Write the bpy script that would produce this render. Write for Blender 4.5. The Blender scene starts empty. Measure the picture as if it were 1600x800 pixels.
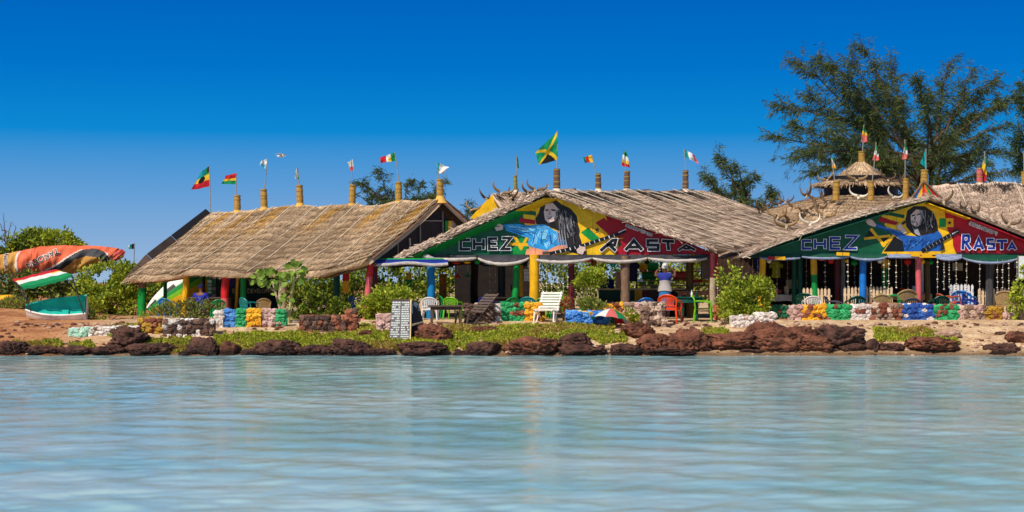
import bpy, math, random
import numpy as np
from mathutils import Vector, Matrix, Euler, noise

R = math.radians
rnd = random.Random(11)
rng = np.random.default_rng(11)
S = bpy.context.scene
COL = S.collection
H, F = 2.2, 2700.0          # eye height over the water; focal length in photo pixels

def at(px, py, Y):
    return Vector(((px - 800) * Y / F, Y, H - (py - 441) * Y / F))

# ---------------------------------------------------------------- camera, light, sky
cam_d = bpy.data.cameras.new('camera')
cam = bpy.data.objects.new('camera', cam_d)
COL.objects.link(cam)
cam.location = (0, 0, H)
cam.rotation_euler = (R(90), 0, 0)
cam_d.sensor_width = 36
cam_d.lens = 36 * F / 1600
cam_d.shift_y = 41 / 1600
cam_d.clip_start = 0.5
cam_d.clip_end = 5000
cam_d.dof.use_dof = True
cam_d.dof.focus_distance = 59
cam_d.dof.aperture_fstop = 1.4
S.camera = cam

SUN_EL, SUN_AZ = 48, 36      # azimuth: degrees to the left of straight behind the camera
sd = Vector((-math.sin(R(SUN_AZ)) * math.cos(R(SUN_EL)), -math.cos(R(SUN_AZ)) * math.cos(R(SUN_EL)), math.sin(R(SUN_EL))))
sun_d = bpy.data.lights.new('sun', 'SUN')
sun_d.energy = 4.6
sun_d.angle = R(0.5)
sun_d.color = (1.0, 0.93, 0.82)
sun = bpy.data.objects.new('sun', sun_d)
COL.objects.link(sun)
sun.rotation_euler = sd.to_track_quat('Z', 'Y').to_euler()
sun.location = (-20, -20, 40)

S.view_settings.view_transform = 'Standard'
S.view_settings.look = 'None'
S.view_settings.exposure = 0.0
S.view_settings.gamma = 1.0

def lin(r, g, b):
    def f(c):
        c = c / 255.0
        return c / 12.92 if c <= 0.04045 else ((c + 0.055) / 1.055) ** 2.4
    return (f(r), f(g), f(b), 1.0)

W = bpy.data.worlds.new('World')
S.world = W
W.use_nodes = True
nt = W.node_tree
nt.nodes.clear()
wo = nt.nodes.new('ShaderNodeOutputWorld')
bg = nt.nodes.new('ShaderNodeBackground')
sky = nt.nodes.new('ShaderNodeTexSky')
sky.sky_type = 'NISHITA'
sky.sun_disc = False
sky.sun_elevation = R(SUN_EL)
sky.sun_rotation = math.atan2(sd.x, sd.y)
sky.dust_density = 0.6
tc = nt.nodes.new('ShaderNodeTexCoord')
sep = nt.nodes.new('ShaderNodeSeparateXYZ')
nt.links.new(tc.outputs['Generated'], sep.inputs[0])
mr = nt.nodes.new('ShaderNodeMapRange')
mr.inputs['From Min'].default_value = 0
mr.inputs['From Max'].default_value = 0.2
nt.links.new(sep.outputs['Z'], mr.inputs['Value'])
ramp = nt.nodes.new('ShaderNodeValToRGB')
els = ramp.color_ramp.elements
SKY = [(0.0, (158, 186, 216)), (0.09, (140, 176, 216)), (0.26, (98, 158, 214)), (0.37, (62, 146, 212)),
       (0.43, (14, 136, 210)), (0.62, (0, 115, 201)), (0.82, (0, 99, 190)), (1.0, (0, 89, 180))]
els[0].position, els[0].color = SKY[0][0], lin(*SKY[0][1])
els[1].position, els[1].color = SKY[-1][0], lin(*SKY[-1][1])
for p, c in SKY[1:-1]:
    e = els.new(p)
    e.color = lin(*c)
nt.links.new(mr.outputs[0], ramp.inputs[0])
SKY_STR = 0.1
sc = nt.nodes.new('ShaderNodeVectorMath')
sc.operation = 'SCALE'
sc.inputs['Scale'].default_value = 1.0 / SKY_STR
nt.links.new(ramp.outputs[0], sc.inputs[0])
mx = nt.nodes.new('ShaderNodeMix')
mx.data_type = 'RGBA'
mr2 = nt.nodes.new('ShaderNodeMapRange')
mr2.inputs['From Min'].default_value = 0.19
mr2.inputs['From Max'].default_value = 0.45
nt.links.new(sep.outputs['Z'], mr2.inputs['Value'])
nt.links.new(mr2.outputs[0], mx.inputs[0])
nt.links.new(sc.outputs[0], mx.inputs[6])
nt.links.new(sky.outputs[0], mx.inputs[7])
nt.links.new(mx.outputs[2], bg.inputs['Color'])
bg.inputs['Strength'].default_value = SKY_STR
nt.links.new(bg.outputs[0], wo.inputs[0])

# ---------------------------------------------------------------- materials
MATS = {}

def M(name, col, col2=None, rough=0.6, var=0.18, scale=6.0, bump=0.0, bscale=None, spec=0.3, stretch=None,
      island=0.0, transl=0.0, contrast=0.25, detail=4):
    """Procedural paint / wood / stone: two-tone noise, optional bump, per-leaf variation, translucency."""
    if name in MATS:
        return MATS[name]
    m = bpy.data.materials.new(name)
    m.use_nodes = True
    t = m.node_tree
    t.nodes.clear()
    N = t.nodes.new
    out = N('ShaderNodeOutputMaterial')
    p = N('ShaderNodeBsdfPrincipled')
    p.inputs['Roughness'].default_value = rough
    p.inputs['Specular IOR Level'].default_value = spec
    c1 = lin(*col)
    if col2 is None:
        a = [max(0, c * (1 - var)) for c in c1[:3]] + [1]
        b = [min(1, c * (1 + var)) for c in c1[:3]] + [1]
    else:
        a, b = c1, lin(*col2)
    co = N('ShaderNodeTexCoord')
    vec = co.outputs['Object']
    if stretch:
        mp = N('ShaderNodeMapping')
        mp.inputs['Scale'].default_value = stretch
        t.links.new(vec, mp.inputs[0])
        vec = mp.outputs[0]
    nz = N('ShaderNodeTexNoise')
    nz.inputs['Scale'].default_value = scale
    nz.inputs['Detail'].default_value = detail
    nz.inputs['Roughness'].default_value = 0.6
    t.links.new(vec, nz.inputs['Vector'])
    fac = nz.outputs['Fac']
    r = N('ShaderNodeValToRGB')
    r.color_ramp.elements[0].position = 0.5 - contrast
    r.color_ramp.elements[1].position = 0.5 + contrast
    r.color_ramp.elements[0].color = a
    r.color_ramp.elements[1].color = b
    if island:
        g = N('ShaderNodeNewGeometry')
        mm = N('ShaderNodeMix')
        mm.data_type = 'FLOAT'
        mm.inputs[0].default_value = island
        t.links.new(fac, mm.inputs[2])
        t.links.new(g.outputs['Random Per Island'], mm.inputs[3])
        fac = mm.outputs[0]
    t.links.new(fac, r.inputs[0])
    t.links.new(r.outputs[0], p.inputs['Base Color'])
    if bump:
        n2 = N('ShaderNodeTexNoise')
        n2.inputs['Scale'].default_value = bscale or scale * 4
        n2.inputs['Detail'].default_value = 5
        t.links.new(vec, n2.inputs['Vector'])
        bp = N('ShaderNodeBump')
        bp.inputs['Strength'].default_value = bump
        bp.inputs['Distance'].default_value = 0.03
        t.links.new(n2.outputs['Fac'], bp.inputs['Height'])
        t.links.new(bp.outputs[0], p.inputs['Normal'])
    sh = p.outputs[0]
    if transl:
        tr = N('ShaderNodeBsdfTranslucent')
        t.links.new(r.outputs[0], tr.inputs['Color'])
        ms = N('ShaderNodeMixShader')
        ms.inputs[0].default_value = transl
        t.links.new(sh, ms.inputs[1])
        t.links.new(tr.outputs[0], ms.inputs[2])
        sh = ms.outputs[0]
    t.links.new(sh, out.inputs['Surface'])
    MATS[name] = m
    return m

def paint(name, r, g, b, rough=0.5, var=0.26, scale=4.0, bump=0.2, bscale=18):
    return M('paint_' + name, (r, g, b), rough=rough, var=var, scale=scale, bump=bump, bscale=bscale)

RED = paint('red', 196, 30, 34)
PINK = paint('faded_red', 205, 92, 96, var=0.25)
MAROON = paint('maroon', 92, 26, 34)
YEL = paint('yellow', 236, 172, 18)
GRN = paint('green', 10, 138, 58)
DGRN = paint('dark_green', 8, 72, 50)
MGRN = paint('sign_green', 6, 84, 52)
TEAL = paint('teal', 22, 150, 130)
BLU = paint('blue', 24, 112, 196)
SKYB = paint('sky_blue', 58, 160, 226)
PBLU = paint('pole_blue', 18, 116, 172)
NAVY = paint('navy', 22, 34, 120)
WHT = paint('white', 232, 228, 218)
CREAM = paint('cream', 226, 196, 150)
BLK = paint('black', 24, 22, 24)
CHAR = M('charcoal_cloth', (38, 38, 46), rough=0.85, var=0.3, scale=3, bump=0.2)
GREY = paint('grey', 120, 118, 116)
ORG = paint('orange', 226, 74, 24)
LIME = paint('lime', 120, 186, 32)
MRED = paint('mural_red', 168, 12, 34)
MYEL = paint('mural_yellow', 240, 182, 16)
SKIN = M('mural_skin', (196, 164, 156), (228, 202, 192), rough=0.6, scale=9)
PEACH = paint('peach', 226, 152, 116)
WOOD = M('dark_wood', (66, 50, 42), (104, 84, 70), rough=0.75, scale=4, stretch=(1, 1, 6), bump=0.3)
DWOOD = M('black_wood', (34, 27, 25), (58, 46, 40), rough=0.8, scale=4, bump=0.3)
LOG = M('weathered_log', (96, 70, 54), (150, 118, 94), rough=0.9, scale=5, stretch=(3, 3, .6), bump=0.6)
PALELOG = M('pale_trunk', (150, 124, 98), (206, 184, 154), rough=0.9, scale=6, stretch=(1, 1, 4), bump=0.5)
BAMB = M('bamboo_matting', (126, 88, 34), (212, 166, 76), rough=0.7, scale=14, stretch=(6, 6, .5), bump=0.4)
BROWNB = M('brown_bark_matting', (74, 54, 44), (124, 96, 78), rough=0.9, scale=12, bump=0.5)
ROPE = M('pale_rope', (190, 172, 144), (226, 212, 188), rough=0.9, scale=20)
BIND = M('yellow_binding', (112, 84, 34), (188, 152, 72), rough=0.7, scale=20)
HORN = M('horn', (46, 34, 28), (128, 98, 62), rough=0.45, scale=5, contrast=0.35)
PHORN = M('pale_horn', (150, 118, 76), (214, 190, 146), rough=0.45, scale=5)
BONE = M('bleached_bone', (206, 192, 164), (240, 232, 214), rough=0.7, scale=8, bump=0.2)
TARPP = M('pale_tarp', (150, 138, 134), (218, 206, 192), rough=0.7, scale=7, bump=0.4, stretch=(.7, 3, 3))
TARPB = M('blue_grey_tarp', (96, 108, 138), (160, 170, 194), rough=0.6, scale=6, bump=0.4, stretch=(.7, 3, 3))
TARPD = M('dark_tarp', (36, 36, 42), (70, 66, 72), rough=0.7, scale=4, bump=0.3)
PLASTW = M('white_plastic', (214, 210, 204), (236, 234, 230), rough=0.35, scale=3)
STEEL = M('pole_metal', (120, 112, 104), (164, 156, 146), rough=0.4, scale=5)
CLOTHW = M('white_cloth', (214, 214, 206), (240, 240, 234), rough=0.9, scale=6, transl=0.25)

def cloth(name, r, g, b):
    return M('cloth_' + name, (r, g, b), rough=0.85, var=0.15, scale=8, transl=0.25)

CRED, CYEL, CGRN = cloth('red', 200, 36, 44), cloth('yellow', 236, 190, 40), cloth('green', 20, 140, 84)
CBLK, CTEAL, CSKY = cloth('black', 22, 24, 26), cloth('teal', 20, 150, 150), cloth('pale_blue', 120, 200, 226)
CORG, CPINK = cloth('orange', 232, 160, 36), cloth('pink', 226, 110, 104)

LEAF = dict(rough=0.5, scale=1.6, island=0.5, transl=0.32, contrast=0.36, spec=0.25)
L_BRIGHT = M('leaf_bright', (78, 112, 22), (204, 206, 66), **LEAF)
L_MID = M('leaf_mid', (54, 88, 24), (176, 188, 62), **LEAF)
L_DARK = M('leaf_dark', (26, 52, 18), (98, 124, 46), **LEAF)
L_LIME = M('leaf_lime', (118, 146, 26), (220, 222, 78), **LEAF)
L_BROAD = M('leaf_broad', (44, 86, 20), (168, 192, 76), **LEAF)
L_GREY = M('leaf_grey_green', (78, 84, 50), (172, 168, 112), **LEAF)
L_NEED = M('leaf_needle', (28, 56, 44), (92, 112, 60), **LEAF)
L_GRASS = M('leaf_ground', (100, 112, 18), (214, 206, 70), **LEAF)
BARK = M('bark', (58, 46, 38), (104, 84, 68), rough=0.9, scale=5, bump=0.5)
ROCK = M('lava_rock', (32, 21, 19), (112, 74, 60), rough=0.9, scale=3.0, bump=1.0, bscale=11, contrast=0.2, detail=10)
RROCK = M('red_lava_rock', (48, 26, 19), (142, 88, 64), rough=0.9, scale=2.6, bump=1.0, bscale=11, contrast=0.2, detail=10)
PROCK = M('pale_rock', (136, 100, 82), (204, 170, 142), rough=0.9, scale=2.6, bump=0.8, bscale=10, detail=9)
def wet_foot(m):
    t = m.node_tree
    p = next(n for n in t.nodes if n.type == 'BSDF_PRINCIPLED')
    src = p.inputs['Base Color'].links[0].from_socket
    g = t.nodes.new('ShaderNodeNewGeometry')
    sx = t.nodes.new('ShaderNodeSeparateXYZ')
    t.links.new(g.outputs['Position'], sx.inputs[0])
    r = t.nodes.new('ShaderNodeValToRGB')
    r.color_ramp.elements[0].position, r.color_ramp.elements[0].color = .10, (.30, .30, .32, 1)
    r.color_ramp.elements[1].position, r.color_ramp.elements[1].color = .20, (1, 1, 1, 1)
    t.links.new(sx.outputs['Z'], r.inputs[0])
    x = t.nodes.new('ShaderNodeMix')
    x.data_type, x.blend_type = 'RGBA', 'MULTIPLY'
    x.inputs[0].default_value = 1
    t.links.new(src, x.inputs[6]); t.links.new(r.outputs[0], x.inputs[7])
    t.links.new(x.outputs[2], p.inputs['Base Color'])
wet_foot(ROCK); wet_foot(RROCK)
DSTONE = M('dark_wall_stone', (58, 44, 38), (128, 96, 80), rough=0.9, scale=4, island=0.6, bump=0.6, contrast=0.35)
RSTONE = M('rubble_stone', (112, 82, 66), (210, 182, 158), rough=0.9, scale=4, island=0.6, bump=0.6, contrast=0.35)
BSTONE = M('rust_stone', (104, 54, 38), (170, 106, 78), rough=0.9, scale=4, island=0.6, bump=0.6, contrast=0.35)
def stonepaint(n, a, b):
    return M('painted_stone_' + n, a, b, rough=0.6, scale=5, island=0.5, bump=0.5, contrast=0.35)
SP_W = stonepaint('white', (186, 172, 158), (240, 230, 220))
SP_B = stonepaint('blue', (30, 96, 176), (110, 172, 226))
SP_DB = stonepaint('deep_blue', (20, 52, 130), (64, 116, 190))
SP_G = stonepaint('green', (10, 124, 66), (70, 186, 116))
SP_DG = stonepaint('dark_green', (10, 62, 40), (30, 120, 76))
SP_Y = stonepaint('yellow', (206, 136, 14), (246, 196, 50))
SP_P = stonepaint('pinkish', (166, 120, 108), (222, 190, 180))
SP_T = stonepaint('pale_teal', (110, 170, 140), (196, 222, 200))
SP_O = stonepaint('ochre', (150, 106, 20), (196, 156, 50))
MORTAR = M('mortar', (70, 54, 46), (110, 88, 74), rough=0.95, scale=8, bump=0.4)

# ---------------------------------------------------------------- mesh helpers
def origin_of(o):
    while o.parent:
        o = o.parent
    return o.location

class MB:
    def __init__(s):
        s.v, s.f, s.m, s.mats = [], [], [], []
    def mi(s, mat):
        if mat not in s.mats:
            s.mats.append(mat)
        return s.mats.index(mat)
    def add(s, vs, fs, mat):
        o = len(s.v)
        k = s.mi(mat)
        s.v.extend([tuple(v) for v in vs])
        for f in fs:
            s.f.append([i + o for i in f])
            s.m.append(k)
    def box(s, c, size, mat, rot=None, taper=1.0):
        x, y, z = size[0] / 2, size[1] / 2, size[2] / 2
        vs = [Vector((sx * x * (taper if sz > 0 else 1), sy * y * (taper if sz > 0 else 1), sz * z))
              for sz in (-1, 1) for sy in (-1, 1) for sx in (-1, 1)]
        if rot is not None:
            rm = Euler(rot).to_matrix()
            vs = [rm @ v for v in vs]
        c = Vector(c)
        s.add([v + c for v in vs], [(0, 2, 3, 1), (4, 5, 7, 6), (0, 1, 5, 4), (2, 6, 7, 3), (0, 4, 6, 2), (1, 3, 7, 5)], mat)
    def beam(s, p, q, w, h, mat, up=(0, 0, 1)):
        p, q = Vector(p), Vector(q)
        d = (q - p).normalized()
        u = Vector(up)
        sd_ = d.cross(u)
        if sd_.length < 1e-4:
            sd_ = d.cross(Vector((0, 1, 0)))
        sd_.normalize()
        u = sd_.cross(d).normalized()
        vs = []
        for e in (p, q):
            for a, b in ((-1, -1), (1, -1), (1, 1), (-1, 1)):
                vs.append(e + sd_ * a * w / 2 + u * b * h / 2)
        s.add(vs, [(0, 1, 2, 3), (7, 6, 5, 4), (0, 4, 5, 1), (1, 5, 6, 2), (2, 6, 7, 3), (3, 7, 4, 0)], mat)
    def tube(s, pts, rad, mat, n=8, cap=True):
        pts = [Vector(p) for p in pts]
        k = len(pts)
        if not hasattr(rad, '__len__'):
            rad = [rad] * k
        vs, fs = [], []
        prev = None
        for i, p in enumerate(pts):
            d = (pts[min(i + 1, k - 1)] - pts[max(i - 1, 0)]).normalized()
            if prev is None:
                a = d.cross(Vector((0, 1, 0)))
                if a.length < 0.1:
                    a = d.cross(Vector((1, 0, 0)))
            else:
                a = prev - d * prev.dot(d)
            a.normalize()
            prev = a
            b = d.cross(a)
            for j in range(n):
                t = 2 * math.pi * j / n
                vs.append(p + (a * math.cos(t) + b * math.sin(t)) * rad[i])
        for i in range(k - 1):
            for j in range(n):
                fs.append((i * n + j, i * n + (j + 1) % n, (i + 1) * n + (j + 1) % n, (i + 1) * n + j))
        if cap:
            fs.append(tuple(reversed(range(n))))
            fs.append(tuple(range((k - 1) * n, k * n)))
        s.add(vs, fs, mat)
    def lathe(s, prof, c, mat, n=16, rot=None, sx=1, sy=1):
        """prof: list of (radius, z)"""
        c = Vector(c)
        rm = Euler(rot).to_matrix() if rot is not None else Matrix.Identity(3)
        vs, fs = [], []
        for r, z in prof:
            for j in range(n):
                t = 2 * math.pi * j / n
                vs.append(c + rm @ Vector((r * math.cos(t) * sx, r * math.sin(t) * sy, z)))
        k = len(prof)
        for i in range(k - 1):
            for j in range(n):
                fs.append((i * n + j, i * n + (j + 1) % n, (i + 1) * n + (j + 1) % n, (i + 1) * n + j))
        fs.append(tuple(reversed(range(n))))
        fs.append(tuple(range((k - 1) * n, k * n)))
        s.add(vs, fs, mat)
    def sheet(s, rows, mat, matf=None):
        """grid of points rows[i][j]; matf(i,j) may choose a material"""
        o = len(s.v)
        nr, nc = len(rows), len(rows[0])
        for r in rows:
            s.v.extend([tuple(p) for p in r])
        for i in range(nr - 1):
            for j in range(nc - 1):
                s.f.append([o + i * nc + j, o + i * nc + j + 1, o + (i + 1) * nc + j + 1, o + (i + 1) * nc + j])
                s.m.append(s.mi(matf(i, j) if matf else mat))
    def prism(s, poly, vec, mat):
        vec = Vector(vec)
        n = len(poly)
        a = [Vector(p) for p in poly]
        vs = a + [p + vec for p in a]
        fs = [tuple(range(n)), tuple(reversed(range(n, 2 * n)))]
        for i in range(n):
            j = (i + 1) % n
            fs.append((i, i + n, j + n, j))
        s.add(vs, fs, mat)
    def build(s, name, parent=None, smooth=0, base=None, bevel=0):
        me = bpy.data.meshes.new(name)
        v = np.array(s.v, dtype=float)
        if parent is not None:
            o = np.array(origin_of(parent))
        elif base is not None:
            o = np.array(base, dtype=float)
        else:
            o = (v.min(0) + v.max(0)) / 2
            o[2] = v[:, 2].min()
        v = v - o
        me.from_pydata(v.tolist(), [], s.f)
        for m in s.mats:
            me.materials.append(m)
        me.polygons.foreach_set('material_index', s.m)
        if smooth:
            me.polygons.foreach_set('use_smooth', [True] * len(me.polygons))
            me.set_sharp_from_angle(angle=R(smooth))
        me.update()
        ob = bpy.data.objects.new(name, me)
        COL.objects.link(ob)
        if parent is not None:
            ob.parent = parent
        else:
            ob.location = o
        if bevel:
            b = ob.modifiers.new('bevel', 'BEVEL')
            b.width = bevel
            b.segments = 2
            b.limit_method = 'ANGLE'
        return ob

def npmesh(name, verts, faces, mats, parent=None, base=None, midx=None, smooth=False):
    """verts (N,3), faces (K,4 or 3) numpy arrays"""
    verts = np.asarray(verts, dtype=float)
    faces = np.asarray(faces)
    if parent is not None:
        o = np.array(origin_of(parent))
    elif base is not None:
        o = np.array(base, dtype=float)
    else:
        o = (verts.min(0) + verts.max(0)) / 2
        o[2] = verts[:, 2].min()
    me = bpy.data.meshes.new(name)
    me.vertices.add(len(verts))
    me.vertices.foreach_set('co', (verts - o).astype(np.float32).ravel())
    k = faces.shape[1]
    me.loops.add(faces.size)
    me.loops.foreach_set('vertex_index', faces.astype(np.int32).ravel())
    me.polygons.add(len(faces))
    me.polygons.foreach_set('loop_start', (np.arange(len(faces)) * k).astype(np.int32))
    me.polygons.foreach_set('loop_total', np.full(len(faces), k, dtype=np.int32))
    for m in mats:
        me.materials.append(m)
    if midx is not None:
        me.polygons.foreach_set('material_index', np.asarray(midx, dtype=np.int32))
    if smooth:
        me.polygons.foreach_set('use_smooth', np.ones(len(faces), dtype=bool))
    me.update(calc_edges=True)
    me.validate()
    ob = bpy.data.objects.new(name, me)
    COL.objects.link(ob)
    if parent is not None:
        ob.parent = parent
    else:
        ob.location = o
    return ob

def tag(o, label=None, cat=None, group=None, kind=None):
    if label: o['label'] = label
    if cat: o['category'] = cat
    if group: o['group'] = group
    if kind: o['kind'] = kind
    return o

def thing(name, label, cat, loc=(0, 0, 0), group=None):
    o = bpy.data.objects.new(name, None)
    o.empty_display_size = 0.2
    COL.objects.link(o)
    o.location = loc
    return tag(o, label, cat, group)

KIDS = {}
def copy_tree(o, label=None, group=None, loc=None, rot=None, scale=None, parent=None):
    c = o.copy()
    COL.objects.link(c)
    if parent is not None:
        c.parent = parent
    for ch in [k for k in COL.objects if k.parent == o]:
        copy_tree(ch, parent=c)
    if label: c['label'] = label
    if group: c['group'] = group
    if loc is not None: c.location = loc
    if rot is not None: c.rotation_euler = rot
    if scale is not None: c.scale = scale if hasattr(scale, '__len__') else (scale,) * 3
    return c

def text_geo(body, size=1.0, offset=0.0, align='CENTER', bold_x=1.0):
    cu = bpy.data.curves.new('t', 'FONT')
    cu.body = body
    cu.size = size
    cu.align_x = align
    cu.align_y = 'CENTER'
    cu.offset = offset
    cu.resolution_u = 3
    ob = bpy.data.objects.new('t', cu)
    COL.objects.link(ob)
    dg = bpy.context.evaluated_depsgraph_get()
    ev = ob.evaluated_get(dg)
    me = ev.to_mesh()
    vs = [v.co.copy() for v in me.vertices]
    fs = [tuple(p.vertices) for p in me.polygons]
    ev.to_mesh_clear()
    bpy.data.objects.remove(ob)
    bpy.data.curves.remove(cu)
    return vs, fs

def _ico(sub):
    t = (1 + 5 ** .5) / 2
    v = [(-1, t, 0), (1, t, 0), (-1, -t, 0), (1, -t, 0), (0, -1, t), (0, 1, t), (0, -1, -t), (0, 1, -t), (t, 0, -1), (t, 0, 1), (-t, 0, -1), (-t, 0, 1)]
    v = [Vector(p).normalized() for p in v]
    f = [(0, 11, 5), (0, 5, 1), (0, 1, 7), (0, 7, 10), (0, 10, 11), (1, 5, 9), (5, 11, 4), (11, 10, 2), (10, 7, 6), (7, 1, 8),
         (3, 9, 4), (3, 4, 2), (3, 2, 6), (3, 6, 8), (3, 8, 9), (4, 9, 5), (2, 4, 11), (6, 2, 10), (8, 6, 7), (9, 8, 1)]
    for _ in range(sub):
        cache, nf = {}, []
        def mid(a, b):
            k = (min(a, b), max(a, b))
            if k not in cache:
                v.append(((v[a] + v[b]) / 2).normalized())
                cache[k] = len(v) - 1
            return cache[k]
        for a, b, c in f:
            x, y, z = mid(a, b), mid(b, c), mid(c, a)
            nf += [(a, x, z), (b, y, x), (c, z, y), (x, y, z)]
        f = nf
    return v, f
ICO = [_ico(i) for i in range(5)]

def lump(mb, c, size, mat, sub=1, amp=0.3, freq=1.2, rotz=None, seed=None):
    """irregular stone / fruit shape added to an MB"""
    vs, fs = ICO[sub]
    sx = seed if seed is not None else rnd.uniform(0, 500)
    off = Vector((sx, sx * .7, -sx))
    rm = Euler((rnd.uniform(-.3, .3), rnd.uniform(-.3, .3), rnd.uniform(0, 6.28) if rotz is None else rotz)).to_matrix()
    out = []
    for p in vs:
        k = 1 + amp * noise.noise(p * freq + off) + amp * .5 * noise.noise(p * freq * 2.7 + off)
        q = rm @ Vector((p.x * k, p.y * k, p.z * k)) if rotz is None else Vector((p.x * k, p.y * k, p.z * k))
        out.append(Vector((q.x * size[0], q.y * size[1], q.z * size[2])) + Vector(c))
    mb.add(out, fs, mat)

def lerp_poly(pts, us):
    """points on a polyline at parameters 0..1 (by index length in 3D)"""
    P = np.array([list(p) for p in pts], dtype=float)
    d = np.r_[0, np.cumsum(np.linalg.norm(np.diff(P, axis=0), axis=1))]
    d /= d[-1]
    us = np.asarray(us)
    return np.stack([np.interp(us, d, P[:, i]) for i in range(3)], axis=-1)

# ---------------------------------------------------------------- ground and water
PY = [-60, 30, 45, 50, 51.6, 52.3, 53, 54, 55, 56, 57, 60, 75, 100, 200, 900]
PZ = [-3, -2.5, -1.2, -.5, -.10, .14, .36, .60, .76, .88, .95, .95, 1.0, 1.15, 1.3, 1.5]

def gprof(y):
    return float(np.interp(y, PY, PZ))

def gz(x, y):
    z = gprof(y + .32 * noise.noise(Vector((x * .35, 0, 3))) + .16 * noise.noise(Vector((x * 1.4, 0, 8))))
    if 51 < y < 57:
        z += .045 * noise.noise(Vector((x * 1.3, y * 1.3, 0))) + .02 * noise.noise(Vector((x * 4, y * 4, 5)))
    if y > 57:
        z += .02 * noise.noise(Vector((x * .8, y * .8, 0)))
    if x < -14.5 and y > 57:                       # low sandy rise on the left
        z += .35 * min(1, (-14.5 - x) / 3) * min(1, (y - 57) / 4)
    return z

def gy(px, py):
    """distance at which the ground shows at photo pixel (px, py)"""
    lo, hi = 51.0, 59.0
    for _ in range(40):
        m = (lo + hi) / 2
        if 441 + (H - gprof(m)) * F / m > py:
            lo = m
        else:
            hi = m
    return (lo + hi) / 2

xs = np.concatenate([[-700, -300, -120, -60], np.arange(-30, 30.01, .2), [60, 120, 300, 700]])
ys = np.concatenate([[-60, 0, 30, 45, 49], np.arange(50.5, 58.5, .14), np.arange(58.6, 75, .7), [78, 85, 100, 140, 200, 400, 900]])
gv = np.array([[x, y, gz(x, y)] for y in ys for x in xs])
nx, ny = len(xs), len(ys)
ii = np.array([[j * nx + i, j * nx + i + 1, (j + 1) * nx + i + 1, (j + 1) * nx + i] for j in range(ny - 1) for i in range(nx - 1)])
def ground_mat():
    m = bpy.data.materials.new('sand')
    m.use_nodes = True
    t = m.node_tree
    N, L = t.nodes.new, t.links.new
    p = t.nodes['Principled BSDF']
    p.inputs['Roughness'].default_value = .95
    p.inputs['Specular IOR Level'].default_value = .15
    co = N('ShaderNodeTexCoord')
    sp = N('ShaderNodeSeparateXYZ')
    L(co.outputs['Object'], sp.inputs[0])
    def nz(s, d=6):
        n = N('ShaderNodeTexNoise')
        n.inputs['Scale'].default_value = s
        n.inputs['Detail'].default_value = d
        L(co.outputs['Object'], n.inputs['Vector'])
        return n.outputs['Fac']
    def rampn(f, a, b, p0=.35, p1=.65):
        r = N('ShaderNodeValToRGB')
        r.color_ramp.elements[0].position, r.color_ramp.elements[0].color = p0, a
        r.color_ramp.elements[1].position, r.color_ramp.elements[1].color = p1, b
        L(f, r.inputs[0])
        return r.outputs[0]
    def mix(f, a, b):
        x = N('ShaderNodeMix')
        x.data_type = 'RGBA'
        L(f, x.inputs[0]); L(a, x.inputs[6]); L(b, x.inputs[7])
        return x.outputs[2]
    beige = rampn(nz(2.2), lin(176, 140, 104), lin(216, 186, 148))
    rust = rampn(nz(1.5), lin(150, 96, 60), lin(190, 136, 92))
    mr_ = N('ShaderNodeMapRange')
    mr_.inputs['From Min'].default_value = -12.0
    mr_.inputs['From Max'].default_value = -14.5
    L(sp.outputs['X'], mr_.inputs['Value'])
    c = mix(mr_.outputs[0], beige, rust)
    peb = rampn(nz(11, 3), lin(96, 70, 54), lin(255, 255, 255), .34, .42)
    mm = N('ShaderNodeMix')
    mm.data_type = 'RGBA'
    mm.blend_type = 'MULTIPLY'
    mm.inputs[0].default_value = .65
    L(c, mm.inputs[6]); L(peb, mm.inputs[7])
    wet = N('ShaderNodeMapRange')
    wet.inputs['From Min'].default_value = .05
    wet.inputs['From Max'].default_value = .24
    wn_ = N('ShaderNodeMath'); wn_.operation = 'MULTIPLY_ADD'
    L(nz(1.1, 3), wn_.inputs[0]); wn_.inputs[1].default_value = -.2; L(sp.outputs['Z'], wn_.inputs[2])
    ad_ = N('ShaderNodeMath'); ad_.operation = 'ADD'; ad_.inputs[1].default_value = .1
    L(wn_.outputs[0], ad_.inputs[0]); L(ad_.outputs[0], wet.inputs['Value'])
    wm = N('ShaderNodeMix'); wm.data_type = 'RGBA'; wm.blend_type = 'MULTIPLY'; wm.inputs[0].default_value = 1
    wr_ = rampn(wet.outputs[0], (.34, .30, .27, 1), (1, 1, 1, 1), 0, 1)
    L(mm.outputs[2], wm.inputs[6]); L(wr_, wm.inputs[7])
    L(wm.outputs[2], p.inputs['Base Color'])
    b = N('ShaderNodeBump')
    b.inputs['Strength'].default_value = .5
    b.inputs['Distance'].default_value = .05
    L(nz(9), b.inputs['Height'])
    L(b.outputs[0], p.inputs['Normal'])
    return m
g = npmesh('ground', gv, ii, [ground_mat()], base=(0, 0, 0), smooth=True)
tag(g, kind='structure')

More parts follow.
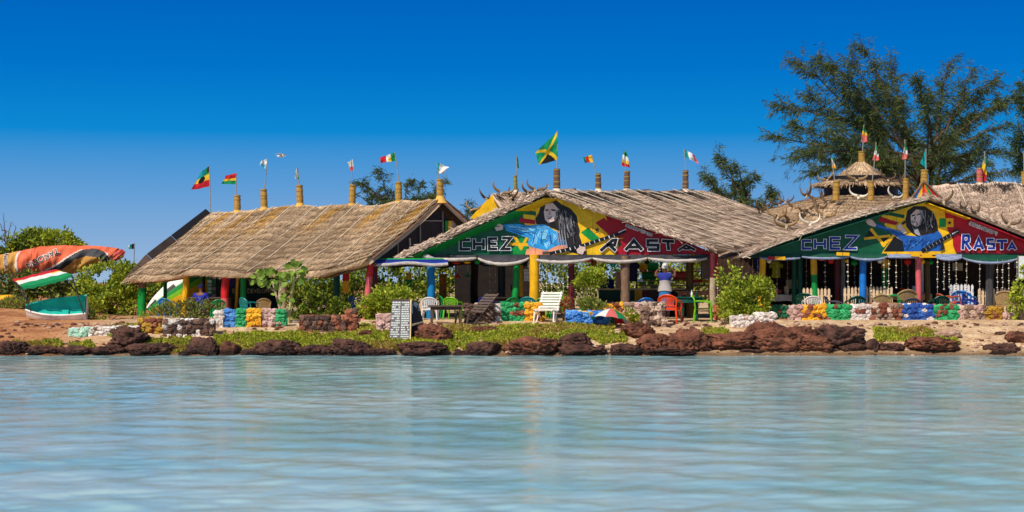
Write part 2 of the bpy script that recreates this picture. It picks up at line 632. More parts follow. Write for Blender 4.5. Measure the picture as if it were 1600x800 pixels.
def water_mat():
    m = bpy.data.materials.new('sea_water')
    m.use_nodes = True
    t = m.node_tree
    t.nodes.clear()
    N, L = t.nodes.new, t.links.new
    out = N('ShaderNodeOutputMaterial')
    co = N('ShaderNodeTexCoord')
    def nz(s, d, st, dist=0):
        mp = N('ShaderNodeMapping')
        mp.inputs['Scale'].default_value = st
        L(co.outputs['Object'], mp.inputs[0])
        n = N('ShaderNodeTexNoise')
        n.inputs['Scale'].default_value = s
        n.inputs['Detail'].default_value = d
        n.inputs['Distortion'].default_value = dist
        L(mp.outputs[0], n.inputs['Vector'])
        return n.outputs['Fac']
    def math_(op, a, b):
        x = N('ShaderNodeMath')
        x.operation = op
        for i, v in enumerate((a, b)):
            if hasattr(v, 'is_output'):
                L(v, x.inputs[i])
            else:
                x.inputs[i].default_value = v
        return x.outputs[0]
    h = nz(7.0, 3, (.7, 1, 1), .5)
    bp = N('ShaderNodeBump')
    bp.inputs['Strength'].default_value = 1.0
    bp.inputs['Distance'].default_value = .010
    L(h, bp.inputs['Height'])
    body = N('ShaderNodeBsdfDiffuse')
    r = N('ShaderNodeValToRGB')
    r.color_ramp.elements[0].position, r.color_ramp.elements[0].color = .36, lin(138, 186, 190)
    r.color_ramp.elements[1].position, r.color_ramp.elements[1].color = .66, lin(180, 203, 202)
    L(nz(.22, 4, (.5, 1, 1), .5), r.inputs[0])
    L(r.outputs[0], body.inputs['Color'])
    L(bp.outputs[0], body.inputs['Normal'])
    gl = N('ShaderNodeBsdfGlossy')
    gl.inputs['Roughness'].default_value = .02
    L(bp.outputs[0], gl.inputs['Normal'])
    fr = N('ShaderNodeFresnel')
    fr.inputs['IOR'].default_value = 1.33
    L(bp.outputs[0], fr.inputs['Normal'])
    ms = N('ShaderNodeMixShader')
    fk = N('ShaderNodeMath')
    fk.operation = 'MULTIPLY'
    fk.inputs[1].default_value = 1.0
    L(fr.outputs[0], fk.inputs[0])
    L(fk.outputs[0], ms.inputs[0])
    L(body.outputs[0], ms.inputs[1])
    L(gl.outputs[0], ms.inputs[2])
    L(ms.outputs[0], out.inputs['Surface'])
    return m
wrg = np.random.default_rng(4)
NW = 60
wl = np.exp(wrg.uniform(math.log(.24), math.log(1.5), NW))
wa = math.pi / 2 + wrg.normal(0, .85, NW)             # most ripples travel towards or away from the shore
ws = .058 * math.sqrt(2 / NW) * wrg.uniform(.5, 1.5, NW)
wp = wrg.uniform(0, 6.28, NW)
def wave_z(x, y):
    patch = .62 + .38 * np.sin(x * .21 + 1.3 * np.sin(y * .17 + 1)) * np.sin(y * .33 + 1.2 * np.sin(x * .13))
    z = np.zeros_like(x)
    for l, a, s_, p_ in zip(wl, wa, ws, wp):
        k = 2 * math.pi / l
        z += s_ / k * np.sin(k * (x * math.cos(a) + y * math.sin(a)) + p_) * (patch if l < 1.2 else 1)
    return z * np.clip((54.2 - y) / 3, .25, 1)
wy = [12.0]
while wy[-1] < 54.2:
    wy.append(wy[-1] + .022 + .0019 * wy[-1])
wy = np.array(wy)
wn = 620
wu = np.linspace(-.52, .52, wn)                        # the sheet widens with distance
WX, WY = wu[None, :] * (wy[:, None] + 6), np.repeat(wy[:, None], wn, 1)
WZ = wave_z(WX, WY)
wv = np.stack([WX, WY, WZ], -1).reshape(-1, 3)
jj, kk_ = np.meshgrid(np.arange(len(wy) - 1), np.arange(wn - 1), indexing='ij')
a0 = (jj * wn + kk_).ravel()
wf = np.stack([a0, a0 + 1, a0 + wn + 1, a0 + wn], 1)
# calm sheet for everything farther out
o_ = len(wv)
fx, fy = np.array([-700, -200, -60, -30, 0, 30, 60, 200, 700]), np.array([-60, -20, 0, 12, 54.2])
fv = np.array([[x, y, -.09] for y in fy for x in fx])
fn = len(fx)
ff = np.array([[o_ + j * fn + i, o_ + j * fn + i + 1, o_ + (j + 1) * fn + i + 1, o_ + (j + 1) * fn + i] for j in range(len(fy) - 1) for i in range(fn - 1)])
wtr = npmesh('water', np.concatenate([wv, fv]), np.concatenate([wf, ff]), [water_mat()], base=(0, 0, 0), smooth=True)
tag(wtr, kind='structure')
# ---------------------------------------------------------------- thatch
def thatch_mat(name, a, b):
    m = M(name, a, b, rough=0.9, scale=1.6, island=0.72, contrast=0.42, spec=0.1)
    t = m.node_tree                      # weathered grey patches
    p = next(n for n in t.nodes if n.type == 'BSDF_PRINCIPLED')
    src = p.inputs['Base Color'].links[0].from_socket
    co = next(n for n in t.nodes if n.type == 'TEX_COORD')
    nz = t.nodes.new('ShaderNodeTexNoise')
    nz.inputs['Scale'].default_value = .55
    nz.inputs['Detail'].default_value = 7
    t.links.new(co.outputs['Object'], nz.inputs['Vector'])
    r = t.nodes.new('ShaderNodeValToRGB')
    r.color_ramp.elements[0].position, r.color_ramp.elements[0].color = .36, (.50, .47, .46, 1)
    r.color_ramp.elements[1].position, r.color_ramp.elements[1].color = .58, (1, 1, 1, 1)
    t.links.new(nz.outputs['Fac'], r.inputs[0])
    x = t.nodes.new('ShaderNodeMix')
    x.data_type, x.blend_type = 'RGBA', 'MULTIPLY'
    x.inputs[0].default_value = .65
    t.links.new(src, x.inputs[6])
    t.links.new(r.outputs[0], x.inputs[7])
    t.links.new(x.outputs[2], p.inputs['Base Color'])
    return m
THATCH = thatch_mat('thatch', (116, 88, 64), (248, 214, 172))
THATCHG = thatch_mat('grey_thatch', (132, 104, 86), (255, 226, 198))
STRAW = thatch_mat('fresh_straw', (158, 104, 34), (232, 182, 92))
OLD = thatch_mat('blackened_thatch', (30, 26, 26), (88, 76, 70))
UNDER = M('thatch_underside', (52, 40, 30), (84, 66, 48), rough=0.95, scale=9, bump=0.5)

class Slope:
    def __init__(s, ridge, eave, courses=9, amp=.06, sag=.06, up=(0, 0, 1)):
        s.r, s.e, s.n, s.amp, s.sag = ridge, eave, courses, amp, sag
        s.ph = rng.uniform(0, 100)
    def flat(s, u, v):
        a, b = lerp_poly(s.r, u), lerp_poly(s.e, u)
        v = np.asarray(v)[..., None]
        p = a + (b - a) * v
        # handmade unevenness
        w = np.sin(u * 23 + s.ph) * .018 + np.sin(u * 61 + s.ph * 2 + v[..., 0] * 3) * .014
        p[..., 2] += w - s.sag * np.sin(np.pi * np.clip(v[..., 0], 0, 1)) - np.clip(v[..., 0] - 1, 0, 1) * .6
        return p
    def normal(s, u, v):
        e = 1e-3
        u = np.clip(u, e, 1 - e)
        du = s.flat(u + e, v) - s.flat(u - e, v)
        dv = s.flat(u, v + e) - s.flat(u, v - e)
        n = np.cross(du, dv)
        n /= np.linalg.norm(n, axis=-1, keepdims=True) + 1e-12
        n[n[..., 2] < 0] *= -1
        return n
    def surf(s, u, v, lift=0.0):
        ph = v * s.n + .22 * np.sin(u * 19 + s.ph) + .12 * np.sin(u * 47)
        h = s.amp * (ph - np.floor(ph)) + np.asarray(lift)
        return s.flat(u, v) + s.normal(u, v) * h[..., None]

def thatch(parent, sl, nblades, mat=THATCH, name='roof', golden=(), dark=None, thick=.17, nu=90, label=None, bw=.016, closed=False, ragged=1.0):
    nv = sl.n * 4 + 1
    us, vs = np.linspace(0, 1, nu), np.linspace(0, 1, nv)
    U, V = np.meshgrid(us, vs)
    top = sl.surf(U.ravel(), V.ravel())
    bot = sl.flat(U.ravel(), V.ravel()) - sl.normal(U.ravel(), V.ravel()) * thick
    verts = np.concatenate([top, bot])
    K = nu * nv
    f = []
    mi = []
    for j in range(nv - 1):
        for i in range(nu - 1):
            a = j * nu + i
            f.append([a, a + 1, a + nu + 1, a + nu]); mi.append(0)
            f.append([K + a, K + a + nu, K + a + nu + 1, K + a + 1]); mi.append(1)
    for i in range(nu - 1):
        for j in (0, nv - 1):
            a = j * nu + i
            f.append([a, a + 1, K + a + 1, K + a]); mi.append(0)
    if not closed:
        for j in range(nv - 1):
            for i in (0, nu - 1):
                a = j * nu + i
                f.append([a, a + nu, K + a + nu, K + a]); mi.append(0)
    f = np.array(f)
    # straw blades
    n = nblades
    u = rng.uniform(0, 1, n)
    k = rng.integers(0, sl.n, n)
    v = (k + rng.uniform(0, 1, n) ** .7) / sl.n
    ne = int(nblades * .16 * ragged)
    u = np.r_[u, rng.uniform(0, 1, ne)]
    v = np.r_[v, rng.uniform(.93, 1.0, ne)]
    nb = len(u)
    L = np.linalg.norm(lerp_poly(sl.e, u) - lerp_poly(sl.r, u), axis=-1)
    ln = rng.uniform(.18, .42, nb) / L
    ln[-ne:] *= .62 if ne else 1
    up_ = np.linalg.norm(lerp_poly(sl.r, np.array([1.0])) - lerp_poly(sl.r, np.array([0.0])))
    W_ = max(np.linalg.norm(np.diff(np.array([list(p) for p in sl.e]), axis=0), axis=1).sum(), 1)
    du = rng.normal(0, .05, nb) / W_
    c0 = sl.surf(u, v, rng.uniform(.0, .02, nb))
    c1 = sl.surf(np.clip(u + du, 0, 1), v + ln, rng.uniform(.01, .06, nb))
    e = 1e-3
    uu = np.clip(u, e, 1 - e)
    t = sl.flat(uu + e, v) - sl.flat(uu - e, v)
    t /= np.linalg.norm(t, axis=-1, keepdims=True) + 1e-12
    w = rng.uniform(.6, 1.5, nb)[:, None] * bw
    bv = np.stack([c0 - t * w / 2, c0 + t * w / 2, c1 + t * w * .3, c1 - t * w * .3], axis=1).reshape(-1, 3)
    bf = np.arange(nb * 4).reshape(-1, 4) + len(verts)
    bm_ = np.zeros(nb, dtype=int)
    for (gu, gw, gvv) in golden:
        pr = np.exp(-((u - gu + v * .1) / (gw * (.4 + v * 3.0))) ** 2) * np.clip(1.25 - v / gvv, 0, 1)
        bm_[rng.uniform(0, 1, nb) < pr] = 2
    if dark:
        for (u0, u1, v1) in dark:
            s_ = (u > u0) & (u < u1) & (v + rng.normal(0, .03, nb) < v1 * (.6 + .4 * np.sin(u * 40)))
            bm_[s_ & (rng.uniform(0, 1, nb) < .95)] = 3
    ob = npmesh(name, np.concatenate([verts, bv]), np.concatenate([f, bf]), [mat, UNDER, STRAW, OLD], parent=parent,
                midx=np.r_[mi, bm_])
    if label:
        ob['label'] = label
    return ob

def rope_down(parent, sl, u0, u1=None, r=.016, v0=0.0, v1=1.0, mat=None):
    u1 = u0 if u1 is None else u1
    vv = np.linspace(v0, v1, 14)
    p = sl.surf(np.linspace(u0, u1, 14), vv, np.full(14, .045))
    m = MB()
    m.tube(p, r, mat or ROPE, n=5)
    return m.build('rope', parent)

def post(parent, px, y0, y1, Y, w, mat, mat2=None, ysplit=None, px1=None, name='post', round_=True, label=None, top=None, topn=None):
    """painted post: photo pixels of its top and foot at distance Y, width in pixels"""
    m = MB()
    r = w * Y / F / 2
    a, b = at(px, y0, Y), at(px1 if px1 is not None else px, y1, Y)
    if b.z > gz(b.x, b.y) and y1 > 458:
        k = (a.z - gz(b.x, b.y) + .05) / (a.z - b.z)
        if ysplit: ysplit = y0 + (ysplit - y0)
        y1 = y0 + (y1 - y0) * k
        b = a + (b - a) * k
    segs = [(0, 1, mat)]
    if mat2:
        k = (ysplit - y0) / (y1 - y0)
        segs = [(0, k, mat), (k, 1, mat2)]
    for k0, k1, mt in segs:
        n = max(3, int(6 * (k1 - k0)) + 2)
        pts = [a.lerp(b, k0 + (k1 - k0) * i / n) for i in range(n + 1)]
        if round_:
            pts = [p + Vector((noise.noise(Vector((px, p.z * 1.3, 0))) * r * .22, 0, 0)) for p in pts]
            rr = [r * (1 + .10 * noise.noise(Vector((px, p.z * 2.1, 4)))) for p in pts]
            m.tube(pts, rr, mt, n=12)
        else:
            m.beam(pts[0], pts[-1], 2 * r, 2 * r, mt, up=(0, 1, 0))
    o = m.build(name, parent, smooth=50 if round_ else 0)
    if label: o['label'] = label
    return o

# ---------------------------------------------------------------- flat painted murals
class Mural:
    """painted shapes on an upright board at distance Y, given in photo pixels; each coat lies a hair in front of the last"""
    def __init__(s, Y):
        s.Y, s.d, s.mb = Y, .002, MB()
    def _put(s, pts, faces, mat):
        s.mb.add([at(x, y, s.Y) - Vector((0, s.d, 0)) for x, y in pts], faces, mat)
        s.d += .0004
    def poly(s, pts, mat):
        s._put(pts, [tuple(range(len(pts)))], mat)
    def stroke(s, pts, w, mat, closed=False, ext=0.0):
        P = [Vector((x, y, 0)) for x, y in pts]
        n = len(P)
        if not closed and ext:
            P[0] = P[0] + (P[0] - P[1]).normalized() * ext
            P[-1] = P[-1] + (P[-1] - P[-2]).normalized() * ext
        Lf, Rt = [], []
        for i in range(n):
            a = P[i] - P[i - 1] if (closed or i > 0) else P[1] - P[0]
            b = P[(i + 1) % n] - P[i] if (closed or i < n - 1) else a
            if not closed and i == 0: a = b
            a, b = a.normalized(), b.normalized()
            na, nb_ = Vector((-a.y, a.x, 0)), Vector((-b.y, b.x, 0))
            mtr = (na + nb_)
            if mtr.length < .2: mtr = na
            mtr.normalize()
            k = min(1.0 / max(mtr.dot(na), .35), 2.2)
            Lf.append(P[i] + mtr * k * w / 2)
            Rt.append(P[i] - mtr * k * w / 2)
        pts2 = [(p.x, p.y) for p in Lf + Rt]
        fs = []
        for i in range(n if closed else n - 1):
            j = (i + 1) % n
            fs.append((i, j, n + j, n + i))
        s._put(pts2, fs, mat)
    def letters(s, strokes, w, o, fill, edge):
        for pts, cl in strokes:
            s.stroke(pts, w + 2 * o, edge, cl, ext=o)
        for pts, cl in strokes:
            s.stroke(pts, w, fill, cl)
    def text(s, body, cx, cy, size, ang, mat, offset=0, sx=1.0):
        vs, fs = text_geo(body, size, offset)
        ca, sa = math.cos(R(ang)), math.sin(R(ang))
        pts = []
        for v in vs:
            x, y = v.x * sx, -v.y
            pts.append((cx + x * ca - y * sa, cy + x * sa + y * ca))
        s._put(pts, fs, mat)
    def build(s, name, parent):
        return s.mb.build(name, parent)

SEAMM = paint('board_joint', 40, 44, 40)
def seams(mu, xs, top):
    for x in xs:
        mu.stroke([(x, top(x) + 1.5), (x + .1, 397.5)], .28, SEAMM)

def sub(ox, oy, k, pts):
    return [(ox + x / k, oy + y / k) for x, y in pts]

def letter_C(x0, y0, x1, y1): return [([(x1, y0), (x0, y0), (x0, y1), (x1, y1)], False)]
def letter_H(x0, y0, x1, y1):
    m = (y0 + y1) / 2
    return [([(x0, y0), (x0, y1)], False), ([(x1, y0), (x1, y1)], False), ([(x0, m), (x1, m)], False)]
def letter_E(x0, y0, x1, y1):
    m = (y0 + y1) / 2
    return [([(x1, y0), (x0, y0), (x0, y1), (x1, y1)], False), ([(x0, m), (x1 - 1, m)], False)]
def letter_Z(x0, y0, x1, y1): return [([(x0, y0), (x1, y0), (x0, y1), (x1, y1)], False)]
def letter_R(x0, y0, x1, y1, lean=0):
    m = y0 + (y1 - y0) * .55
    return [([(x0, y1), (x0 + lean, y0), (x1, y0), (x1, m), (x0 + lean * .6, m)], False), ([((x0 + x1) / 2, m), (x1 + 1, y1)], False)]
def letter_A(x0, y0, x1, y1):
    c, m = (x0 + x1) / 2, y0 + (y1 - y0) * .68
    q = (x1 - x0) * .16
    return [([(x0, y1), (c, y0), (x1, y1)], False), ([(x0 + q, m), (x1 - q, m)], False)]
def letter_S(x0, y0, x1, y1):
    m = (y0 + y1) / 2
    return [([(x1, y0), (x0, y0), (x0, m), (x1, m), (x1, y1), (x0, y1)], False)]
def letter_T(x0, y0, x1, y1):
    c = (x0 + x1) / 2
    return [([(x0, y0), (x1, y0)], False), ([(c, y0), (c, y1)], False)]

INK = paint('mural_black', 18, 18, 20)
LGREY = paint('mural_grey', 150, 146, 150)
MGREY = paint('mural_mid_grey', 92, 88, 92)
DARKHAIR = paint('mural_hair', 38, 32, 34)
SHIRT = paint('mural_shirt', 44, 150, 214)
SHIRT_L = paint('mural_shirt_pale', 130, 200, 236)
SHIRT2 = paint('mural_denim', 28, 88, 166)
SHIRT2_L = paint('mural_denim_pale', 70, 134, 204)
SHIRT2_D = paint('mural_denim_deep', 14, 48, 112)
ROYAL = paint('mural_royal', 24, 48, 140)
MINK = paint('mural_white', 232, 228, 232)

# ================================================================ left pavilion
RIDGE1 = [at(332, 333, 67.5), at(370, 331, 66.9), at(413, 327, 66.2), at(470, 320, 65.3), at(505, 323, 64.7), at(550, 321, 63.9),
          at(590, 321, 63.3), at(622, 315, 62.7), at(660, 316, 62.0), at(690, 308, 61.5)]
EAVE1 = [at(197, 437, 63.7), at(250, 433, 62.9), at(300, 424, 62.1), at(350, 427, 61.3), at(440, 426, 59.9), at(500, 427, 59.0), at(530, 419, 58.5), at(574, 407, 57.9)]
p1 = thing('thatched_pavilion', 'long left pavilion with tan thatched roof, dark gable end and painted posts', 'pavilion', tuple(at(430, 500, 62.5)))
sl1 = Slope(RIDGE1, EAVE1, courses=11, amp=.05, sag=.10)
sock1 = [(370, 331), (413, 327), (470, 320), (550, 321), (622, 315), (688, 308)]
thatch(p1, sl1, 62000, golden=[(.09, .025, .35), (.2, .03, .45), (.33, .035, .4), (.575, .03, .35), (.78, .035, .35), (.97, .03, .5)], nu=120)
for u in (.03, .13, .20, .27, .36, .46, .53, .64, .72, .83, .90, .985):
    rope_down(p1, sl1, u + .004, u - .006)
# the far slope, falling away behind the ridge
n1 = Vector((.546, .838, 0))
BACK1 = [Vector(p) + n1 * 4.3 + Vector((0, 0, -2.1)) for p in RIDGE1]
slb = Slope([Vector(p) for p in RIDGE1], BACK1, courses=6)
thatch(p1, slb, 2500, name='back_roof', nu=40)
# black boards standing along the left edge
m = MB()
RL, EL = Vector(RIDGE1[0]), Vector(EAVE1[0])
off = Vector((-.30, .1, .16))
for k0, k1, mt in ((0, .42, BLK), (.42, .70, DWOOD), (.70, 1, WOOD)):
    a, b = RL.lerp(EL, k0), RL.lerp(EL, k1 - .01)
    q = [a + Vector((0, 0, -.10)), b + Vector((0, 0, -.10)), b + off * (1.0 if k1 < 1 else .3), a + off]
    m.prism(q, (.03, .06, 0), mt)
m.build('edge_board', p1)
# gable end
apex = Vector(RIDGE1[-1]) + Vector((-.25, .16, -.2))
gl = Vector(EAVE1[-1]) + Vector((-.1, .25, -.06))
gr = Vector(BACK1[-1]) + Vector((-.4, .0, .0))
m = MB()
m.prism([gl, apex, gr], (-.05, .03, 0), CHAR)
gw = m.build('gable_wall', p1)
gn = (gr - gl).cross(Vector((0, 0, 1))).normalized()          # faces right-front
if gn.y > 0: gn = -gn
def gpt(px, py, d=.03):
    """point of the gable-end plane seen at a photo pixel"""
    dirv = Vector(((px - 800) / F, 1, -(py - 441) / F))
    o = Vector((0, 0, H))
    t = (gl + gn * d - o).dot(gn) / dirv.dot(gn)
    return o + dirv * t
for q, mt in (([(691, 312), (692, 365)], GREY), ([(656, 345), (657, 400)], GREY), ([(640, 372), (641, 398)], TARPP), ([(621, 374), (622, 400)], GREY), ([(661, 345), (690, 345)], GREY)):
    m = MB()
    m.beam(gpt(*q[0]), gpt(*q[1]), .05, .05, mt, up=gn)
    m.build('batten', gw)
m = MB()
for x0, x1, mt in ((696, 701, GRN), (701, 706, MYEL), (706, 712, LGREY), (713, 726, DGRN)):
    m.prism([gpt(x0, 345, .05), gpt(x1, 345, .05), gpt(x1, 362, .05), gpt(x0, 362, .05)], -gn * .02, mt)
m.build('striped_panel', gw)
# barge pole under the right rake and eave beam
m = MB()
m.tube([gpt(690, 311, .25), gpt(640, 358, .25), gpt(582, 404, .25)], .04, LOG, n=6)
m.tube([gpt(692, 311, .25), gpt(738, 349, .25)], .05, LOG, n=6)
m.build('rake_pole', p1, smooth=50)
m = MB()
m.tube([Vector(p) + Vector((.25, .35, -.12)) for p in EAVE1], .05, LOG, n=6)
m.build('eave_beam', p1, smooth=50)

def eaveY(px, inset=.32):
    """distance of the front post row under the left roof at a photo column"""
    e0, e1 = Vector(EAVE1[0]), Vector(EAVE1[-1])
    for i in range(200):
        p = e0.lerp(e1, i / 199) + Vector((.55, .83, 0)) * inset
        if 800 + F * p.x / p.y >= px:
            return p.y
    return e1.y
Y_ = eaveY
post(p1, 222, 434, 492, Y_(222), 12.5, LOG, GRN, 450)  # log-brown top stands in for the shade under the eave
post(p1, 258, 430, 476, Y_(258) + 2.5, 6, GRN)
post(p1, 292, 424, 486, Y_(291), 10, YEL, px1=287)
post(p1, 318, 420, 470, Y_(318) + 2.2, 5, BLK)
post(p1, 354, 424, 486, Y_(352), 12.5, RED, PINK, 466, px1=350)
post(p1, 372, 424, 478, Y_(371) + 1.5, 4.5, YEL, px1=369)
post(p1, 380, 424, 482, Y_(380) + .7, 9.5, GRN)
post(p1, 444, 424, 492, Y_(444), 13, PALELOG, px1=440)
post(p1, 526, 420, 468, Y_(526) + .6, 10, DGRN)
post(p1, 538, 426, 458, Y_(538) + 1.6, 5, RED, YEL, 439, round_=False)
post(p1, 543, 426, 458, Y_(538) + 1.6, 5, RED, YEL, 439, round_=False)
post(p1, 579, 412, 470, 58.3, 10.5, RED, PINK, 432, px1=574)
post(p1, 587, 412, 466, 59.1, 8, MAROON, px1=585)  # maroon post stands in for the shaded right side of the red one

# ================================================================ middle pavilion
A2, B2 = at(850, 299, 59.0), at(1096, 298, 64.0)
E2, D2 = at(622, 402, 59.0), at(1115, 389.5, 58.7)
rd = (B2 - A2).normalized()
C2 = D2 + (B2 - A2)
p2 = thing('thatched_pavilion', 'middle pavilion with painted gable mural, light lettering and long thatched slope to the right', 'pavilion', tuple(at(880, 500, 60.5)))
RID2 = [A2, A2.lerp(B2, .25) + Vector((0, 0, -.03)), A2.lerp(B2, .5) + Vector((0, 0, .0)), A2.lerp(B2, .75) + Vector((0, 0, -.04)), B2]
EAV2 = [D2, D2.lerp(C2, .3) + Vector((0, 0, -.02)), D2.lerp(C2, .6), C2]
sl2 = Slope(RID2, EAV2, courses=11, amp=.05, sag=.04)
thatch(p2, sl2, 58000, mat=THATCHG, dark=[(.03, .24, .24), (.24, .46, .15), (.5, .72, .20), (.75, .93, .15)], nu=110, thick=.07)
for u in (.05, .12, .19, .27, .34, .42, .5, .57, .65, .72, .8, .88, .95):
    rope_down(p2, sl2, u, u + .004, r=.015)
LE = [E2, E2 + rd * .9 + Vector((0, 0, .03)), Vector((-2.6, 66, 3.0))]
LR = [A2, A2 + rd * .9, B2]
sl2b = Slope(LR, LE, courses=8, amp=.05, sag=.02)
thatch(p2, sl2b, 6000, mat=THATCHG, name='back_roof', nu=60, thick=.13)
# ragged bundle ends along both rakes
def rake_fringe(parent, a, b, n, mat, name='rake_fringe', up=.10, dn=.10, out=.12):
    v = []
    a, b = np.array(a), np.array(b)
    t = rng.uniform(0, 1, n)
    c = a + (b - a) * t[:, None]
    d = (b - a) / np.linalg.norm(b - a)
    ln = rng.uniform(.10, .26, n)[:, None]
    dirs = d * rng.choice([-1, 1], n)[:, None] * .9 + np.stack([rng.normal(0, .15, n), -np.abs(rng.normal(0, .25, n)), rng.normal(0, .25, n)], 1)
    s_ = c + np.stack([rng.normal(0, .01, n), rng.uniform(-out, .08, n), rng.uniform(-dn, up, n)], 1)
    e_ = s_ + dirs * ln
    w = np.array([0, 0, 1]) * rng.uniform(.012, .03, n)[:, None]
    bv = np.stack([s_ - w, s_ + w, e_ + w * .5, e_ - w * .5], 1).reshape(-1, 3)
    return npmesh(name, bv, np.arange(n * 4).reshape(-1, 4), [mat], parent=parent)
rake_fringe(p2, E2, A2, 1500, THATCHG)
rake_fringe(p2, A2, D2, 1300, THATCHG, up=.06, dn=.03, out=.05)
# boarded soffit under the overhang
m = MB()
k = .36
e0, e1 = E2 + Vector((.12, .02, -.10)), E2 + rd * .74 + Vector((0, 0, -.14))
a0, a1 = A2 + Vector((.0, .02, -.22)), A2 + rd * .74 + Vector((0, 0, -.22))
m.prism([e0, e0.lerp(a0, .80), e1.lerp(a1, .80), e1], (0, 0, -.03), GRN)
m.prism([e0.lerp(a0, .803), a0, a1, e1.lerp(a1, .803)], (0, 0, -.03), MYEL)
m.build('soffit', p2)
G2 = 59.0 + rd.y * .74
m = MB()
m.prism([at(640, 399, G2), at(868, 308, G2), at(960, 334, G2), at(1060, 371, G2), at(1118, 398, G2)], (0, .05, 0), DWOOD)
gb2 = m.build('gable_board', p2)

mu = Mural(G2)
c3 = lambda *p: sub(620, 270, 5.3333, p)
c4 = lambda *p: sub(860, 270, 5.3333, p)
cz = lambda *p: sub(900, 300, 7.2727, p)
mu.poly([(641, 398.6), (816, 329.8), (1103, 397.8)][:2] + [(830, 398.3)], MGRN)
mu.poly([(816, 329.8), (868, 308.6), (946, 330.5), (966, 340), (966, 398), (829, 398.3)], MYEL)
mu.poly(c3((1000, 320), (990, 350), (1010, 375), (995, 400), (1020, 440), (1100, 520), (1095, 600), (1060, 685), (800, 685), (700, 440)), MGRN)
mu.poly([(944, 330.5), (960, 334.6), (1060, 371.6), (1116, 397.8), (962, 397.8), (964, 391), (972, 382), (966, 371), (950, 366), (951, 352)], MRED)
mu.poly([(962, 397.8), (964, 388), (960, 376), (975, 372), (940, 372), (938, 397.8)], MYEL)
# flag stripes
mu.poly(c3((1035, 308), (1160, 322), (1160, 357), (1032, 340)), MGRN)
mu.poly(c3((1028, 375), (1155, 395), (1150, 430), (1022, 412)), MRED)
mu.poly(cz((55, 460), (135, 405), (270, 525), (175, 560)), GRN)
mu.poly(cz((135, 405), (220, 350), (375, 490), (270, 525)), YEL)
mu.poly(cz((220, 350), (320, 290), (440, 430), (375, 490)), MRED)
def star(mu, cx, cy, r, mat):
    pts = []
    for i in range(10):
        q = r if i % 2 == 0 else r * .42
        t = math.pi * i / 5
        pts.append((cx + q * math.sin(t), cy - q * math.cos(t)))
    mu.poly(pts, mat)
star(mu, 933, 359, 4.6, MGRN)
# crossed flag by the first word
mu.poly(c3((930, 560), (1090, 540), (1090, 680), (950, 680)), GRN)
mu.poly(c3((945, 565), (1010, 590), (950, 640)), INK)
mu.stroke(c3((985, 535), (1040, 640)), 4.6, YEL)
mu.stroke(c3((940, 592), (1100, 600)), 4.6, YEL)
mu.stroke(c3((1085, 540), (1030, 640)), 4.0, YEL)
# figure: long hair, shirt, guitar
mu.poly(c3((1160, 425), (1155, 380), (1185, 330), (1200, 262), (1250, 222), (1320, 222), (1372, 262), (1450, 300), (1500, 360), (1510, 430), (1525, 480),
           (1520, 520), (1540, 580), (1530, 682), (1440, 660), (1400, 560), (1340, 480), (1300, 450), (1215, 440)), DARKHAIR)
mu.poly(c3((890, 430), (1000, 425), (1100, 440), (1210, 428), (1250, 440), (1310, 480), (1350, 500), (1400, 560), (1440, 660), (1400, 640), (1330, 605), (1250, 650),
           (1120, 622), (1090, 600), (1104, 545), (1000, 512), (910, 482)), SHIRT)
for q in (((1130, 520), (1200, 470), (1160, 600)), ((1200, 480), (1260, 470), (1250, 560), (1190, 545)), ((960, 455), (1120, 455), (1180, 480), (1050, 490)), ((1290, 500), (1330, 520), (1290, 600)), ((1220, 590), (1300, 560), (1250, 635))):
    mu.poly(c3(*q), SHIRT_L)
for q in (((1120, 500), (1190, 450), (1180, 470)), ((1270, 480), (1300, 590), (1280, 600)), ((920, 470), (1000, 490), (1100, 530), (1010, 505))):
    mu.poly(c3(*q), SHIRT2)
for i in range(26):
    k = rnd.random()
    x0, y0 = 930 + 260 * k, 440 + 60 * rnd.random() * (.4 + k)
    mu.stroke(c3((x0, y0), (x0 + 40, y0 + rnd.uniform(-2, 12)), (x0 + rnd.uniform(70, 110), y0 + rnd.uniform(0, 26))), rnd.uniform(.5, 1.1), rnd.choice([SHIRT_L, SHIRT2, SHIRT]))
for i in range(20):
    x0, y0 = rnd.uniform(1130, 1330), rnd.uniform(470, 560)
    mu.stroke(c3((x0, y0), (x0 + rnd.uniform(-18, 10), y0 + 35), (x0 + rnd.uniform(-30, 20), y0 + rnd.uniform(50, 75))), rnd.uniform(.6, 1.3), rnd.choice([SHIRT_L, SHIRT2, SHIRT]))
mu.poly(c3((1232, 500), (1252, 520), (1240, 552), (1210, 555), (1212, 530)), SHIRT_L)
mu.poly(c3((1240, 262), (1300, 250), (1345, 300), (1344, 360), (1312, 402), (1262, 418), (1236, 392), (1225, 330)), SKIN)
mu.poly(c3((1322, 330), (1345, 305), (1344, 366), (1318, 396), (1304, 385), (1324, 355)), MGREY)
mu.poly(c3((1236, 308), (1262, 302), (1266, 316), (1240, 320)), DARKHAIR)
mu.poly(c3((1285, 302), (1325, 308), (1325, 322), (1288, 316)), DARKHAIR)
mu.poly(c3((1268, 320), (1282, 318), (1286, 348), (1262, 350)), LGREY)
mu.poly(c3((1248, 364), (1288, 362), (1290, 378), (1262, 384)), DARKHAIR)
mu.poly(c3((1252, 366), (1284, 366), (1280, 372), (1254, 372)), MINK)
mu.poly(c3((1262, 418), (1312, 402), (1330, 470), (1270, 450)), INK)
